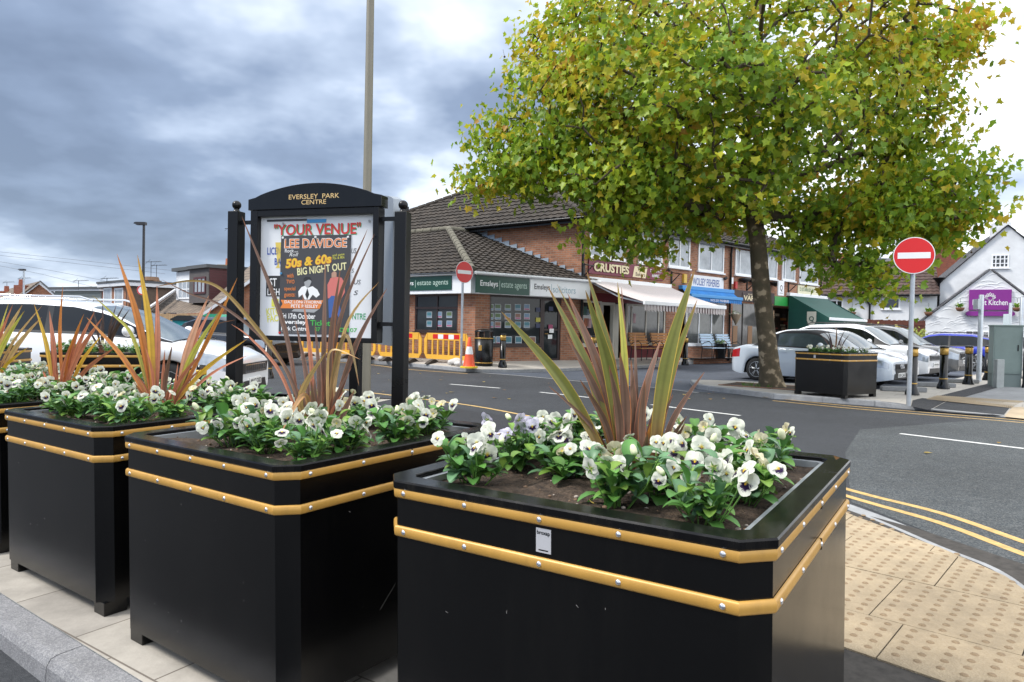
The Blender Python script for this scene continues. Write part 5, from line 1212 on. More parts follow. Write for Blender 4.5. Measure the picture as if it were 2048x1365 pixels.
b.slab([(l0[0] + hr - hr * math.cos(q), zc_ - hr * math.sin(q)) for q in [math.pi * (-.5) + math.pi * k / 6 for k in range(7)]] [::-1] [0:0] or [(l0[0], zc_ - hr * .4), (l0[0] + .1, zc_ - hr), (l1[0] - .1, zc_ - hr), (l1[0], zc_ - hr * .4), (l1[0], zc_ + hr * .4), (l1[0] - .1, zc_ + hr), (l0[0] + .1, zc_ + hr), (l0[0], zc_ + hr * .4)], -1.1, -.91); b.build('light_box', M_pur, sg)
b = MB(); put_text(b, 'Elmet Kitchen', hq(1944, 605)[0], hq(2014, 605)[0], hq(1980, 611)[1], hq(1980, 600)[1], -1.056, bold=.006); b.build('lettering', M_signwhite, sg)
b = MB(); ex, ez = hq(1979, 593.5)
for k in range(7):
    a_ = R(90 + (k - 3) * 27); L_ = .36 - .03 * abs(k - 3)
    for s_ in (-1, 1):
        pts = [(ex + math.cos(a_) * L_ * t_ - math.sin(a_) * s_ * .085 * math.sin(math.pi * t_), -1.06, ez - .1 + math.sin(a_) * L_ * t_ * .85 + math.cos(a_) * s_ * .085 * math.sin(math.pi * t_)) for t_ in (0.3, .5, .7, .85, 1)]
        b.tube(pts, .014, 4, 0, False)
b.build('emblem', M_signwhite, sg)
# low white wing with pantiled roof
FW = Frame(pxy(1630, 43.5), pxy(1872, 40.6)); hw = FW.hit
wing = frame_thing(FW, 'white_wing', 'long low white rendered wing with dark brown pantile roof', 'building')
ze = hw(1750, 590)[1]; W_ = FW.len
MB().box(0, W_, 0, 5, 0, ze).build('wall', M_rr, wing)
zr = hw(1750, 538)[1] + .55; b = MB(); tiled(b, [(-.2, -.3, ze), (W_ + .1, -.3, ze), (W_ + .1, 2.6, zr), (-.2, 2.6, zr)], .33, .30, .03, .03); cap(b, (-.2, 2.6, zr + .03), (W_ + .1, 2.6, zr + .03), .12)
b.add([(-.2, 2.6, zr), (W_ + .1, 2.6, zr), (W_ + .1, 5.3, ze), (-.2, 5.3, ze)], [(0, 1, 2, 3)]); b.build('roof', M_tile2, wing)
MB().tube([(-.2, -.38, ze - .05), (W_ + .1, -.38, ze - .05)], .06, 8).build('gutter', M_blackpaint, wing)
for u0, u1, vt, vb, nx in ((1648, 1686, 600, 622, 3), (1764, 1800, 596, 619, 1)):
    a, c = hw(u0, vt), hw(u1, vb); window(wing, a[0], c[0], c[1], a[1], 0, nx, 1, gm=M_glassd, fw=.09)
for u in (1740,): x, z = hw(u, 590); MB().tube([(x - .25, -.3, ze - .1), (x - .2, -.1, ze - .35), (x, -.1, ze - .6), (x, -.1, .3)], .06, 8).tube([(x + .12, -.1, ze - .1), (x + .12, -.1, ze - .6)], .05, 8).build('drainpipe', M_blackpaint, wing)
x, z = FR.hit(1877, 560); MB().lathe([(.06, -2.2), (.06, -.3), (.22, -.12), (.34, .0), (.34, .05)], 10, (x, -.2, z + .05)).build('rainwater_pipe', M_blackpaint, pub)
# hanging baskets
def basket(fr, u, v, y, label):
    x, z = fr.hit(u, v, y); t = frame_thing(fr, 'hanging_basket', label, 'hanging basket', 'hanging baskets on the white walls'); t.location = fr.world(x, y, z)
    MB().lathe([(.03, -.22), (.16, -.17), (.24, 0), (.22, .01)], 12).build('bowl', mat('terracotta_bowl', (.16, .07, .035), .8), t)
    m = MB(); r_ = random.Random(int(u))
    for k in range(40):
        a = r_.uniform(0, 6.28); rad = r_.uniform(0, .18); p = Vector((math.cos(a) * rad, math.sin(a) * rad, .02)); leaf_quad(m, p, Vector((math.cos(a) * .6, math.sin(a) * .6, r_.uniform(.3, 2.2))), Vector((0, 0, 1)), r_.uniform(.12, .3), .08, (.10, .24, .03) if r_.random() < .6 else (.25, .36, .04))
    m.build('plant', M_leafp, t); MB().tube([(0, .2, .55), (0, 0, .5), (0, 0, .3)], .012, 5).build('hook', M_bracket, t)
basket(FR, 1920, 616, -1.3, 'hanging basket left of the purple restaurant sign'); basket(FR, 2034, 616, -1.3, 'hanging basket right of the purple restaurant sign')
basket(FW, 1704, 625, -.35, 'hanging basket beside the black drainpipe of the white wing'); basket(FW, 1857, 625, -.35, 'hanging basket at the end of the white wing by the gable')
# red brick house and chimney behind, timber fence, hedge
FB_ = Frame(pxy(1760, 52), pxy(1960, 52)); hb = FB_.hit
rb = frame_thing(FB_, 'red_brick_house', 'red brick gabled house rising behind the pantiled wing', 'building')
a = hb(1888, 488); l = hb(1800, 545); rr_ = hb(1960, 530); b = MB().slab([(l[0], 0), (rr_[0], 0), (rr_[0], rr_[1]), (a[0], a[1]), (l[0], l[1])], 0, 6); b.build('wall', M_brickr, rb)
b = MB(); b.add([(l[0] - .2, -.2, l[1] + .05), (a[0], -.2, a[1] + .1), (a[0], 6, a[1] + .1), (l[0] - .2, 6, l[1] + .05)], [(0, 1, 2, 3)]); b.add([(a[0], -.2, a[1] + .1), (rr_[0] + .2, -.2, rr_[1] + .05), (rr_[0] + .2, 6, rr_[1] + .05), (a[0], 6, a[1] + .1)], [(0, 1, 2, 3)]); b.build('roof', M_slate, rb)
FS = Frame(pxy(1680, 60), pxy(1760, 60)); s_ = FS.hit; gh = frame_thing(FS, 'slate_roof_house', 'distant house with grey slate roof and red brick chimney', 'building')
a, c = s_(1690, 545), s_(1775, 518); MB().box(a[0], c[0], 0, 6, 0, a[1]).build('wall', M_brickr, gh); MB().slab([(a[0] - .3, a[1]), (c[0] + 2, a[1]), (c[0] + 2, c[1]), (a[0] + 1.0, c[1])], -.3, 6).build('roof', M_slate, gh)
p, q = s_(1693, 526), s_(1709, 504); MB().box(p[0], q[0], .6, 1.6, p[1] - .5, q[1]).box(p[0] - .06, q[0] + .06, .54, 1.66, q[1] - .25, q[1] - .12).build('chimney', M_brickr, gh)
FF = Frame(pxy(1640, 36), pxy(1850, 36.5)); z1 = FF.hit(1800, 641)[1]
fn = frame_thing(FF, 'timber_fence', 'reddish brown close boarded fence in front of the white wing', 'fence'); b = MB(); x = 0.0
while x < FF.len: b.box(x, x + .13, 0, .03, .1, z1 + rnd.uniform(-.02, .02)); x += .14
b.build('boards', mat('red_brown_boards', (.12, .035, .02), .8, var=.25, vscale=6), fn); MB().box(0, FF.len, -.03, -.002, z1 - .25, z1 - .15).build('rail', MATS['red_brown_boards'], fn)
def leafcloud(mb, c, rad, n, size, cols, r_, flat=.6):
    for k in range(n):
        while True:
            q = Vector((r_.uniform(-1, 1), r_.uniform(-1, 1), r_.uniform(-1, 1)))
            if .25 < q.length < 1: break
        p = Vector((c[0] + q.x * rad[0], c[1] + q.y * rad[1], c[2] + q.z * rad[2])); d = Vector((r_.gauss(0, 1), r_.gauss(0, 1), r_.gauss(0, .7))).normalized(); s = d.orthogonal().normalized(); L_ = size * r_.uniform(.6, 1.3); col = r_.choice(cols)
        mb.add([p, p + d * L_ * .5 + s * L_ * .35, p + d * L_, p + d * L_ * .5 - s * L_ * .35], [(0, 1, 2, 3)], 0, False, [col] * 4)
def hedge(label, u0, u1, vt, d, cols, n, seed):
    a, c = P(u0, vt, d), P(u1, vt, d); t = thing('hedge', label, 'hedge', (a.x, a.y, 0)); b = MB(); r_ = random.Random(seed); k = max(3, int((c - a).length / .7))
    for i in range(k):
        q = (a - a).lerp(Vector((c.x - a.x, c.y - a.y, 0)), (i + .5) / k); hh = a.z * r_.uniform(.85, 1.0); leafcloud(b, (q.x, q.y, hh * .55), (.7, .7, hh * .5), n, .16, cols, r_)
    b.build('foliage', M_treeleaf, t); 
    m = MB(); 
    for i in range(k): q = Vector((c.x - a.x, c.y - a.y, 0)) * ((i + .5) / k); m.tube([(q.x, q.y, 0), (q.x + .1, q.y, a.z * .7)], [.05, .02], 6)
    m.build('stems', mat('hedge_stem', (.08, .055, .035), .9), t)
hedge('variegated yellow and green hedge behind the parked cars', 1716, 1806, 640, 33, [(.42, .38, .06), (.33, .34, .07), (.16, .22, .05), (.5, .46, .14)], 330, 3)
hedge('dull green hedge between the green awning and the yellow hedge', 1664, 1716, 642, 33.5, [(.10, .15, .06), (.16, .2, .10), (.07, .10, .04)], 330, 4)
hedge('small yellow shrub by the corner of the white gable', 1828, 1842, 653, 33, [(.33, .36, .05), (.16, .22, .05)], 200, 5)
t = thing('distant_tree', 'dark distant tree beside the slate roofed house', 'tree', (*pxy(1672, 75), 0)); b = MB(); r_ = random.Random(8)
for k in range(16): a_ = r_.uniform(0, 6.28); leafcloud(b, (math.cos(a_) * 2.2 * r_.random(), math.sin(a_) * 2, r_.uniform(5.2, 8.0)), (1.2, 1.2, .8), 90, .34, [(.04, .06, .03), (.06, .085, .045), (.05, .05, .03)], r_)
b.build('crown', M_treeleaf, t); MB().tube([(0, 0, 0), (.1, 0, 4), (0, .1, 7)], [.28, .2, .06], 8).tube([(0.05, 0, 4), (1.5, .3, 6.5)], [.1, .03], 6).tube([(0.05, 0, 4.4), (-1.4, -.3, 6.6)], [.1, .03], 6).build('trunk', mat('dark_bark', (.05, .04, .03), .9), t)
# ------------------------------------------------------------------ plane tree on the island
def plane_tree():
    r = random.Random(21); base = G(1541, 774, 0.10); t = thing('plane_tree', 'large plane tree with yellowing green leaves and mottled trunk on the kerbed island', 'tree', base)
    D0 = (RM @ (base - CAM)).z
    def L(u, v, d=0.0): return P(u, v, D0 + d) - base
    trunk_pts = [L(1543, 778), L(1542, 765), L(1539, 735), L(1535, 690), L(1529, 640), L(1523, 590), L(1519, 540), L(1515, 490), L(1510, 450), L(1504, 415)]
    b = MB(); rad = [.34, .275, .225, .205, .20, .198, .19, .19, .185, .16]
    b.tube(trunk_pts, rad, 18)
    for i, v in enumerate(b.v):                       # uneven, lumpy bark outline
        k = 0.02 * math.sin(v[2] * 5 + v[0] * 9) + 0.018 * math.sin(v[2] * 11 + v[1] * 14)
        b.v[i] = (v[0] * (1 + k), v[1] + k * .3, v[2])
    # crown: foliage centres spread through overlapping ellipsoids
    blobs = [(L(1470, 165), (4.55, 4.2, 3.05), 330), (L(1360, 230, -2.0), (2.9, 1.9, 2.1), 90), (L(1105, 335, -.6), (1.55, 1.3, .50), 44), (L(1120, 230, -.2), (1.45, 1.5, 1.4), 46), (L(1150, 90, 0), (1.0, 1.2, 1.2), 26),
             (L(1840, 395, -.3), (1.45, 1.6, .85), 62), (L(1880, 445, 0), (.9, .9, .4), 18), (L(1840, 85, 0), (1.5, 1.0, .5), 26), (L(1915, 70, 0), (.5, .5, .35), 8), (L(1275, 390, -1.0), (1.2, 1.1, .45), 28), (L(1215, 475, -.6), (.7, .7, .3), 9), (L(1290, 500, .6), (.5, .5, .25), 4),
             (L(1725, 430, -.6), (1.5, 1.3, .5), 42), (L(1690, 520, -.4), (1.0, .9, .3), 10), (L(1780, 560, -1.6), (.6, .5, .28), 7), (L(1610, 500, 1), (.6, .6, .3), 6), (L(1430, 425, 0), (1.2, 1.2, .4), 22), (L(1840, 260, 0), (.8, 1, .9), 22), (L(1000, 300, -.3), (.45, .6, .7), 7), (L(1065, 120, 0), (.35, .5, .7), 6), (L(950, 372, -.5), (.5, .4, .15), 4)]
    cs = []; bl = []
    for k, (c, ra, n) in enumerate(blobs):
        for i in range(n):
            while True:
                q = Vector((r.uniform(-1, 1), r.uniform(-1, 1), r.uniform(-1, 1)))
                if q.length < 1 and (q.length > .55 or r.random() < .25): break
            p = Vector((c.x + q.x * ra[0], c.y + q.y * ra[1], c.z + q.z * ra[2])); cs.append(p); bl.append(k)
    fork = trunk_pts[-1]; start = trunk_pts[-3]
    # limbs: join every centre to the nearest part of the growing skeleton
    nodes = [Vector(p) for p in trunk_pts[-4:]]; par = [-1, 0, 1, 2]; load = [0] * 4
    for k in range(9):                                   # main limbs spiralling off the leader
        a = k * 2.4 + .3; z0 = fork.z + k * .42; s_ = nodes[3] if k == 0 else nodes[top]
        if k == 0: top = 3
        nodes.append(Vector((fork.x + r.uniform(-.12, .12), fork.y + r.uniform(-.12, .12), z0 + .35))); par.append(top); load.append(0); top = len(nodes) - 1
        q = top
        for j in range(1, 5):
            nodes.append(Vector((fork.x + math.cos(a) * j * .8, fork.y + math.sin(a) * j * .7, z0 + .35 + j * (.30 + .05 * k)))); par.append(q); load.append(0); q = len(nodes) - 1
    order = sorted(range(len(cs)), key=lambda i: (cs[i] - fork).length)
    N_ = np.array([tuple(n) for n in nodes]); leafnode = {}
    for i in order:
        c = cs[i]; d = np.linalg.norm(N_ - np.array(tuple(c)), axis=1) + 0.12 * np.linalg.norm(N_ - np.array(tuple(fork)), axis=1)
        j = int(np.argmin(d)); p = nodes[j]; mid = p.lerp(c, .5) + Vector((r.uniform(-.1, .1), r.uniform(-.1, .1), .10 * (c - p).length))
        nodes += [mid, c]; par += [j, len(nodes) - 2]; load += [0, 0]; N_ = np.vstack([N_, tuple(mid), tuple(c)]); leafnode[i] = len(nodes) - 1
    for i in leafnode.values():
        q = i
        while q >= 0: load[q] += 1; q = par[q]
    tb = MB()
    for i in range(4, len(nodes)):
        j = par[i]; r0 = min(.14, .009 + .0088 * load[j] ** .55); r1 = min(.14, .009 + .0088 * load[i] ** .55)
        tb.tube([nodes[j], nodes[i]], [r0, r1], 6 if r0 > .03 else 4, 0, False)
    M_bark = mat('plane_bark', (0.115, 0.088, 0.058), .9, bump=.8, bscale=14)
    nt_ = M_bark.node_tree; bs = nt_.nodes['Principled BSDF']; tcn = nt_.nodes.new('ShaderNodeTexCoord'); n = nt_.nodes.new('ShaderNodeTexNoise'); n.inputs['Scale'].default_value = 5.5; n.inputs['Detail'].default_value = 2.5; nt_.links.new(tcn.outputs['Object'], n.inputs['Vector'])
    rp = nt_.nodes.new('ShaderNodeValToRGB'); nt_.links.new(n.outputs['Fac'], rp.inputs[0]); e = rp.color_ramp; e.interpolation = 'LINEAR'; e.elements[0].position = .38; e.elements[0].color = (.075, .060, .034, 1); e.elements[1].position = .66; e.elements[1].color = (.34, .27, .175, 1)
    for p_, c_ in ((.5, (.095, .072, .042, 1)), (.585, (.125, .095, .058, 1)), (.60, (.24, .18, .115, 1))): x = e.elements.new(p_); x.color = c_
    nt_.links.new(rp.outputs[0], bs.inputs['Base Color'])
    b.build('trunk', M_bark, t); tb.build('branches', mat('branch_bark', (.085, .066, .045), .9, var=.3, vscale=8), t)
    # leaves: five lobed, hanging outwards
    shape = np.array([(0, 0), (.20, .02), (.52, .02), (.42, .30), (.60, .58), (.31, .58), (0, 1.0), (-.31, .58), (-.60, .58), (-.42, .30), (-.52, .02), (-.20, .02)], np.float32); shape[:, 1] -= 0.0
    pos = []; nor = []; tip = []; siz = []; col = []
    cen = L(1470, 240)
    for i, c in enumerate(cs):
        yel = r.gauss(.44, .20) + (.30 if bl[i] in (7, 8) else 0) + .03 * (c.z - 5)
        sun = (c - cen); sun.z *= 1.2; outd = sun.normalized()
        for k in range(r.randint(38, 56)):
            q = Vector((r.gauss(0, 1), r.gauss(0, 1), r.gauss(0, .75))) * .30; pos.append(c + q)
            nn = (outd * .8 + Vector((r.gauss(0, .7), r.gauss(0, .7), r.gauss(.55, .6)))).normalized(); nor.append(nn)
            tp = (Vector((r.gauss(0, .8), r.gauss(0, .8), -0.55 + r.gauss(0, .5))) + outd * .5); tp = (tp - nn * tp.dot(nn)).normalized(); tip.append(tp)
            siz.append(r.uniform(.085, .175)); y = yel + r.gauss(0, .2); g = r.uniform(.78, 1.22)
            if y < .30: cl = (.18, .30, .028)
            elif y < .58: cl = (.32, .42, .030)
            elif y < .82: cl = (.46, .45, .032)
            elif y < 1.0: cl = (.56, .43, .035)
            else: cl = (.46, .24, .028) if r.random() < .3 else (.58, .40, .05)
            col.append(tuple(w * g for w in cl))
    n = len(pos); pos = np.array([tuple(v) for v in pos], np.float32); nor = np.array([tuple(v) for v in nor], np.float32); tip = np.array([tuple(v) for v in tip], np.float32); siz = np.array(siz, np.float32)
    sd_ = np.cross(tip, nor); k = len(shape)
    bend = (np.abs(shape[:, 0]) * .35 + shape[:, 1] ** 2 * -.22).astype(np.float32)
    V = pos[:, None, :] + siz[:, None, None] * (sd_[:, None, :] * shape[None, :, 0:1] + tip[:, None, :] * shape[None, :, 1:2] + nor[:, None, :] * bend[None, :, None])
    V = V.reshape(-1, 3); me = bpy.data.meshes.new('crown')
    tri = np.array([(0, 1, 3), (1, 2, 3), (0, 3, 5), (3, 4, 5), (0, 5, 6), (0, 6, 7), (0, 7, 9), (7, 8, 9), (0, 9, 11), (9, 10, 11)], np.int32); T_ = (tri[None] + (np.arange(n) * k)[:, None, None]).reshape(-1, 3)
    me.vertices.add(len(V)); me.vertices.foreach_set('co', V.ravel()); me.loops.add(len(T_) * 3); me.loops.foreach_set('vertex_index', T_.ravel()); me.polygons.add(len(T_)); me.polygons.foreach_set('loop_start', np.arange(len(T_)) * 3)
    me.update(calc_edges=True); at = me.color_attributes.new('Col', 'FLOAT_COLOR', 'POINT'); C = np.repeat(np.hstack([np.array(col, np.float32), np.ones((n, 1), np.float32)]), k, axis=0); at.data.foreach_set('color', C.ravel()); me.materials.append(M_treeleaf)
    link('crown', me, t)
    # seed balls
    sb = MB()
    for i in range(170):
        c = r.choice(cs); p = c + Vector((r.gauss(0, .35), r.gauss(0, .35), -.2 - r.random() * .25)); sb.ball(p, .026, 6); sb.tube([p, p + Vector((r.uniform(-.05, .05), 0, .16))], .004, 3, 0, False)
    stuff(sb.build('seed_balls', mat('seed_ball', (.09, .06, .03), .9), t))
    # brick edged tree pit
    b = MB(); 
    for k in range(7): b.box(-1.05 + k * .30, -1.05 + k * .30 + .285, -.62, -.51, .0, .014)
    for k in range(7): b.box(-1.05 + k * .30, -1.05 + k * .30 + .285, .51, .62, .0, .014)
    b.box(-1.05, 1.04, -.50, .50, .0, .008, 1)
    o = tag(b.build('tree_pit', [mat('pit_brick', (.26, .14, .085), .9, var=.25, vscale=5), M_soil]), 'brick edged soil pit round the foot of the plane tree', 'tree pit'); o.location = (base.x + .05, base.y - .05, .106); o.rotation_euler = (0, 0, R(-38))
    g = MB(); r2 = random.Random(4)
    for k in range(120):
        a = r2.uniform(0, 6.28); q = Vector((base.x + math.cos(a) * .42 - .2, base.y + math.sin(a) * .3, .112)); g.add([q + Vector((-.006, 0, 0)), q + Vector((.006, 0, 0)), q + Vector((r2.uniform(-.05, .05), r2.uniform(-.05, .05), r2.uniform(.04, .10)))], [(0, 1, 2)], 0, False, [(.10, .19, .03)] * 3)
    stuff(g.build('grass_tuft', M_leafp))
plane_tree()
# fallen leaves on the road and pavements
b = MB(); r_ = random.Random(31); sh5 = [(0, 0), (.5, .05), (.3, .4), (.1, 1), (-.3, .45), (-.5, .1)]
spots = [G(r_.uniform(750, 1400), r_.uniform(742, 800)) for k in range(26)] + [G(r_.uniform(1390, 1700), r_.uniform(782, 800), .0) for k in range(14)] + [G(r_.uniform(1750, 2040), r_.uniform(850, 930), .0) for k in range(2)] + [G(1578, 802), G(745, 728), G(1440, 783), G(1455, 784)] + [G(u, v, .89) for u, v in ((1672, 926), (1180, 1018))]
for p in spots:
    a = r_.uniform(0, 6.28); s = r_.uniform(.05, .11) if p.z < .5 else .02; z = p.z + .007; cl = r_.choice(((.40, .24, .05), (.30, .15, .04), (.45, .33, .08), (.22, .12, .05)))
    b.add([(p.x + s * (x * math.cos(a) - y * math.sin(a)), p.y + s * (x * math.sin(a) + y * math.cos(a)), z + .01 * r_.random() + .012 * abs(x)) for x, y in sh5], [tuple(range(6))], 0, False, [cl] * 6)
stuff(b.build('fallen_leaves', M_treeleaf))

# ------------------------------------------------------------------ signs, posts, street furniture
def no_entry(label, base, zc, diam, yaw, rpost=.038, seed=0):
    t = thing('no_entry_sign', label, 'road sign', base, yaw); zc -= base[2]
    MB().lathe([(rpost, 0), (rpost, zc - .02 + diam * .3)], 16, (0, .07, 0)).build('post', M_zinc, t)
    r = diam / 2
    MB().lathe([(r, -.004), (r, .0), (r - .004, .004)], 48, (0, 0, zc), axis='y').build('plate', mat('sign_back_grey', (.35, .36, .37), .4, metal=.3), t)
    p = MB(); p.lathe([(r - .001, -.0055), (r - .001, -.0045)], 48, (0, 0, zc), axis='y'); p.build('border', M_signwhite, t)
    p = MB(); p.lathe([(r * .955, -.0075), (r * .955, -.0058)], 48, (0, 0, zc), axis='y'); p.build('red_disc', M_red, t)
    MB().box(-r * .78, r * .78, -.0098, -.0078, zc - r * .165, zc + r * .165).build('white_bar', M_signwhite, t)
    b = MB(); b.box(-.02, .02, .005, .11, zc + r * .3, zc + r * .3 + .04); b.box(-.02, .02, .005, .11, zc - r * .35, zc - r * .35 + .04); b.build('bracket', M_zinc, t)
    return t
sb = G(1818, 813, .104); no_entry('large no entry sign on a galvanised post in front of the parked cars', sb, P(1821, 512, (RM @ (sb - CAM)).z).z, .63, R(-24))
sb2 = P(925, 735, 19.9); sb2.z = .13; no_entry('smaller no entry sign on a grey post by the corner estate agency', sb2, P(926.5, 545, 19.9).z, .64, R(42), .036)
def bollard_proto():
    t = thing('bollard', '', 'bollard', group='black bollards with gold bands')
    MB().lathe([(.135, 0), (.135, .03), (.118, .10), (.098, .15), (.086, .19), (.086, .80), (.080, .80)], 24).build('body', M_black, t)
    MB().lathe([(.0885, .225), (.090, .23), (.090, .243), (.0885, .248)], 24).build('ring', M_bandg, t)
    MB().lathe([(.086, .80), (.0895, .80), (.0895, .955), (.086, .955)], 24).build('band', M_bandg, t)
    MB().lathe([(.097, .955), (.100, .962), (.100, .978), (.085, .995), (.03, 1.002), (.001, 1.003)], 24).build('cap', M_black, t)
    return t
bp_ = bollard_proto(); first = True
for u, v, z, h, lab in ((1005, 735, .14, 1.0, 'black bollard with gold band beside the litter bin and the agency window'), (1370, 731, .14, 1.0, 'black bollard in front of the fish shop doorway left of the pale blue benches'), (1824, 790, .104, 1.0, 'black bollard half hidden behind the large no entry sign post'),
                  (1886, 778, .104, 1.0, 'black bollard in front of the white sport utility car and nearest the dark tarmac strip'), (1936, 769, .104, 1.0, 'black bollard covering the number plate of the grey car'), (1975, 761, .104, 1.0, 'black bollard immediately left of the green cabinet'), (2034, 757, .104, 1.0, 'black bollard at the right picture edge behind the green cabinet'), 
                  (536, 757, .0, 1.0, 'black bollard with yellow band under the noticeboard'), (1184, 742, .14, 1.0, 'black bollard in front of the bakery window, hidden by the nearest flax')):
    o = bp_ if first else dup(bp_); first = False; o['label'] = lab; o.location = G(u, v, z)
M_yb = mat('yellow_reflective_band', (.62, .40, .02), .4)
for i, (u, d, lab) in enumerate(((373, 8.6, 'short black post with yellow band left of the people carrier front wheel'), (403, 8.7, 'short black post with yellow band right of the people carrier front wheel'))):
    p = P(u, 740, d); t = thing('marker_post', lab, 'post', (p.x, p.y, 0), 0, 'marker posts by the people carrier'); MB().lathe([(.06, 0), (.06, p.z + .01), (.05, p.z + .06), (.001, p.z + .065)], 14).build('post', M_black, t); MB().lathe([(.058, p.z - .06), (.063, p.z - .06), (.063, p.z + .0), (.058, p.z)], 14).build('band', M_yb, t)
# litter bin
p = G(967, 733, .14); t = thing('litter_bin', 'round black litter bin with gold trim beside the traffic cone', 'litter bin', p)
MB().lathe([(.26, 0), (.275, .03), (.285, .84), (.27, .84)], 28).build('body', M_blackpaint, t)
MB().lathe([(.287, .83), (.292, .835), (.292, .855), (.287, .86)], 28).build('trim', M_bandg, t); MB().lathe([(.282, .10), (.286, .105), (.286, .12), (.283, .125)], 28).build('trim', M_bandg, t)
b = MB()
for k in range(4): a = k * math.pi / 2 + .5; b.box(-.05, .05, -.275, -.24, .86, 1.02); 
bb = MB()
for k in range(4):
    a = k * math.pi / 2 + .35
    q = [(math.cos(a + w) * rr, math.sin(a + w) * rr) for rr, w in ((.275, -.28), (.275, .28), (.24, .28), (.24, -.28))]; MB().prism(q, .855, 1.03).build('hood_post', M_blackpaint, t)
MB().lathe([(.29, 1.03), (.295, 1.05), (.25, 1.10), (.001, 1.13)], 28).build('hood', M_blackpaint, t)
b = MB(); a = R(250); b.M = Matrix.Rotation(a + R(90), 4, 'Z'); b.box(-.05, .05, -.296, -.284, .48, .64); b.build('plate', M_bandg, t)
# traffic cone
p = G(938, 736.5, .13); t = thing('traffic_cone', 'orange traffic cone with white sleeve and yellow base beside the litter bin', 'traffic cone', p)
b = MB(); b.prism([(.27 * math.cos(k * math.pi / 4 + .39), .27 * math.sin(k * math.pi / 4 + .39)) for k in range(8)], 0, .05); b.build('base', mat('cone_yellow', (.70, .50, .02), .5), t, .01)
MB().lathe([(.185, .05), (.17, .08), (.115, .40)], 20).build('cone', mat('cone_orange', (.72, .085, .025), .45), t)
MB().lathe([(.077, .62), (.035, .88), (.028, .89)], 20).build('cone_tip', MATS['cone_orange'], t); MB().lathe([(.117, .40), (.078, .62)], 20).build('sleeve', mat('cone_white', (.72, .72, .72), .35), t)
# yellow barriers
M_by = mat('barrier_yellow', (.78, .41, .045), .5, var=.08, vscale=5)
def barrier_proto():
    t = thing('plastic_barrier', '', 'barrier', group='yellow barriers along the kerb'); w = .93
    b = MB()
    top = [(-w + .14, .98), (-w, .78), (-w, .34), (-w + .12, .16), (w - .12, .16), (w, .34), (w, .78), (w - .14, .98)]
    b.box(-w + .14, w - .14, -.02, .02, .76, .98); b.box(-w + .12, w - .12, -.02, .02, .16, .30)
    b.slab([(-w, .34), (-w + .12, .16), (-w + .12, .98), (-w + .14 - .02, .98 - .001), (-w, .78)], -.02, .02); b.slab([(w - .12, .16), (w, .34), (w, .78), (w - .14 + .02, .979), (w - .12, .98)], -.02, .02)
    for k in range(1, 7): x = -w + .12 + (2 * w - .24) * k / 7; b.box(x - .028, x + .028, -.018, .018, .30, .76)
    b.build('panel', M_by, t, .006)
    b = MB()
    for k in range(5): x0 = -.55 + k * .22; MB().box(x0, x0 + .22, -.024, -.0205, .80, .94).build('reflector', M_red if k % 2 == 0 else M_signwhite, t)
    for x in (-.55, .55): MB().slab([(-.25, 0), (.25, 0), (.25, .02), (.06, .12), (-.06, .12), (-.25, .02)], -.05, .05).mesh
    for x in (-.55, .55):
        b = MB(); b.M = Matrix.Translation((x, 0, 0)) @ Matrix.Rotation(math.pi / 2, 4, 'Z'); b.slab([(-.3, 0), (.3, 0), (.3, .025), (.06, .14), (-.06, .14), (-.3, .025)], -.07, .07); b.build('foot', mat('recycled_rubber', (.05, .042, .035), .9, var=.3), t)
    return t
bp2 = barrier_proto(); B0, B1 = P(943, 655, 20.7), P(600, 655, 25.2); bd = (B1 - B0); bd.z = 0; bl_ = bd.length; bd.normalize()
for k, lab in enumerate(('yellow plastic barrier with red and white strip left of the traffic cone', 'yellow plastic barrier just right of the noticeboard post, second from the cone', 'yellow plastic barrier seen under the noticeboard beside the grey lamp column', 'yellow plastic barrier farthest from the cone, seen through the flax under the noticeboard')):
    o = bp2 if k == 0 else dup(bp2); o['label'] = lab; c = B0 + bd * (.98 + k * 1.98); o.location = (c.x, c.y, .125); o.rotation_euler = (0, 0, math.atan2(-bd.y, -bd.x) + (.05 if k % 2 else -.04))
def sack(label, u, v, z, s, seed):
    p = G(u, v, z); r = random.Random(seed); b = MB(); b.ball((0, 0, .10 * s), (.32 * s, .2 * s, .13 * s), 14); 
    for i, w in enumerate(b.v): n_ = .03 * s * (math.sin(w[0] * 16 / s + seed) * math.cos(w[1] * 13 / s) + r.uniform(-.4, .4)); b.v[i] = (w[0] + n_, w[1] + n_, max(.0, w[2] + n_ * .7))
    b.ball((.30 * s, 0, .05 * s), (.09 * s, .06 * s, .05 * s), 8); tag(b.build('sandbag', mat('white_sack', (.55, .53, .50), .85, var=.1, vscale=7)), label, 'sandbag', 'sandbags on the kerb').location = p
sack('crumpled pale sandbag at the foot of the smaller no entry sign', 916, 731, .13, 1.0, 2); sack('beige sandbag touching the traffic cone base', 923, 733, .13, .75, 5); sack('white sandbag on the kerb between the noticeboard post and lamp column', 776, 722, .12, 1.0, 3)
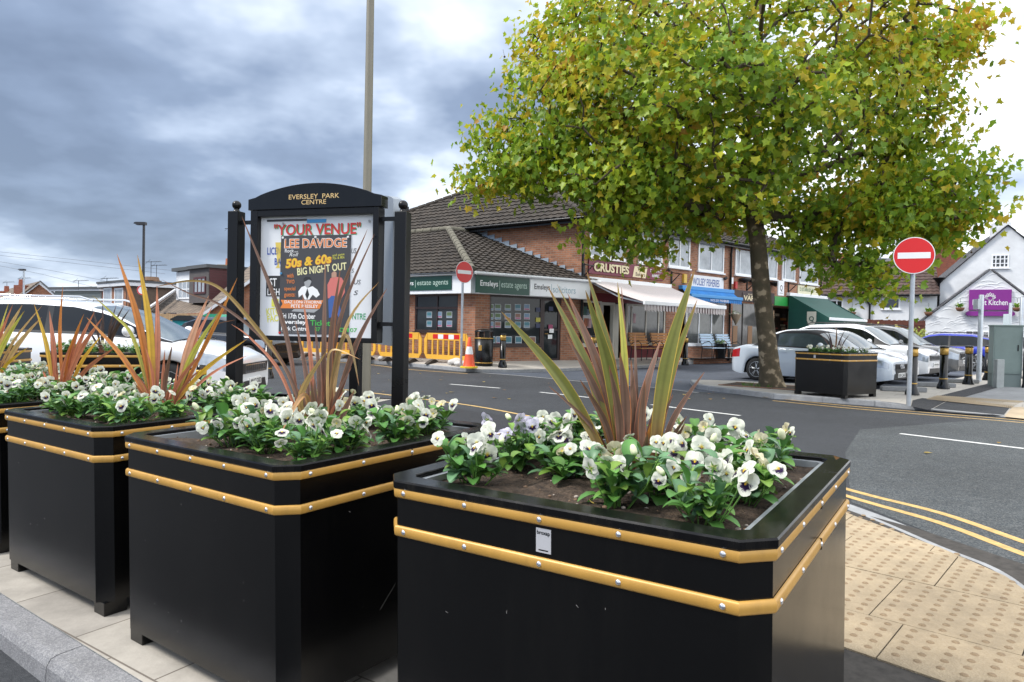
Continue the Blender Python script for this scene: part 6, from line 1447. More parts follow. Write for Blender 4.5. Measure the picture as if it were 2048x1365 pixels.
# tall grey lamp column and distant street lamps
p = P(729, 700, 8.3); t = thing('lamp_column', 'tall grey green lamp column rising behind the noticeboard out of the picture', 'lamp column', (p.x, p.y, 0))
MB().lathe([(.085, 0), (.085, .02), (.078, 1.6), (.055, 1.72), (.034, 9.5)], 18).build('column', mat('grey_green_column', (.17, .155, .115), .5, var=.08, vscale=3), t); MB().tube([(0, 0, 9.4), (.1, -.3, 9.7), (.2, -1.2, 9.8)], .03, 8).build('arm', MATS['grey_green_column'], t); MB().box(-.15 + .2, .15 + .2, -1.7, -1.1, 9.74, 9.86).build('lamp_head', M_zinc, t, .03)
M_dpost = mat('dark_post', (.022, .022, .026), .5)
def lamp(label, u, vt, d, w, m, head, sign=False):
    p = P(u, vt, d); t = thing('street_lamp', label, 'street lamp', (p.x, p.y, 0)); H = p.z
    MB().lathe([(w * 1.5, 0), (w * 1.5, 1.2), (w, 1.4), (w * .8, H)], 10).build('post', m, t); MB().box(-head, .12, -.12, .12, H - .05, H + .12).slab([(-head - .15, H + .02), (-head, H), (-head, H + .12), (-head - .1, H + .1)], -.1, .1).build('lamp_head', M_dpost, t)
    if sign:
        z = P(287, 581, d).z; MB().lathe([(.29, -.02), (.29, .0)], 24, (0, -.12, z), axis='y').build('sign_plate', M_signwhite, t)
        rg = MB(); n = 24
        for k in range(n): a0, a1 = 2 * math.pi * k / n, 2 * math.pi * (k + 1) / n; rg.slab([(math.cos(a0) * .22, z + math.sin(a0) * .22), (math.cos(a0) * .28, z + math.sin(a0) * .28), (math.cos(a1) * .28, z + math.sin(a1) * .28), (math.cos(a1) * .22, z + math.sin(a1) * .22)], -.150, -.142)
        rg.build('red_ring', M_red, t)
lamp('dark street lamp with a round speed sign beyond the people carrier', 288, 449, 40, .085, M_dpost, .42, True); lamp('slim grey street lamp in front of the brick gable at far left', 48, 541, 62, .09, M_zinc, .35)
# poles, cabinet and small posts at the right
def pole(label, u, v, vt, r, z=.104, plate=None):
    p = G(u, v, z); d = (RM @ (p - CAM)).z; H = P(u, vt, d).z - z; t = thing('sign_pole', label, 'pole', p); MB().lathe([(r, 0), (r, H), (r * .9, H + .01)], 14).build('post', M_zinc, t)
    if plate: MB().box(*plate[0]).build('plate', plate[1], t, .004)
pole('thick grey sign pole with a clamp in front of the purple sign', 1957, 763, 591, .062, plate=((-.16, -.07, -.1, .1, 2.0, 2.28), M_zinc))
pole('grey sign pole with a pale notice behind the green cabinet', 2016, 752, 607, .048, plate=((-.14, -.06, -.12, .12, 1.55, 2.0), mat('pale_notice', (.5, .58, .62), .4)))
pole('grey bus stop pole with an orange tag at the right edge', 2039, 756, 597, .058, plate=((.06, .5, -.05, .05, 1.85, 2.2), mat('orange_tag', (.75, .22, .02), .4)))
p0, p1 = G(1983, 773, .104), G(2034, 769, .104); t = thing('cabinet', 'grey green roadside equipment cabinet among the poles', 'cabinet', p0, R(-20)); w = 0.62; dd = .34
d_ = (RM @ (p0 - CAM)).z; H = P(1983, 653, d_).z - .104; M_cab = mat('cabinet_green', (.20, .255, .235), .5, var=.08, vscale=4)
MB().box(0, w * .99, 0, dd, .0, .32).build('plinth', mat('cabinet_plinth', (.17, .21, .20), .6), t); MB().box(-.0, w, -.02, dd + .02, .325, H).build('body', M_cab, t, .008); MB().box(-.02, w + .03, -.04, dd + .04, H, H + .04).build('lid', M_cab, t, .008)
MB().box(w * .05, w * .95, -.026, -.021, .36, H - .04).build('door', M_cab, t); MB().box(w + .001, w + .012, .1, .22, H - .28, H - .12).build('label_plate', M_signwhite, t); MB().box(w * .82, w * .86, -.036, -.026, .9, 1.05).build('handle', M_blackpaint, t)
p = G(1996, 776, .104); t = tag(MB().box(-.09, .09, -.07, .07, 0, P(1996, 719, (RM @ (p - CAM)).z).z - .104).build('concrete_post', mat('post_concrete', (.33, .35, .34), .85, var=.12, vscale=8), None, .01), 'short square concrete post in front of the green cabinet', 'post'); t.location = p
p = G(2047, 776, .104); t = thing('black_post', 'black post cut by the right picture edge', 'post', p); MB().lathe([(.05, 0), (.04, .06), (.03, .1), (.03, 1.4)], 12).build('post', M_blackpaint, t)
for u, v, lab in ((1806, 783, 'low concrete wheel stop beside the large no entry sign post'), (1868, 774, 'low concrete wheel stop left of the second bollard'), (1918, 766, 'low concrete wheel stop in front of the grey car')):
    o = tag(MB().box(-.45, .45, -.09, .09, 0, .10).build('wheel_stop', M_conc, None, .02), lab, 'wheel stop', 'wheel stops at the parking bays'); o.location = G(u, v, .104); o.rotation_euler = (0, 0, R(-12))
# benches and pot outside the shops
def bench(label, x0, x1, m, flip=1):
    t = frame_thing(FP, 'bench', label, 'bench', 'slatted benches outside the shops'); zb = .24; c = (x0 + x1) / 2; w = (x1 - x0) / 2; t.location = FP.world(c, -.45, zb)
    for k in range(4): MB().box(-w, w, -.42 + k * .11, -.33 + k * .11, .43, .455).build('seat_slat', m, t)
    for k in range(5): b = MB(); zz = .52 + k * .10; yy = .06 + k * .035; b.box(-w, w, yy, yy + .022, zz, zz + .082); b.build('back_slat', m, t)
    for x in (-w + .04, w - .04):
        b = MB(); b.tube([(x, -.40, 0), (x, -.40, .42), (x, -.38, .60), (x, -.25, .70), (x, -.05, .66), (x, .08, .58)], .016, 6); b.tube([(x, .10, 0), (x, .05, .43), (x, .22, 1.02)], .016, 6); b.tube([(x, -.40, .42), (x, .06, .42)], .014, 6); b.build('frame', M_bracket, t)
M_wood = mat('orange_varnished_slats', (.50, .22, .055), .5, var=.15, vscale=7); M_bslat = mat('pale_blue_slats', (.42, .54, .66), .5, var=.06, vscale=7)
bench('orange wooden slatted bench under the pale striped awning, nearer the bakery door', FP.x(1246), FP.x(1281), M_wood); bench('orange wooden slatted bench under the pale striped awning, nearer the fish shop', FP.x(1290), FP.x(1326), M_wood)
bench('pale blue slatted bench left of the black pot', FP.x(1388), FP.x(1415), M_bslat); bench('pale blue slatted bench right of the black pot', FP.x(1421), FP.x(1447), M_bslat)
q = FP.world(FP.x(1419), -.55, .24); t = thing('plant_pot', 'black square pot with small white flowers between the pale blue benches', 'plant pot', q); b = MB(); b.add([(-.15, -.15, 0), (.15, -.15, 0), (.15, .15, 0), (-.15, .15, 0), (-.21, -.21, .62), (.21, -.21, .62), (.21, .21, .62), (-.21, .21, .62)], [(3, 2, 1, 0), (0, 1, 5, 4), (1, 2, 6, 5), (2, 3, 7, 6), (3, 0, 4, 7), (4, 5, 6, 7)]); b.build('pot', M_blackpaint, t)
m = MB(); leafcloud(m, (0, 0, .68), (.2, .2, .1), 70, .09, [(.10, .2, .04), (.6, .6, .5), (.14, .24, .05)], random.Random(3)); m.build('plant', M_leafp, t)
x, z = FP.hit(1472, 630, -.5); t = frame_thing(FP, 'hanging_basket', 'cone shaped hanging basket with pale flowers at the vape shop', 'hanging basket'); t.location = FP.world(x, -.5, z)
MB().lathe([(.01, -.45), (.24, .0), (.2, .02)], 10).build('cone', mat('wicker', (.20, .15, .10), .9), t); m = MB(); leafcloud(m, (0, 0, .06), (.26, .26, .12), 60, .1, [(.5, .48, .4), (.14, .2, .08)], random.Random(5)); m.build('plant', M_leafp, t)

# ------------------------------------------------------------------ noticeboard
NB0, NB1 = pxy(471, 5.2, 600), pxy(803, 4.82, 600); FN = Frame(NB0, NB1); hn = lambda u, v, y=0.0: FN.hit(u, v, y)
nb = frame_thing(FN, 'noticeboard', 'black ball topped noticeboard with arched gold lettered header and event posters', 'noticeboard')
def post(x, y, zt):
    p = MB().box(x - .045, x + .045, y - .045, y + .045, -.06, zt).build('post', M_blackpaint, nb, .006); MB().lathe([(.03, zt), (.02, zt + .012), (.02, zt + .02)], 12, (x, y, 0)).ball((x, y, zt + .050), .034, 16).build('finial', M_blackpaint, p)
zt = hn(474, 424)[1]; post(0, 0, zt); post(FN.len, 0, hn(805, 425)[1]); q3 = FN.loc((*pxy(712, 6.35, 720), 0)); post(q3.x, q3.y, zt)
fx0, fz1 = hn(507, 424); fx1, fz0 = hn(760, 687); fx1 = hn(761, 560)[0]; px0, pz1 = hn(521, 436); px1, pz0 = hn(749.5, 677); px1 = hn(749.5, 560)[0]; px0 = hn(521, 560)[0]; fx0 = hn(507, 560)[0]
b = MB(); b.box(fx0, px0, -.045, .05, fz0, fz1).box(px1, fx1, -.045, .05, fz0, fz1).box(px0, px1, -.044, .05, fz0, pz0).box(px0, px1, -.044, .05, pz1, fz1); b.build('frame', M_blackpaint, nb, .004)
MB().box(fx0 + .01, fx1 - .01, .052, .07, fz0 + .01, fz1 - .01).build('back_panel', M_zinc, nb)
hx0 = hn(505, 420)[0]; hx1 = hn(769, 420)[0]; hz0 = fz1 + .002; ztop = hn(634, 369)[1]; zsh = hn(507, 402)[1]; n = 22
arch = [(hx0, hz0), (hx1, hz0), (hx1, zsh)] + [(hx1 - (hx1 - hx0) * (.055 + .89 * k / n), zsh + .012 + (ztop - zsh - .012) * math.sin(math.pi * k / n) ** .8) for k in range(n + 1)] + [(hx0, zsh)]
hd = MB().slab(arch, -.05, .055).build('header', M_black, nb, .003); hw_ = hx1 - hx0; hh = ztop - hz0
M_gl = mat('gold_lettering', (.62, .43, .19), .45)
def serif_line(b, s, x0, x1, z0, z1, y):              # small capitals with slab ends
    put_text(b, s, x0, x1, z0, z1, y, bold=.004)
b = MB(); serif_line(b, 'EVERSLEY  PARK', hn(586, 396)[0], hn(686, 396)[0], hn(636, 400.5)[1], hn(636, 391)[1], -.052); serif_line(b, 'CENTRE', hn(611, 407)[0], hn(660, 407)[0], hn(636, 411.5)[1], hn(636, 402.5)[1], -.052); b.build('lettering', M_gl, hd)
for v in (446, 643): z = hn(490, v)[1]; MB().box(.045, fx0, -.012, .012, z - .014, z + .014).build('rail', M_blackpaint, nb); MB().box(fx1, FN.len - .045, -.012, .012, z - .014, z + .014).build('rail', M_blackpaint, nb)
for v in (475, 640): x, z = hn(756, v); MB().lathe([(.008, -.004), (.008, 0)], 12, (x, -.046, z), axis='y').build('lock', M_blackpaint, nb)
# second panel going back from the right post
d2 = Vector((q3.x - FN.len, q3.y, 0)); L2 = d2.length; a2 = math.atan2(d2.y, d2.x); mm = Matrix.Translation((FN.len, 0, 0)) @ Matrix.Rotation(a2, 4, 'Z')
b = MB(); k = 16; rb_ = [(L2 * .1, fz0 - .02), (L2 * .9, fz0 - .02), (L2 * .9, zsh)] + [(L2 * .9 - L2 * .8 * i / k, zsh + .0 + (ztop - zsh) * math.sin(math.pi * i / k) ** .8) for i in range(k + 1)] + [(L2 * .1, zsh)]
b.slab(rb_, -.03, .03); o = b.build('rear_panel', mat('brushed_panel', (.30, .33, .36), .4, metal=.5, var=.08, vscale=2), nb); o.matrix_local = mm
b = MB(); b.box(0, L2 * .1, -.012, .012, fz0 + .1, fz0 + .13).box(0, L2 * .1, -.012, .012, fz1 - .1, fz1 - .07).box(0.03, L2 * .95, -.05, -.032, fz1 - .02, fz1 + .012); o = b.build('rail', M_blackpaint, nb); o.matrix_local = mm
# posters
M_paper = mat('poster_paper', (.66, .67, .69), .55, var=.04, vscale=3)
pap = MB().box(px0, px1, .0, .012, pz0, pz1).build('venue_poster', M_paper, nb); yq = -.0015
W_, H_ = px1 - px0, pz1 - pz0
def X(u): return hn(u, 560)[0]
def Z(v): return hn(636, v)[1]
inks = {k: mat('ink_' + k, c, .55) for k, c in dict(red=(.55, .03, .03), green=(.03, .30, .12), blue=(.02, .07, .35), black=(.015, .015, .017), orange=(.68, .20, .04), yellow=(.72, .45, .03), cream=(.70, .66, .36), white=(.75, .75, .75), charcoal=(.045, .045, .05), salmon=(.55, .15, .13), denim=(.04, .10, .30), skin=(.42, .24, .17), grey=(.32, .33, .34), lime=(.06, .42, .07), acid=(.60, .58, .08), sky=(.05, .25, .50)).items()}
def words(par, s, u0, u1, v0, v1, ink, y, bold=.0, tilt=0.0, shear=0.0, name='lettering'):
    b = MB(); put_text(b, s, X(u0), X(u1), Z(v1), Z(v0), y, bold=bold, tilt=tilt, shear=shear); return b.build(name, inks[ink], par)
words(pap, '"YOUR VENUE"', 549, 721.5, 448.5, 471.5, 'green', yq, .02); words(pap, '"YOUR VENUE"', 547, 720, 447, 470, 'red', yq - .001, .02)
words(pap, 'LICEN', 534, 562, 494, 509, 'blue', yq, .02); words(pap, 'BA', 549, 562, 516, 530, 'blue', yq, .02)
for s, u0, u1, v0, v1 in (('US', 702, 712, 498, 508), ('S', 703, 708, 538, 546), ('US', 708, 722, 560, 569), ('S', 708, 717, 581, 590)): words(pap, s, u0, u1, v0, v1, 'black', yq, 0, 0, .2)
words(pap, 'NTRE', 706, 733, 626, 638, 'green', yq, .01); words(pap, '07', 702, 716, 655, 663, 'lime', yq, .01); words(pap, '...', 722, 730, 660, 662, 'grey', yq)
MB().box(X(533), X(561), yq - .001, -.0002, Z(594), Z(552)).build('black_box', inks['black'], pap); words(pap, 'ST', 540, 554, 557, 574, 'white', yq - .002, .01); words(pap, 'LIGH', 536, 560, 578, 592, 'white', yq - .002, .01)
MB().box(X(544), X(558), yq, -.0002, Z(615), Z(599)).build('yellow_box', inks['acid'], pap); words(pap, 'KITC', 534, 560, 617, 632, 'acid', yq, .02, .12); words(pap, 'FACI', 536, 560, 632, 646, 'acid', yq, .02, .12)
b = MB(); b.slab([(X(551), Z(536)), (X(560), Z(536)), (X(558), Z(530)), (X(562), Z(505)), (X(562), Z(484)), (X(550), Z(484)), (X(552), Z(505)), (X(555), Z(530))], yq, -.0002); b.build('beer_glass', mat('ink_lager', (.62, .47, .10), .5), pap)
MB().box(X(613), X(651), -.006, -.002, Z(446), Z(439)).build('blue_tape', inks['sky'], pap); MB().box(X(533), X(613), -.004, -.002, Z(441.5), Z(437.5)).build('dark_tape', inks['charcoal'], pap)
ev = MB().slab([(X(559.5), Z(669.5)), (X(699.5), Z(669)), (X(701.5), Z(471)), (X(562), Z(471))], -.005, -.002).build('event_poster', inks['charcoal'], nb); ye = -.0062
words(ev, 'LEE DAVIDGE', 568.5, 694, 477, 497, 'white', ye, .045); words(ev, 'LEE DAVIDGE', 569.5, 693, 478, 496, 'orange', ye - .0008, .012)
words(ev, 'Rock', 570, 588, 498, 505, 'white', ye, .01); words(ev, 'Roll', 579, 597, 506, 513, 'white', ye, 0, 0, .3); words(ev, 'and', 589, 596, 502, 505, 'white', ye)
words(ev, '50s & 60s', 571, 664, 513, 533, 'orange', ye, .06, .10, .15); words(ev, '50s & 60s', 571, 663, 513, 532, 'yellow', ye - .0008, .03, .10, .15)
words(ev, 'and some', 665, 689, 508, 513, 'acid', ye, 0, .10); words(ev, '70s & 80s', 665, 689, 514, 519, 'acid', ye, 0, .10); words(ev, 'BIG NIGHT OUT', 595, 694, 531, 546, 'cream', ye, .02, .10)
for s, u0, u1, v0, v1 in (('with', 575, 588, 547, 556), ('TWO', 574, 590, 560, 568), ('special', 570, 592, 574, 584), ('guests:', 570, 592, 587, 597)): words(ev, s, u0, u1, v0, v1, 'orange', ye, .01)
b = MB(); b.slab([(X(563), Z(616)), (X(567), Z(609)), (X(563), Z(601)), (X(648), Z(601)), (X(641), Z(618)), (X(563), Z(618))], ye + .0005, ye + .001); b.build('banner', inks['orange'], ev); words(ev, 'DAZ LONGTHORNE', 571, 645, 602, 608, 'white', ye - .0005, .015); words(ev, 'PETE PRESLEY', 584, 638, 610, 616.5, 'white', ye - .0005, .015)
words(ev, 'Fri 17th October', 565, 633, 628, 639, 'white', ye, .025); words(ev, 'Eversley', 565, 615, 641, 652, 'white', ye, .03); words(ev, 'Park Centre', 565, 617, 654, 663, 'white', ye, .025); words(ev, 'Tickets', 623, 668, 641, 652, 'lime', ye, .015); words(ev, '07', 632, 643, 655, 663, 'lime', ye, .015); words(ev, '01', 680, 700, 655, 663, 'lime', ye, .015); words(ev, 'Sherburn in Elmet', 565, 604, 664.5, 667, 'grey', ye)
def blob(par, pts, ink, name, y): b = MB(); b.slab([(X(u), Z(v)) for u, v in pts], y, y + .0006); return b.build(name, inks[ink], par)
blob(ev, [(599, 596), (598, 584), (604, 575), (612, 572), (618, 576), (626, 573), (636, 580), (641, 590), (634, 596), (627, 590), (620, 600), (611, 600), (606, 590)][::-1], 'white', 'printed_singer', ye); blob(ev, [(611, 572), (609, 563), (613, 558), (620, 558), (624, 564), (621, 572), (616, 577)][::-1], 'grey', 'printed_face', ye - .0005); blob(ev, [(609, 565), (608, 558), (613, 554), (621, 555), (624, 561), (618, 560)][::-1], 'black', 'printed_hair', ye - .0009); blob(ev, [(612, 590), (616, 577), (620, 590), (616, 600)][::-1], 'black', 'printed_shirt', ye - .0005)
blob(ev, [(657, 597), (656, 570), (662, 557), (672, 554), (684, 556), (690, 566), (691, 585), (685, 596)][::-1], 'salmon', 'printed_jacket', ye); blob(ev, [(664, 556), (664, 547), (669, 543), (674, 546), (674, 555)][::-1], 'skin', 'printed_face', ye - .0005); blob(ev, [(660, 636), (658, 600), (664, 592), (676, 592), (682, 615), (688, 634), (680, 636), (670, 612), (668, 634)][::-1], 'denim', 'printed_jeans', ye - .0004); blob(ev, [(585, 624), (590, 619), (640, 619), (630, 626)][::-1], 'grey', 'printed_knee', ye)
for u, v, c in ((566, 475, 'white'), (631, 475, 'white'), (696, 476, 'white'), (563.5, 547.5, 'sky'), (698, 547, 'sky'), (562, 668, 'red'), (738, 445.5, 'grey'), (566, 446, 'grey')): MB().lathe([(.007, -.008), (.009, -.003), (.009, 0)], 10, (X(u), -.006, Z(v)), axis='y').build('pin', inks[c], nb)

# ------------------------------------------------------------------ people
def person(label, loc, rz, H, pose, mats, hair=(.16, .09, .05), cap=None, loc_z=0):
    """one skinned body; clothing and hair are children"""
    t = thing('person', label, 'person', loc, rz); s = H / 1.7
    J = dict(pel=(0, 0, .95), ches=(0, -.01, 1.22), neck=(0, 0, 1.43), head=(0, -.015, 1.60), ls=(.17, 0, 1.38), le=(.23, -.02, 1.12), lw=(.19, -.16, .96), lh=(.16, -.24, .95), rs=(-.17, 0, 1.38), re=(-.23, -.02, 1.12), rw=(-.18, -.17, .98), rh=(-.12, -.25, .98), lhp=(.09, 0, .90), lk=(.10, -.02, .50), la=(.10, .01, .09), lt=(.11, -.15, .03), rhp=(-.09, 0, .90), rk=(-.10, -.01, .50), ra=(-.10, .02, .09), rt=(-.12, -.14, .03)); J.update(pose)
    def skin(name, chain, rad, m, sub=1):
        ks = list(rad); me = bpy.data.meshes.new(name); me.from_pydata([tuple(Vector(J[k]) * s if isinstance(k, str) else k) for k in ks], [(ks.index(a), ks.index(b)) for a, b in chain], [])
        o = bpy.data.objects.new(name, me); S.collection.objects.link(o); md = o.modifiers.new('skin', 'SKIN'); 
        for i, k in enumerate(ks): v = me.skin_vertices[0].data[i]; v.radius = tuple(q * s for q in rad[k]) if isinstance(rad[k], tuple) else (rad[k] * s, rad[k] * s); v.use_root = (i == 0)
        o.modifiers.new('sub', 'SUBSURF').levels = sub; dg = bpy.context.evaluated_depsgraph_get(); m2 = bpy.data.meshes.new_from_object(o.evaluated_get(dg)); bpy.data.objects.remove(o); m2.name = name
        for p in m2.polygons: p.use_smooth = True
        m2.materials.clear(); m2.materials.append(m); return link(name, m2, t)
    skin('body', [('pel', 'ches'), ('ches', 'neck'), ('neck', 'head'), ('ches', 'ls'), ('ls', 'le'), ('le', 'lw'), ('lw', 'lh'), ('ches', 'rs'), ('rs', 're'), ('re', 'rw'), ('rw', 'rh'), ('pel', 'lhp'), ('lhp', 'lk'), ('lk', 'la'), ('la', 'lt'), ('pel', 'rhp'), ('rhp', 'rk'), ('rk', 'ra'), ('ra', 'rt')],
         dict(pel=(.13, .10), ches=(.14, .10), neck=.055, head=(.085, .10), ls=.06, le=.042, lw=.03, lh=.035, rs=.06, re=.042, rw=.03, rh=.035, lhp=.085, lk=.058, la=.042, lt=.035, rhp=.085, rk=.058, ra=.042, rt=.035), mats[0])
    skin('top', [('pel', 'ches'), ('ches', 'ls'), ('ls', 'le'), ('le', 'lw'), ('ches', 'rs'), ('rs', 're'), ('re', 'rw')], dict(pel=(.16, .125), ches=(.165, .125), ls=.078, le=.06, lw=.048, rs=.078, re=.06, rw=.048), mats[1])
    skin('trousers', [('pel', 'lhp'), ('lhp', 'lk'), ('lk', 'la'), ('pel', 'rhp'), ('rhp', 'rk'), ('rk', 'ra')], dict(pel=(.145, .115), lhp=.10, lk=.072, la=.06, rhp=.10, rk=.072, ra=.06), mats[2])
    h = Vector(J['head']) * s; b = MB(); b.ball((h.x, h.y + .02 * s, h.z + .035 * s), (.098 * s, .112 * s, .115 * s), 14)
    b.f = [f for f in b.f if sum(b.v[i][2] for i in f) / len(f) > h.z - .10 * s and not (sum(b.v[i][1] for i in f) / len(f) < h.y - .03 * s and sum(b.v[i][2] for i in f) / len(f) < h.z + .075 * s)]; b.mi = [0] * len(b.f); b.sm = [True] * len(b.f)
    b.build('hair', mat('hair_%d' % int(hair[0] * 1000), hair, .6), t)
    f = MB(); f.ball((h.x, h.y - .105 * s, h.z - .01 * s), (.012 * s, .018 * s, .022 * s), 6); f.build('nose', mats[0], t)
    e = MB(); e.ball((h.x - .035 * s, h.y - .088 * s, h.z + .015 * s), .011 * s, 6); e.ball((h.x + .035 * s, h.y - .088 * s, h.z + .015 * s), .011 * s, 6); e.box(h.x - .028 * s, h.x + .028 * s, h.y - .098 * s, h.y - .09 * s, h.z - .058 * s, h.z - .05 * s); e.build('eyes', M_blackpaint, t)
    for side in (1, -1):                                  # five separate fingers on each hand
        hnd = Vector(J['lh' if side > 0 else 'rh']) * s; g = MB()
        for k in range(4): x = hnd.x + (k - 1.5) * .019 * s; g.tube([(x, hnd.y - .01 * s, hnd.z), (x, hnd.y - (.055 + .012 * (k in (1, 2))) * s, hnd.z - .015 * s), (x, hnd.y - .07 * s, hnd.z - .05 * s)], [.0095 * s, .0085 * s, .007 * s], 6)
        g.tube([(hnd.x - side * .03 * s, hnd.y + .01 * s, hnd.z), (hnd.x - side * .055 * s, hnd.y - .03 * s, hnd.z - .01 * s), (hnd.x - side * .05 * s, hnd.y - .06 * s, hnd.z - .02 * s)], [.011 * s, .010 * s, .008 * s], 6); g.build('fingers', mats[0], t)
    return t
M_skin = mat('skin', (.42, .24, .17), .5); M_jean = mat('denim', (.035, .06, .12), .8); M_stripe = mat('striped_jumper', (.2, .2, .2), .8)
nt2 = M_stripe.node_tree; tcx = nt2.nodes.new('ShaderNodeTexCoord'); sx_ = nt2.nodes.new('ShaderNodeSeparateXYZ'); nt2.links.new(tcx.outputs['Object'], sx_.inputs[0]); mp_ = nt2.nodes.new('ShaderNodeMath'); mp_.operation = 'FRACT'; ml_ = nt2.nodes.new('ShaderNodeMath'); ml_.operation = 'MULTIPLY'; ml_.inputs[1].default_value = 3.4; nt2.links.new(sx_.outputs[2], ml_.inputs[0]); nt2.links.new(ml_.outputs[0], mp_.inputs[0]); rp_ = nt2.nodes.new('ShaderNodeValToRGB'); rp_.color_ramp.interpolation = 'CONSTANT'; nt2.links.new(mp_.outputs[0], rp_.inputs[0])
for i, (p_, c_) in enumerate(((0, (.12, .28, .22, 1)), (.25, (.03, .03, .035, 1)), (.5, (.45, .42, .38, 1)), (.62, (.05, .04, .05, 1)), (.8, (.22, .12, .16, 1)))):
    e_ = rp_.color_ramp.elements[i] if i < 2 else rp_.color_ramp.elements.new(p_); e_.position = p_; e_.color = c_
nt2.links.new(rp_.outputs[0], nt2.nodes['Principled BSDF'].inputs['Base Color'])
person('person in a striped jumper and jeans standing in the bakery doorway, hands together', FP.world(FP.x(1217), .55, .26), FP.a + R(18), 1.66, {}, (M_skin, M_stripe, M_jean), (.28, .19, .12))
person('person in a white coat and cap standing outside the butcher behind the parked car', FP.world(FP.x(1592), -1.2, .22), FP.a + R(-15), 1.72, {}, (M_skin, mat('white_coat', (.70, .70, .72), .7), M_jean), (.72, .72, .74))
# ------------------------------------------------------------------ cars
M_cwhite = mat('white_car_paint', (.78, .79, .81), .22, coat=.8, spec=.5); M_cpale = mat('pale_blue_white_car_paint', (.60, .66, .73), .22, coat=.8)
M_cgrey = mat('grey_car_paint', (.10, .105, .11), .25, metal=.35, coat=.9); M_cblue = mat('blue_car_paint', (.018, .035, .36), .22, coat=.9); M_cblack = mat('black_car_paint', (.008, .009, .012), .2, coat=.9)
M_trim = mat('black_car_trim', (.012, .012, .013), .45); M_tyre = mat('tyre_rubber', (.015, .015, .016), .8); M_alloy = mat('alloy_wheel', (.42, .43, .44), .3, metal=.8); M_lens = mat('headlamp_lens', (.34, .37, .41), .08, spec=.8, metal=.35)
M_tail = mat('tail_lamp', (.40, .012, .015), .15, spec=.7); M_chrome = mat('chrome', (.62, .63, .65), .12, metal=1); M_plate = mat('number_plate', (.72, .72, .70), .4); M_cglass = mat('car_glass', (.006, .007, .008), .05, spec=.45); M_cglass2 = mat('car_windscreen', (.09, .115, .125), .05, spec=.8, var=.3, vscale=1.5); M_soft = mat('black_soft_top', (.010, .010, .011), .85)
def lerp_tab(tab, x):
    for (a, u), (b, v) in zip(tab[:-1], tab[1:]):
        if x <= b:
            t = (x - a) / (b - a) if b > a else 0; t = max(0, min(1, t)); t = t * t * (3 - 2 * t) * .5 + t * .5; return u + (v - u) * t
    return tab[-1][1]
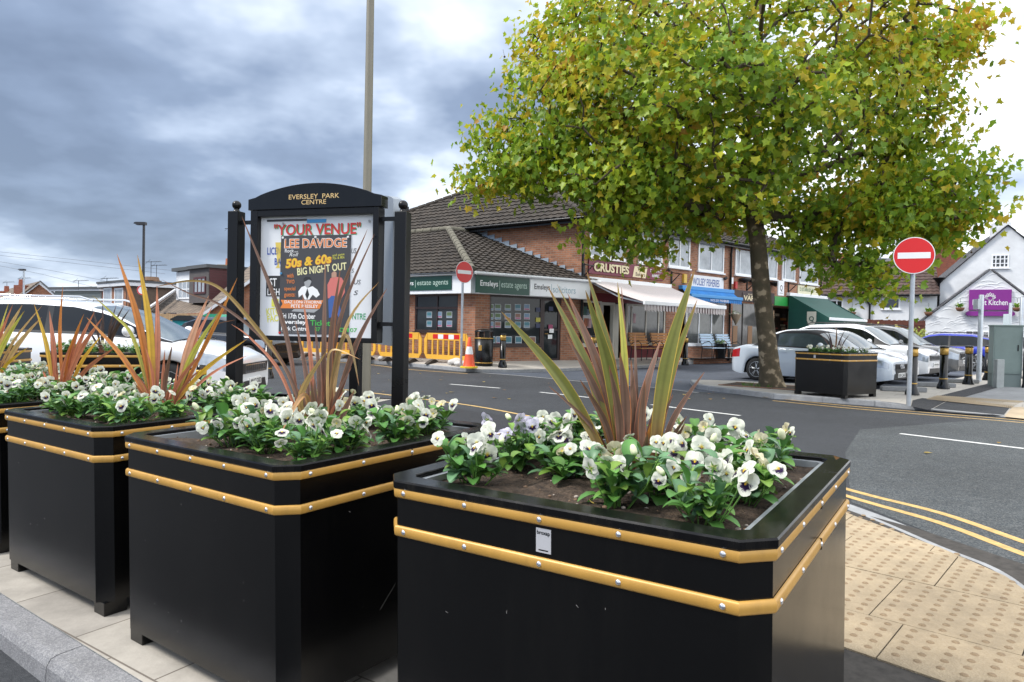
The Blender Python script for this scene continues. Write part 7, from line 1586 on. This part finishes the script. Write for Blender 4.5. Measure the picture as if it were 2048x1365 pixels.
def car(label, loc, rz, paint, L, W_, zs, zr, xw, hw_tab, wr, plate=None, grille='wide', emblem=None, glass=None, roofm=None, windows=(), rails=False, pillars=(), clear=.18, group='parked cars', tail_plate=None, rlamp=True):
    """zs: shoulder/bonnet height along x, zr: roof height along x, windows: list of side glass spans, pillars etc."""
    t = thing('parked_car', label, 'car', loc, rz, group); glass = glass or M_cglass; hL = L / 2
    xs = sorted(set([round(-hL + L * i / 70, 4) for i in range(71)])); n = len(xs)
    def hw(x): return W_ / 2 * lerp_tab(hw_tab, x / hL)
    def zlow(x):
        z = clear + .06 * max(0, (abs(x) / hL - .86) / .14)
        for w in xw:
            d = abs(x - w); Rr = wr + .055
            if d < Rr: z = max(z, wr + math.sqrt(max(0, Rr * Rr - d * d)) * .98)
        return z
    T = (0, .12, .35, .6, .8, .92, 1.0); IN = (.95, .985, 1.0, .995, .975, .945, .90)
    body = MB(); lamps = MB(); tails = MB(); grid = []
    for x in xs:
        z1 = lerp_tab(zs, x); z0 = min(zlow(x), z1 - .12); h = hw(x); row = [(x, h * i, z0 + (z1 - z0) * k) for k, i in zip(T, IN)]
        row += [(x, h * .70, z1 + .022), (x, h * .35, z1 + .036), (x, 0, z1 + .04)]; grid.append(row)
    k = len(grid[0])
    for sgn in (1, -1):
        for i in range(n - 1):
            for j in range(k - 1):
                q = [grid[i][j], grid[i + 1][j], grid[i + 1][j + 1], grid[i][j + 1]]; q = [(p[0], p[1] * sgn, p[2]) for p in q]
                if sgn > 0: q = q[::-1]
                xm = (xs[i] + xs[i + 1]) / 2
                tgt = body
                if j in (3, 4) and xm > hL - .50 and xm < hL - .03: tgt = lamps
                if rlamp and j in (3, 4) and xm < -hL + .32: tgt = tails
                tgt.add([grid_v for grid_v in q], [(0, 1, 2, 3)], 0, True)
    for e in (0, n - 1):
        r_ = grid[e]; loop = [(p[0], p[1], p[2]) for p in r_] + [(p[0], -p[1], p[2]) for p in r_[-2::-1]]
        body.add(loop, [tuple(range(len(loop))) if e == n - 1 else tuple(range(len(loop)))[::-1]])
    def weld(mb, name, m, par=t):
        me = mb.mesh(name, m); bm = bmesh.new(); bm.from_mesh(me); bmesh.ops.remove_doubles(bm, verts=bm.verts, dist=.0005); bm.to_mesh(me); bm.free(); return link(name, me, par)
    weld(body, 'body', paint)
    for name, mb, m in (('headlight', lamps, M_lens), ('tail_light', tails, M_tail)):
        for sgn in (1, -1):
            s = MB()
            for f in mb.f:
                vs = [mb.v[i] for i in f]
                if sum(v[1] for v in vs) * sgn > 0: s.add(vs, [(0, 1, 2, 3)], 0, True)
            if s.f: weld(s, name, m)
    # greenhouse
    x0, x1 = zr[0][0], zr[-1][0]; gx = [x0 + (x1 - x0) * i / 44 for i in range(45)]; rows = []
    for x in gx:
        zb = lerp_tab(zs, x) - .01; zt = max(zb + .004, lerp_tab(zr, x)); h = hw(x); f = (zt - zb) / .5
        hb, ht = h * .91, h * (.91 - .17 * min(1, f)); rows.append([(x, hb, zb), (x, hb + (ht - hb) * .12, zb + (zt - zb) * .08), (x, hb + (ht - hb) * .86, zb + (zt - zb) * .86), (x, ht * .95, zt - .015 * min(1, f * 3)), (x, ht * .80, zt + .010), (x, ht * .4, zt + .030), (x, 0, zt + .036)])
    roof = MB(); ws = MB(); rw = MB(); side = {}; trim = MB(); zmax = max(v for _, v in zr); sl = [i for i in range(len(gx)) if lerp_tab(zr, gx[i]) > zmax - .10]; xa, xb = gx[sl[0]], gx[sl[-1]]
    for sgn in (1, -1):
        for i in range(len(gx) - 1):
            xm = (gx[i] + gx[i + 1]) / 2
            for j in range(6):
                q = [rows[i][j], rows[i + 1][j], rows[i + 1][j + 1], rows[i][j + 1]]; q = [(p[0], p[1] * sgn, p[2]) for p in q]
                if sgn > 0: q = q[::-1]
                tgt = roof
                if j == 0: tgt = trim
                elif j == 1:
                    tgt = trim
                    for wi, (a, b) in enumerate(windows):
                        if a <= xm <= b: tgt = side.setdefault((wi, sgn), MB())
                    for a, b in pillars:
                        if a <= xm <= b: tgt = roof
                elif j >= 3 and xm > xb + .0: tgt = ws
                elif j >= 3 and xm < xa: tgt = rw
                tgt.add(q, [(0, 1, 2, 3)], 0, True)
    weld(roof, 'roof', roofm or paint); weld(trim, 'window_trim', M_trim)
    if ws.f: weld(ws, 'windscreen', glass if glass is not M_cglass else M_cglass2)
    if rw.f: weld(rw, 'rear_window', M_cglass)
    for kk in side: weld(side[kk], 'side_window', glass if glass is not M_cglass else M_cglass)
    # wheels
    for w in xw:
        for sgn in (1, -1):
            y = sgn * (W_ / 2 * .985 - .115); wh = MB().lathe([(wr * .62, -.11), (wr * .93, -.11), (wr, -.07), (wr, .07), (wr * .93, .11), (wr * .62, .11)], 28, axis='y').build('wheel', M_tyre, t); wh.location = (w, y, wr)
            b = MB(); b.lathe([(wr * .70, -.09), (wr * .70, .09)], 24, axis='y', m=1); b.lathe([(wr * .13, -.10 if sgn < 0 else .07), (wr * .13, -.07 if sgn < 0 else .10)], 12, axis='y'); yy = sgn * .095
            for s_ in range(5):
                a = 2 * math.pi * s_ / 5 + .3
                for da in (-.13, .13):
                    p0, p1 = (math.cos(a) * wr * .1, yy, math.sin(a) * wr * .1), (math.cos(a + da) * wr * .66, yy * .96, math.sin(a + da) * wr * .66); b.tube([p0, p1], [.026, .020], 6)
            nn = 24; rg = [(math.cos(2 * math.pi * q / nn) * wr * .665, yy, math.sin(2 * math.pi * q / nn) * wr * .665) for q in range(nn + 1)]; b.tube(rg, .018, 6, 0, False); b.build('rim', [M_alloy, M_trim], wh)
    MB().box(-hL * .93, hL * .93, -W_ * .40, W_ * .40, clear + .02, .55).build('underbody', M_trim, t)
    # front: grille, lower intake, plate, emblem; mirrors, handles
    zf = lerp_tab(zs, hL); wf = hw(hL); xf = hL + .004
    def front(pts, d, m, name, par=t): b = MB(); b.M = Matrix(((0, -1, 0, xf), (1, 0, 0, 0), (0, 0, 1, 0), (0, 0, 0, 1))); b.slab(pts, -d, .03); return b.build(name, m, par, .004)
    gz1, gz0 = zf + .0, zf - .17
    if grille == 'hex': front([(-.30, gz0 - .20), (.30, gz0 - .20), (.42, gz0 + .02), (.40, gz1 - .02), (-.40, gz1 - .02), (-.42, gz0 + .02)], .010, M_trim, 'grille')
    elif grille == 'split': front([(-.56, gz0), (.56, gz0), (.60, gz1 - .02), (-.60, gz1 - .02)], .010, M_trim, 'grille')
    else: front([(-.46, gz0 - .06), (.46, gz0 - .06), (.52, gz1 - .02), (-.52, gz1 - .02)], .010, M_trim, 'grille')
    b = MB(); b.M = Matrix(((0, -1, 0, xf), (1, 0, 0, 0), (0, 0, 1, 0), (0, 0, 0, 1)))
    for q in range(11): xx = -.46 + q * .092; b.box(xx - .006, xx + .006, -.018, -.010, gz0 + .01, gz1 - .035)
    b.box(-.47, .47, -.016, -.011, gz0 + .012, gz0 + .03).box(-.47, .47, -.016, -.011, gz1 - .05, gz1 - .036)
    b.build('grille_bars', M_trim if grille != 'split' else M_chrome, t)
    front([(-wf * .82, clear + .06), (wf * .82, clear + .06), (wf * .72, clear + .20), (-wf * .72, clear + .20)], .008, M_trim, 'lower_intake')
    if plate:
        pz = zf - .30; pl = front([(-.26, pz - .056), (.26, pz - .056), (.26, pz + .056), (-.26, pz + .056)], .022, M_plate, 'number_plate'); b = MB(); b.M = Matrix(((0, -1, 0, xf), (1, 0, 0, 0), (0, 0, 1, 0), (0, 0, 0, 1))); put_text(b, plate, -.235, .235, pz - .038, pz + .038, -.0245, bold=.02); b.build('lettering', M_trim, pl)
    b = MB(); b.M = Matrix(((0, -1, 0, xf), (1, 0, 0, 0), (0, 0, 1, 0), (0, 0, 0, 1)))
    def ringm(cx, cz, r, th): b.tube([(cx + r * math.cos(2 * math.pi * q / 20), -.024, cz + r * math.sin(2 * math.pi * q / 20)) for q in range(21)], th, 6, 0, False)
    if emblem == 'rings':
        for q in range(4): ringm(-.10 + q * .066, gz1 - .085, .045, .007)
    elif emblem == 'arrow_ring': ringm(0, gz1 - .09, .075, .011); b.tube([(-.46, -.02, gz0 - .03), (.50, -.02, gz1 - .06)], .010, 6)
    elif emblem == 'disc': b.lathe([(.045, -.022), (.045, -.012), (.03, -.026)], 16, (0, 0, gz1 + .05), axis='y')
    elif emblem == 'letter': put_text(b, 'S', -.07, .07, gz1 - .14, gz1 - .04, -.022, bold=.05)
    if emblem: b.build('emblem', M_chrome, t)
    xm = zr[-1][0] - .52
    for sgn in (1, -1):
        b = MB(); b.ball((xm, sgn * (hw(xm) + .09), lerp_tab(zs, xm) + .09), (.07, .11, .075), 12); b.tube([(xm + .02, sgn * hw(xm) * .92, lerp_tab(zs, xm) + .02), (xm, sgn * (hw(xm) + .06), lerp_tab(zs, xm) + .06)], .022, 6); b.build('mirror', paint, t)
    for a, bnd in windows[:2]:
        for sgn in (1, -1): x = a + .12; MB().box(x, x + .16, sgn * (hw(x) + .0) - .012, sgn * (hw(x)) + .012, lerp_tab(zs, x) - .15, lerp_tab(zs, x) - .12).build('door_handle', paint, t, .004)
    if rails:
        for sgn in (1, -1): MB().tube([(xa + .05, sgn * W_ * .345, zmax - .0), (xa + .2, sgn * W_ * .345, zmax + .055), (xb - .2, sgn * W_ * .345, zmax + .055), (xb - .02, sgn * W_ * .345, zmax + .0)], .016, 6).build('roof_rail', M_trim if rails is True else M_chrome, t)
    if tail_plate:
        b = MB(); b.box(-hL - .02, -hL - .004, -.26, .26, .62, .73); b.build('number_plate', mat('yellow_plate', (.62, .48, .04), .4), t)
    return t
HW = [(-1, .80), (-.93, .93), (-.75, .99), (-.3, 1), (.5, 1), (.75, .97), (.92, .86), (1, .70)]
HWS = [(-1, .84), (-.93, .95), (-.75, 1), (.6, 1), (.8, .97), (.93, .88), (1, .76)]
# cabriolet behind the tree
def place(u, v, z=.0): return G(u, v, z)
ang = R(-47); ctr = Vector((8.28 - .12, 18.54 - .75, 0))
car('pale white cabriolet with black fabric roof behind the plane trunk and the single planter', (ctr.x + .12, ctr.y + .75, 0), ang, M_cpale, 4.2, 1.77, [(-2.1, .88), (-1.7, .97), (-1.0, .97), (.9, .93), (1.5, .84), (1.9, .74), (2.1, .64)],
    [(-1.45, .97), (-1.1, 1.22), (-.6, 1.38), (0, 1.40), (.25, 1.36), (1.02, .93)], (-1.28, 1.30), HW, .315, '18 CAF', 'hex', 'rings', M_cglass2, M_soft, ((-.70, .72),), False, ())
def next_car(u, v, off, **k): pass
dirv = Vector((math.cos(ang), math.sin(ang), 0)); nrm = Vector((-dirv.y, dirv.x, 0))
def bay(i, adv, side=2.55): q = Vector((ctr.x + .12, ctr.y + .75, 0)) + nrm * (side * i) + dirv * adv; return (q.x, q.y, 0)
def front_at(u, d, L, w=0.0, a=None):                   # car whose nose centre stands at this column and depth
    p = P(u, 700, d); a = ang if a is None else a; return (p.x - math.cos(a) * L / 2, p.y - math.sin(a) * L / 2, 0)
car('white hatchback with letter emblem, second car from the plane tree, partly behind the sign post', front_at(1824, 18.7, 4.25), ang, M_cwhite, 4.25, 1.80, [(-2.12, .90), (-1.6, .97), (.95, .93), (1.6, .84), (1.95, .72), (2.12, .62)],
    [(-2.0, .97), (-1.75, 1.28), (-1.1, 1.43), (-.1, 1.45), (.3, 1.40), (1.2, .93)], (-1.32, 1.30), HW, .315, 'LV66 EKM'[2:5] + ' ', 'wide', 'letter', None, None, ((-1.5, -.42), (-.36, .80)), False, ())
car('white sport utility car with dark grille and roof rails, third in the parked row', front_at(1872, 20.4, 4.5), ang, M_cwhite, 4.5, 1.86, [(-2.25, 1.0), (-1.7, 1.08), (.95, 1.05), (1.6, .98), (2.0, .90), (2.25, .78)],
    [(-2.1, 1.08), (-1.9, 1.42), (-1.2, 1.62), (-.1, 1.645), (.35, 1.58), (1.25, 1.05)], (-1.35, 1.36), HWS, .35, 'YJ18 RJG', 'split', 'disc', None, None, ((-1.6, -.45), (-.38, .82)), True, ())
car('dark grey estate style car with black grille and ring emblem, fourth in the parked row', front_at(1930, 22.4, 4.6), ang, M_cgrey, 4.6, 1.88, [(-2.3, 1.0), (-1.7, 1.06), (.95, 1.03), (1.6, .98), (2.05, .92), (2.3, .82)],
    [(-2.1, 1.06), (-1.9, 1.40), (-1.2, 1.62), (-.1, 1.645), (.35, 1.58), (1.22, 1.03)], (-1.4, 1.40), HWS, .36, 'WG22 TVX'[:4] + ' ', 'wide', 'arrow_ring', None, None, ((-1.6, -.45), (-.38, .82)), True, ())
p = P(1950, 700, 26.8); car('bright blue hatchback seen from behind beyond the grey car', (p.x - math.cos(ang + math.pi) * -.0 - .6, p.y + 1.2, 0), ang + math.pi + .12, M_cblue, 4.28, 1.79, [(-2.14, .90), (-1.6, .98), (.95, .93), (1.6, .84), (1.95, .72), (2.14, .62)],
    [(-2.05, .98), (-1.72, 1.30), (-1.1, 1.44), (-.1, 1.46), (.3, 1.40), (1.2, .93)], (-1.32, 1.30), HW, .32, None, 'wide', None, None, None, ((-1.35, -.42), (-.36, .80)), True, (), tail_plate=True)
p = P(2056, 700, 25.5); car('pale car at the right picture edge behind the poles', (p.x + 1.4, p.y + .6, 0), ang, mat('silver_car_paint', (.42, .42, .43), .25, metal=.4, coat=.8), 4.3, 1.8, [(-2.15, .90), (-1.6, .97), (.95, .93), (1.6, .84), (1.95, .74), (2.15, .64)],
    [(-2.0, .97), (-1.75, 1.28), (-1.1, 1.44), (-.1, 1.46), (.3, 1.40), (1.2, .93)], (-1.32, 1.30), HW, .315, None, 'wide', None, None, None, ((-1.5, -.42), (-.36, .80)), False, ())
# people carrier on the left and a black car beyond
p0 = P(492, 700, 10.1); am = R(3)
car('large white people carrier with tinted rear windows and roof rails on the left', (p0.x - math.cos(am) * 2.3, p0.y - math.sin(am) * 2.3 + .35, 0.06), am, M_cwhite, 4.6, 1.80, [(-2.3, 1.04), (-1.7, 1.07), (.2, 1.045), (.9, 1.0), (1.5, .93), (1.95, .84), (2.2, .74), (2.3, .66)],
    [(-2.25, 1.08), (-2.1, 1.40), (-1.5, 1.48), (-.6, 1.505), (.0, 1.475), (.35, 1.40), (1.42, .96)], (-1.40, 1.38), HWS, .325, 'NU17 OXD', 'split', None, None, None, ((-2.0, -1.25), (-1.18, -.32), (-.22, 1.05)), 'chrome', ())
p0 = P(500, 690, 22.0); car('black hatchback beyond the noticeboard post beside the teal bins', (p0.x - .45, p0.y + .2, 0.0), R(-24), M_cblack, 4.1, 1.75, [(-2.05, .90), (-1.6, .97), (.95, .93), (1.6, .86), (1.9, .76), (2.05, .66)],
    [(-1.95, .97), (-1.7, 1.28), (-1.1, 1.43), (-.1, 1.45), (.3, 1.38), (1.15, .93)], (-1.28, 1.26), HW, .31, None, 'wide', None, None, None, ((-1.5, -.42), (-.36, .78)), False, ())

# ------------------------------------------------------------------ houses, bins and fence on the left
M_clad = mat('maroon_cladding', (.075, .022, .026), .6, var=.15, vscale=3); M_cladg = mat('grey_brown_cladding', (.085, .075, .072), .7, var=.15, vscale=5); M_gclad = mat('pale_green_cladding', (.27, .29, .27), .6, var=.08, vscale=4); M_felt = mat('flat_roof_felt', (.075, .08, .085), .8); M_wclad = mat('white_cladding', (.62, .63, .65), .5, var=.06, vscale=3)
def quad3(name, pts, m, par=None, back=None, th=.12):
    """slab through world points given as (px, py, depth)"""
    v = [P(*q) for q in pts]; n = (v[1] - v[0]).cross(v[2] - v[0]).normalized(); c = CAM - v[0]
    if n.dot(c) < 0: n = -n
    k = len(v); b = MB(); b.add(v + [p - n * th for p in v], [tuple(range(k)), tuple(range(2 * k - 1, k - 1, -1))] + [(i, k + i, k + (i + 1) % k, (i + 1) % k) for i in range(k)])
    me = b.mesh(name, m); bm = bmesh.new(); bm.from_mesh(me); bmesh.ops.recalc_face_normals(bm, faces=bm.faces); bm.to_mesh(me); bm.free(); uv = me.uv_layers[0]; me.uv_layers.remove(uv); uv_project(me)
    o = link(name, me); 
    if par is not None: o.parent = par; o.matrix_parent_inverse = par.matrix_world.inverted()
    return o
def house(label, u, d): t = thing('house', label, 'house', (*pxy(u, d), 0)); bpy.context.view_layer.update(); return t
def boxpx(name, fr, par, u0, u1, vt, vb, dep, m, y=0):
    x0, z1 = fr.hit(u0, vt); x1, z0 = fr.hit(u1, vb); b = MB().box(min(x0, x1), max(x0, x1), y, y + dep, z0, z1); return b.build(name, m, par), x0, x1, z0, z1
def aerial(label, u, vt, vb, d, s=1.0):
    a = P(u, vb, d); z = P(u, vt, d).z; t = thing('tv_aerial', label, 'aerial', (a.x, a.y, a.z)); h = z - a.z; b = MB(); b.tube([(0, 0, -.05), (0, 0, h)], .022, 5); b.tube([(-.45 * s, 0, h - .08), (.75 * s, .2, h)], .016, 4)
    for k in range(6): x = -.4 * s + k * .2 * s; b.tube([(x, -.16, h - .1 + k * .012), (x, .24, h + .0 + k * .012)], .009, 4)
    b.tube([(-.05, 0, h + .15), (-.42 * s, -.1, h - .25)], .01, 4); b.build('mast', M_dpost, t)
# dormer bungalow with white and maroon dormers
FH = Frame(pxy(353, 46.5), pxy(425, 42.5)); hA = frame_thing(FH, 'house', 'tiled house with a white dormer and a maroon clad dormer', 'house')
boxpx('dormer', FH, hA, 353, 386, 545, 612, 4, M_wclad); o, x0, x1, z0, z1 = boxpx('dormer', FH, hA, 387, 425, 539, 606, 5, M_cladg, -.25)
bD = MB(); w = FH.hit(353, 541); e = FH.hit(388, 541); bD.box(w[0] - .2, e[0], -.25, 4, w[1] - .1, w[1] + .12).box(x0 - .05, x1 + .15, -.45, 5, z1 - .05, z1 + .16); bD.build('roof', M_felt, hA)
a, c = FH.hit(358, 561), FH.hit(384, 598); window(hA, a[0], c[0], c[1], a[1], -.02, 3, 2, fw=.10, sill=False); a, c = FH.hit(397, 556), FH.hit(420, 588); window(hA, a[0], c[0], c[1], a[1], -.27, 3, 1, fm=M_clad, fw=.12, sill=False)
b = MB(); y0 = -.25
for k in range(14): zz = z0 + (z1 - z0) * k / 14; b.box(x1 + .002, x1 + .03, y0 + .05, 5, zz, zz + (z1 - z0) / 14 - .015)
b.build('cladding', M_clad, hA)
bpy.context.view_layer.update()
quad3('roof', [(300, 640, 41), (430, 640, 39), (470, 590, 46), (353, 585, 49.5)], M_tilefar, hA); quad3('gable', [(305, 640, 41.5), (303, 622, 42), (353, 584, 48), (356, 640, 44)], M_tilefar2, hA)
quad3('wall', [(312, 662, 41.2), (425, 662, 39.2), (425, 626, 39.3), (312, 629, 41.3)], M_brick2, hA); quad3('bargeboard', [(303, 616, 41.4), (303, 612, 41.4), (353, 578, 47.2), (353, 582, 47.2)], M_wclad, hA)
b_ = quad3('window', [(328, 635, 41.0), (352, 635, 40.8), (352, 626, 40.8), (328, 626, 41.0)], M_glassd, hA, th=.05)
o = MB(); p = P(455, 541, 47); t2 = MB().box(p.x - .55, p.x + .55, p.y - .4, p.y + .4, p.z - 1.2, p.z + .35).box(p.x - .62, p.x + .62, p.y - .47, p.y + .47, p.z + .05, p.z + .2).build('chimney', mat('buff_chimney', (.26, .19, .10), .85, var=.2), hA); t2.matrix_parent_inverse = hA.matrix_world.inverted(); pt = MB().lathe([(.15, 0), (.12, .45)], 10, (p.x, p.y, p.z + .35)).build('chimney_pot', mat('orange_pot', (.36, .12, .06), .8), t2)
quad3('roof', [(425, 541, 42.6), (425, 536, 42.6), (530, 540, 50), (530, 545, 50)], M_felt, hA)
# brick gable to its right, white bargeboard
hB = house('orange brick gable house with white bargeboard behind the noticeboard post', 460, 36)
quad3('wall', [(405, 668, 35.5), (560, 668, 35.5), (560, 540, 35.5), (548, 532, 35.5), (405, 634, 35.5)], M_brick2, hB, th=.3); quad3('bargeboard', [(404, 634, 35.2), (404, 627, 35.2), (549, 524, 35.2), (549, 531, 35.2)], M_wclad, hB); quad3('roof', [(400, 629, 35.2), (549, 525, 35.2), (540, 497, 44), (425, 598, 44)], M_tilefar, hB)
# flat roofed brick dormer house with tall windows
FG = Frame(pxy(205, 52), pxy(256, 48.5)); hC = frame_thing(FG, 'house', 'flat roofed brick house with two tall white windows and timber side', 'house')
o, x0, x1, z0, z1 = boxpx('wall', FG, hC, 206, 256, 569, 650, 7, M_brick2); a = FG.hit(206, 564)
MB().box(x0 - .3, x1 + .3, -.3, 7, z1 - .25, z1 + .02).build('fascia', M_wclad, hC); MB().box(x0 - .35, x1 + .35, -.36, 7.05, z1 + .022, z1 + .16).build('roof', M_felt, hC)
for u0, u1 in ((208, 224), (230, 247)): a, c = FG.hit(u0, 571), FG.hit(u1, 604); window(hC, a[0], c[0], c[1] - .2, a[1] - .22, 0, 1, 1, fw=.12)
MB().box(x1 + .002, x1 + .06, .1, 7, 0, z1 - .26).build('cladding', mat('brown_boards', (.11, .075, .055), .8, var=.2, vscale=5), hC); bpy.context.view_layer.update(); quad3('side_wall', [(256, 650, 48.6), (352, 650, 60), (352, 572, 60), (256, 567, 48.6)], MATS['brown_boards'], hC); quad3('fascia', [(256, 569, 48.4), (352, 571, 59.8), (352, 566.5, 59.8), (256, 562, 48.4)], M_wclad, hC)
p = P(306, 565, 55); ch = MB().box(p.x - .7, p.x + .5, p.y - .4, p.y + .4, p.z - .6, p.z + .15).lathe([(.6, 0), (.5, .3)], 12, (p.x - .1, p.y, p.z + .12)).build('chimney', mat('old_chimney', (.17, .10, .06), .9, var=.25), hC); ch.matrix_parent_inverse = hC.matrix_world.inverted()
# pale clad flat roofed extension, gabled house far left
FJ = Frame(pxy(110, 60), pxy(208, 57)); hD = frame_thing(FJ, 'house', 'long low flat roofed extension with pale green cladding', 'house'); o, x0, x1, z0, z1 = boxpx('wall', FJ, hD, 110, 201, 582, 650, 6, M_gclad); MB().box(x0 - .3, x1 + .3, -.3, 6, z1 - .05, z1 + .12).build('fascia', M_wclad, hD); MB().box(x0 - .4, x1 + .4, -.4, 6.1, z1 + .122, z1 + .3).build('roof', M_felt, hD)
for k in range(7): zz = z1 - .25 - k * .25; MB().box(x0 + 2.2, x1 - .05, -.02, -.001, zz, zz + .02).build('cladding_joint', M_cladg, hD) if k < 5 else None
MB().box(x1 + .01, x1 + 1.0, .1, 5, 0, z1 - .1).build('side_wall', M_brickr, hD)
hE = house('brick gabled house with brown tiled roof at the far left', 80, 68)
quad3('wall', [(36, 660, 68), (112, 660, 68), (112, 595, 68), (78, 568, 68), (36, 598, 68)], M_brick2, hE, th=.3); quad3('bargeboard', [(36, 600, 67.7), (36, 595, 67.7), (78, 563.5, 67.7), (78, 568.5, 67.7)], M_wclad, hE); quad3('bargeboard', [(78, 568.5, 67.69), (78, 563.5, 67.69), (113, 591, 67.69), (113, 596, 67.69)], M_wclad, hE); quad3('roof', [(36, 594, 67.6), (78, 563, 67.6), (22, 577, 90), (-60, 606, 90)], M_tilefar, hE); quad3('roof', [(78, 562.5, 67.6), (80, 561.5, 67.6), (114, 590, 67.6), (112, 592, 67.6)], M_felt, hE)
for u, v, d in ((43, 571, 70), (13.5, 583, 78)): p = P(u, v, d); c = MB().box(p.x - .5, p.x + .5, p.y - .4, p.y + .4, p.z - 1.6, p.z).lathe([(.26, 0), (.22, .6)], 10, (p.x, p.y, p.z)).build('chimney', M_brickr, hE); c.matrix_parent_inverse = hE.matrix_world.inverted()
for i, (u, vt, vb, d) in enumerate(((302, 523, 556, 55), (313, 530, 556, 55), (157, 561, 580, 58), (214, 556, 566, 50), (14, 564, 578, 78), (462, 456, 534, 47), (45, 556, 568, 70))):
    aerial(('television aerial, taller of the pair on the timber sided house chimney', 'television aerial, shorter of the pair on the timber sided house chimney', 'television aerial above the pale clad extension', 'small television aerial on the flat roof by the tall windows', 'television aerial on the far left chimney', 'very tall aerial mast left of the noticeboard post', 'television aerial beside the grey street lamp')[i], u, vt, vb, d)
# overhead wires
for i, (q, lab) in enumerate((([(-40, 500), (150, 520), (330, 540), (470, 552)], 'uppermost overhead wire across the left sky'), ([(-40, 507), (120, 524), (330, 548)], 'second overhead wire across the left sky'), ([(-40, 517), (100, 541), (210, 562)], 'third overhead wire across the left sky'), ([(-40, 524), (80, 548), (190, 575)], 'lowest overhead wire across the left sky'))):
    b = MB(); b.tube([P(u, v, 60) for u, v in q], .013, 4, 0, False); tag(b.build('overhead_wire', mat('wire_grey', (.14, .15, .17), .6)), lab, 'wire', 'overhead wires')
# fence, bins, white garage
FT = Frame(pxy(295, 33), pxy(530, 31)); fe = frame_thing(FT, 'timber_fence', 'light brown timber fence behind the teal bins', 'fence'); zt = FT.hit(400, 629)[1]; b = MB(); x = 0
while x < FT.len: b.box(x, x + .10, 0, .02, 0, zt + rnd.uniform(-.03, .03)); x += .125
b.build('boards', mat('light_fence_boards', (.36, .24, .13), .8, var=.2, vscale=4), fe); MB().box(0, FT.len, .021, .08, zt - .3, zt - .2).build('rail', MATS['light_fence_boards'], fe)
M_teal = mat('teal_plastic', (.012, .22, .24), .45); M_tealg = mat('green_bin_lid', (.02, .28, .16), .45)
for u0, u1, vt, d, ml_, lab in ((346, 400, 634, 27, M_trim, 'teal wheeled bin with dark lid beyond the white people carrier'), (404, 448, 631, 28, M_tealg, 'teal wheeled bin with green lid beyond the white people carrier')):
    a, c = P(u0, vt, d), P(u1, vt, d); t = thing('wheeled_bin', lab, 'wheeled bin', ((a.x + c.x) / 2, a.y, 0), R(-6), 'teal wheeled bins'); w = (c.x - a.x) / 2; H = a.z
    b = MB(); b.add([(-w * .9, 0, .15), (w * .9, 0, .15), (w * .9, 1.0, .15), (-w * .9, 1.0, .15), (-w, -.1, H - .14), (w, -.1, H - .14), (w, 1.1, H - .14), (-w, 1.1, H - .14)], [(3, 2, 1, 0), (4, 5, 6, 7), (0, 1, 5, 4), (1, 2, 6, 5), (2, 3, 7, 6), (3, 0, 4, 7)]); b.build('body', M_teal, t, .02)
    MB().slab([(-w - .04, H - .14), (w + .04, H - .14), (w + .04, H - .08), (w * .5, H + .06), (-w * .5, H + .06), (-w - .04, H - .08)], -.16, 1.14).build('lid', ml_, t); MB().box(-w * .8, w * .8, -.14, -.1, H - .34, H - .28).build('rim', M_teal, t)
    for s_ in (-1, 1): MB().lathe([(.1, -.03), (.1, .03)], 12, (s_ * w * .8, .1, .1), axis='x').build('wheel', M_tyre, t)
FK = Frame(pxy(470, 29), pxy(583, 27.5)); gk = frame_thing(FK, 'garage', 'white garage wall seen under the noticeboard', 'garage'); z1 = FK.hit(560, 655)[1]; MB().box(0, FK.len, 0, 4, 0, z1).build('wall', M_render, gk); MB().box(-.1, FK.len + .1, -.1, 4.1, z1, z1 + .12).build('roof', M_felt, gk); MB().box(.4, FK.len - .5, -.03, -.002, .1, z1 - .25).build('door', M_white, gk); MB().tube([(FK.len - .25, -.06, z1), (FK.len - .25, -.06, .1)], .05, 8).build('drainpipe', M_blackpaint, gk)
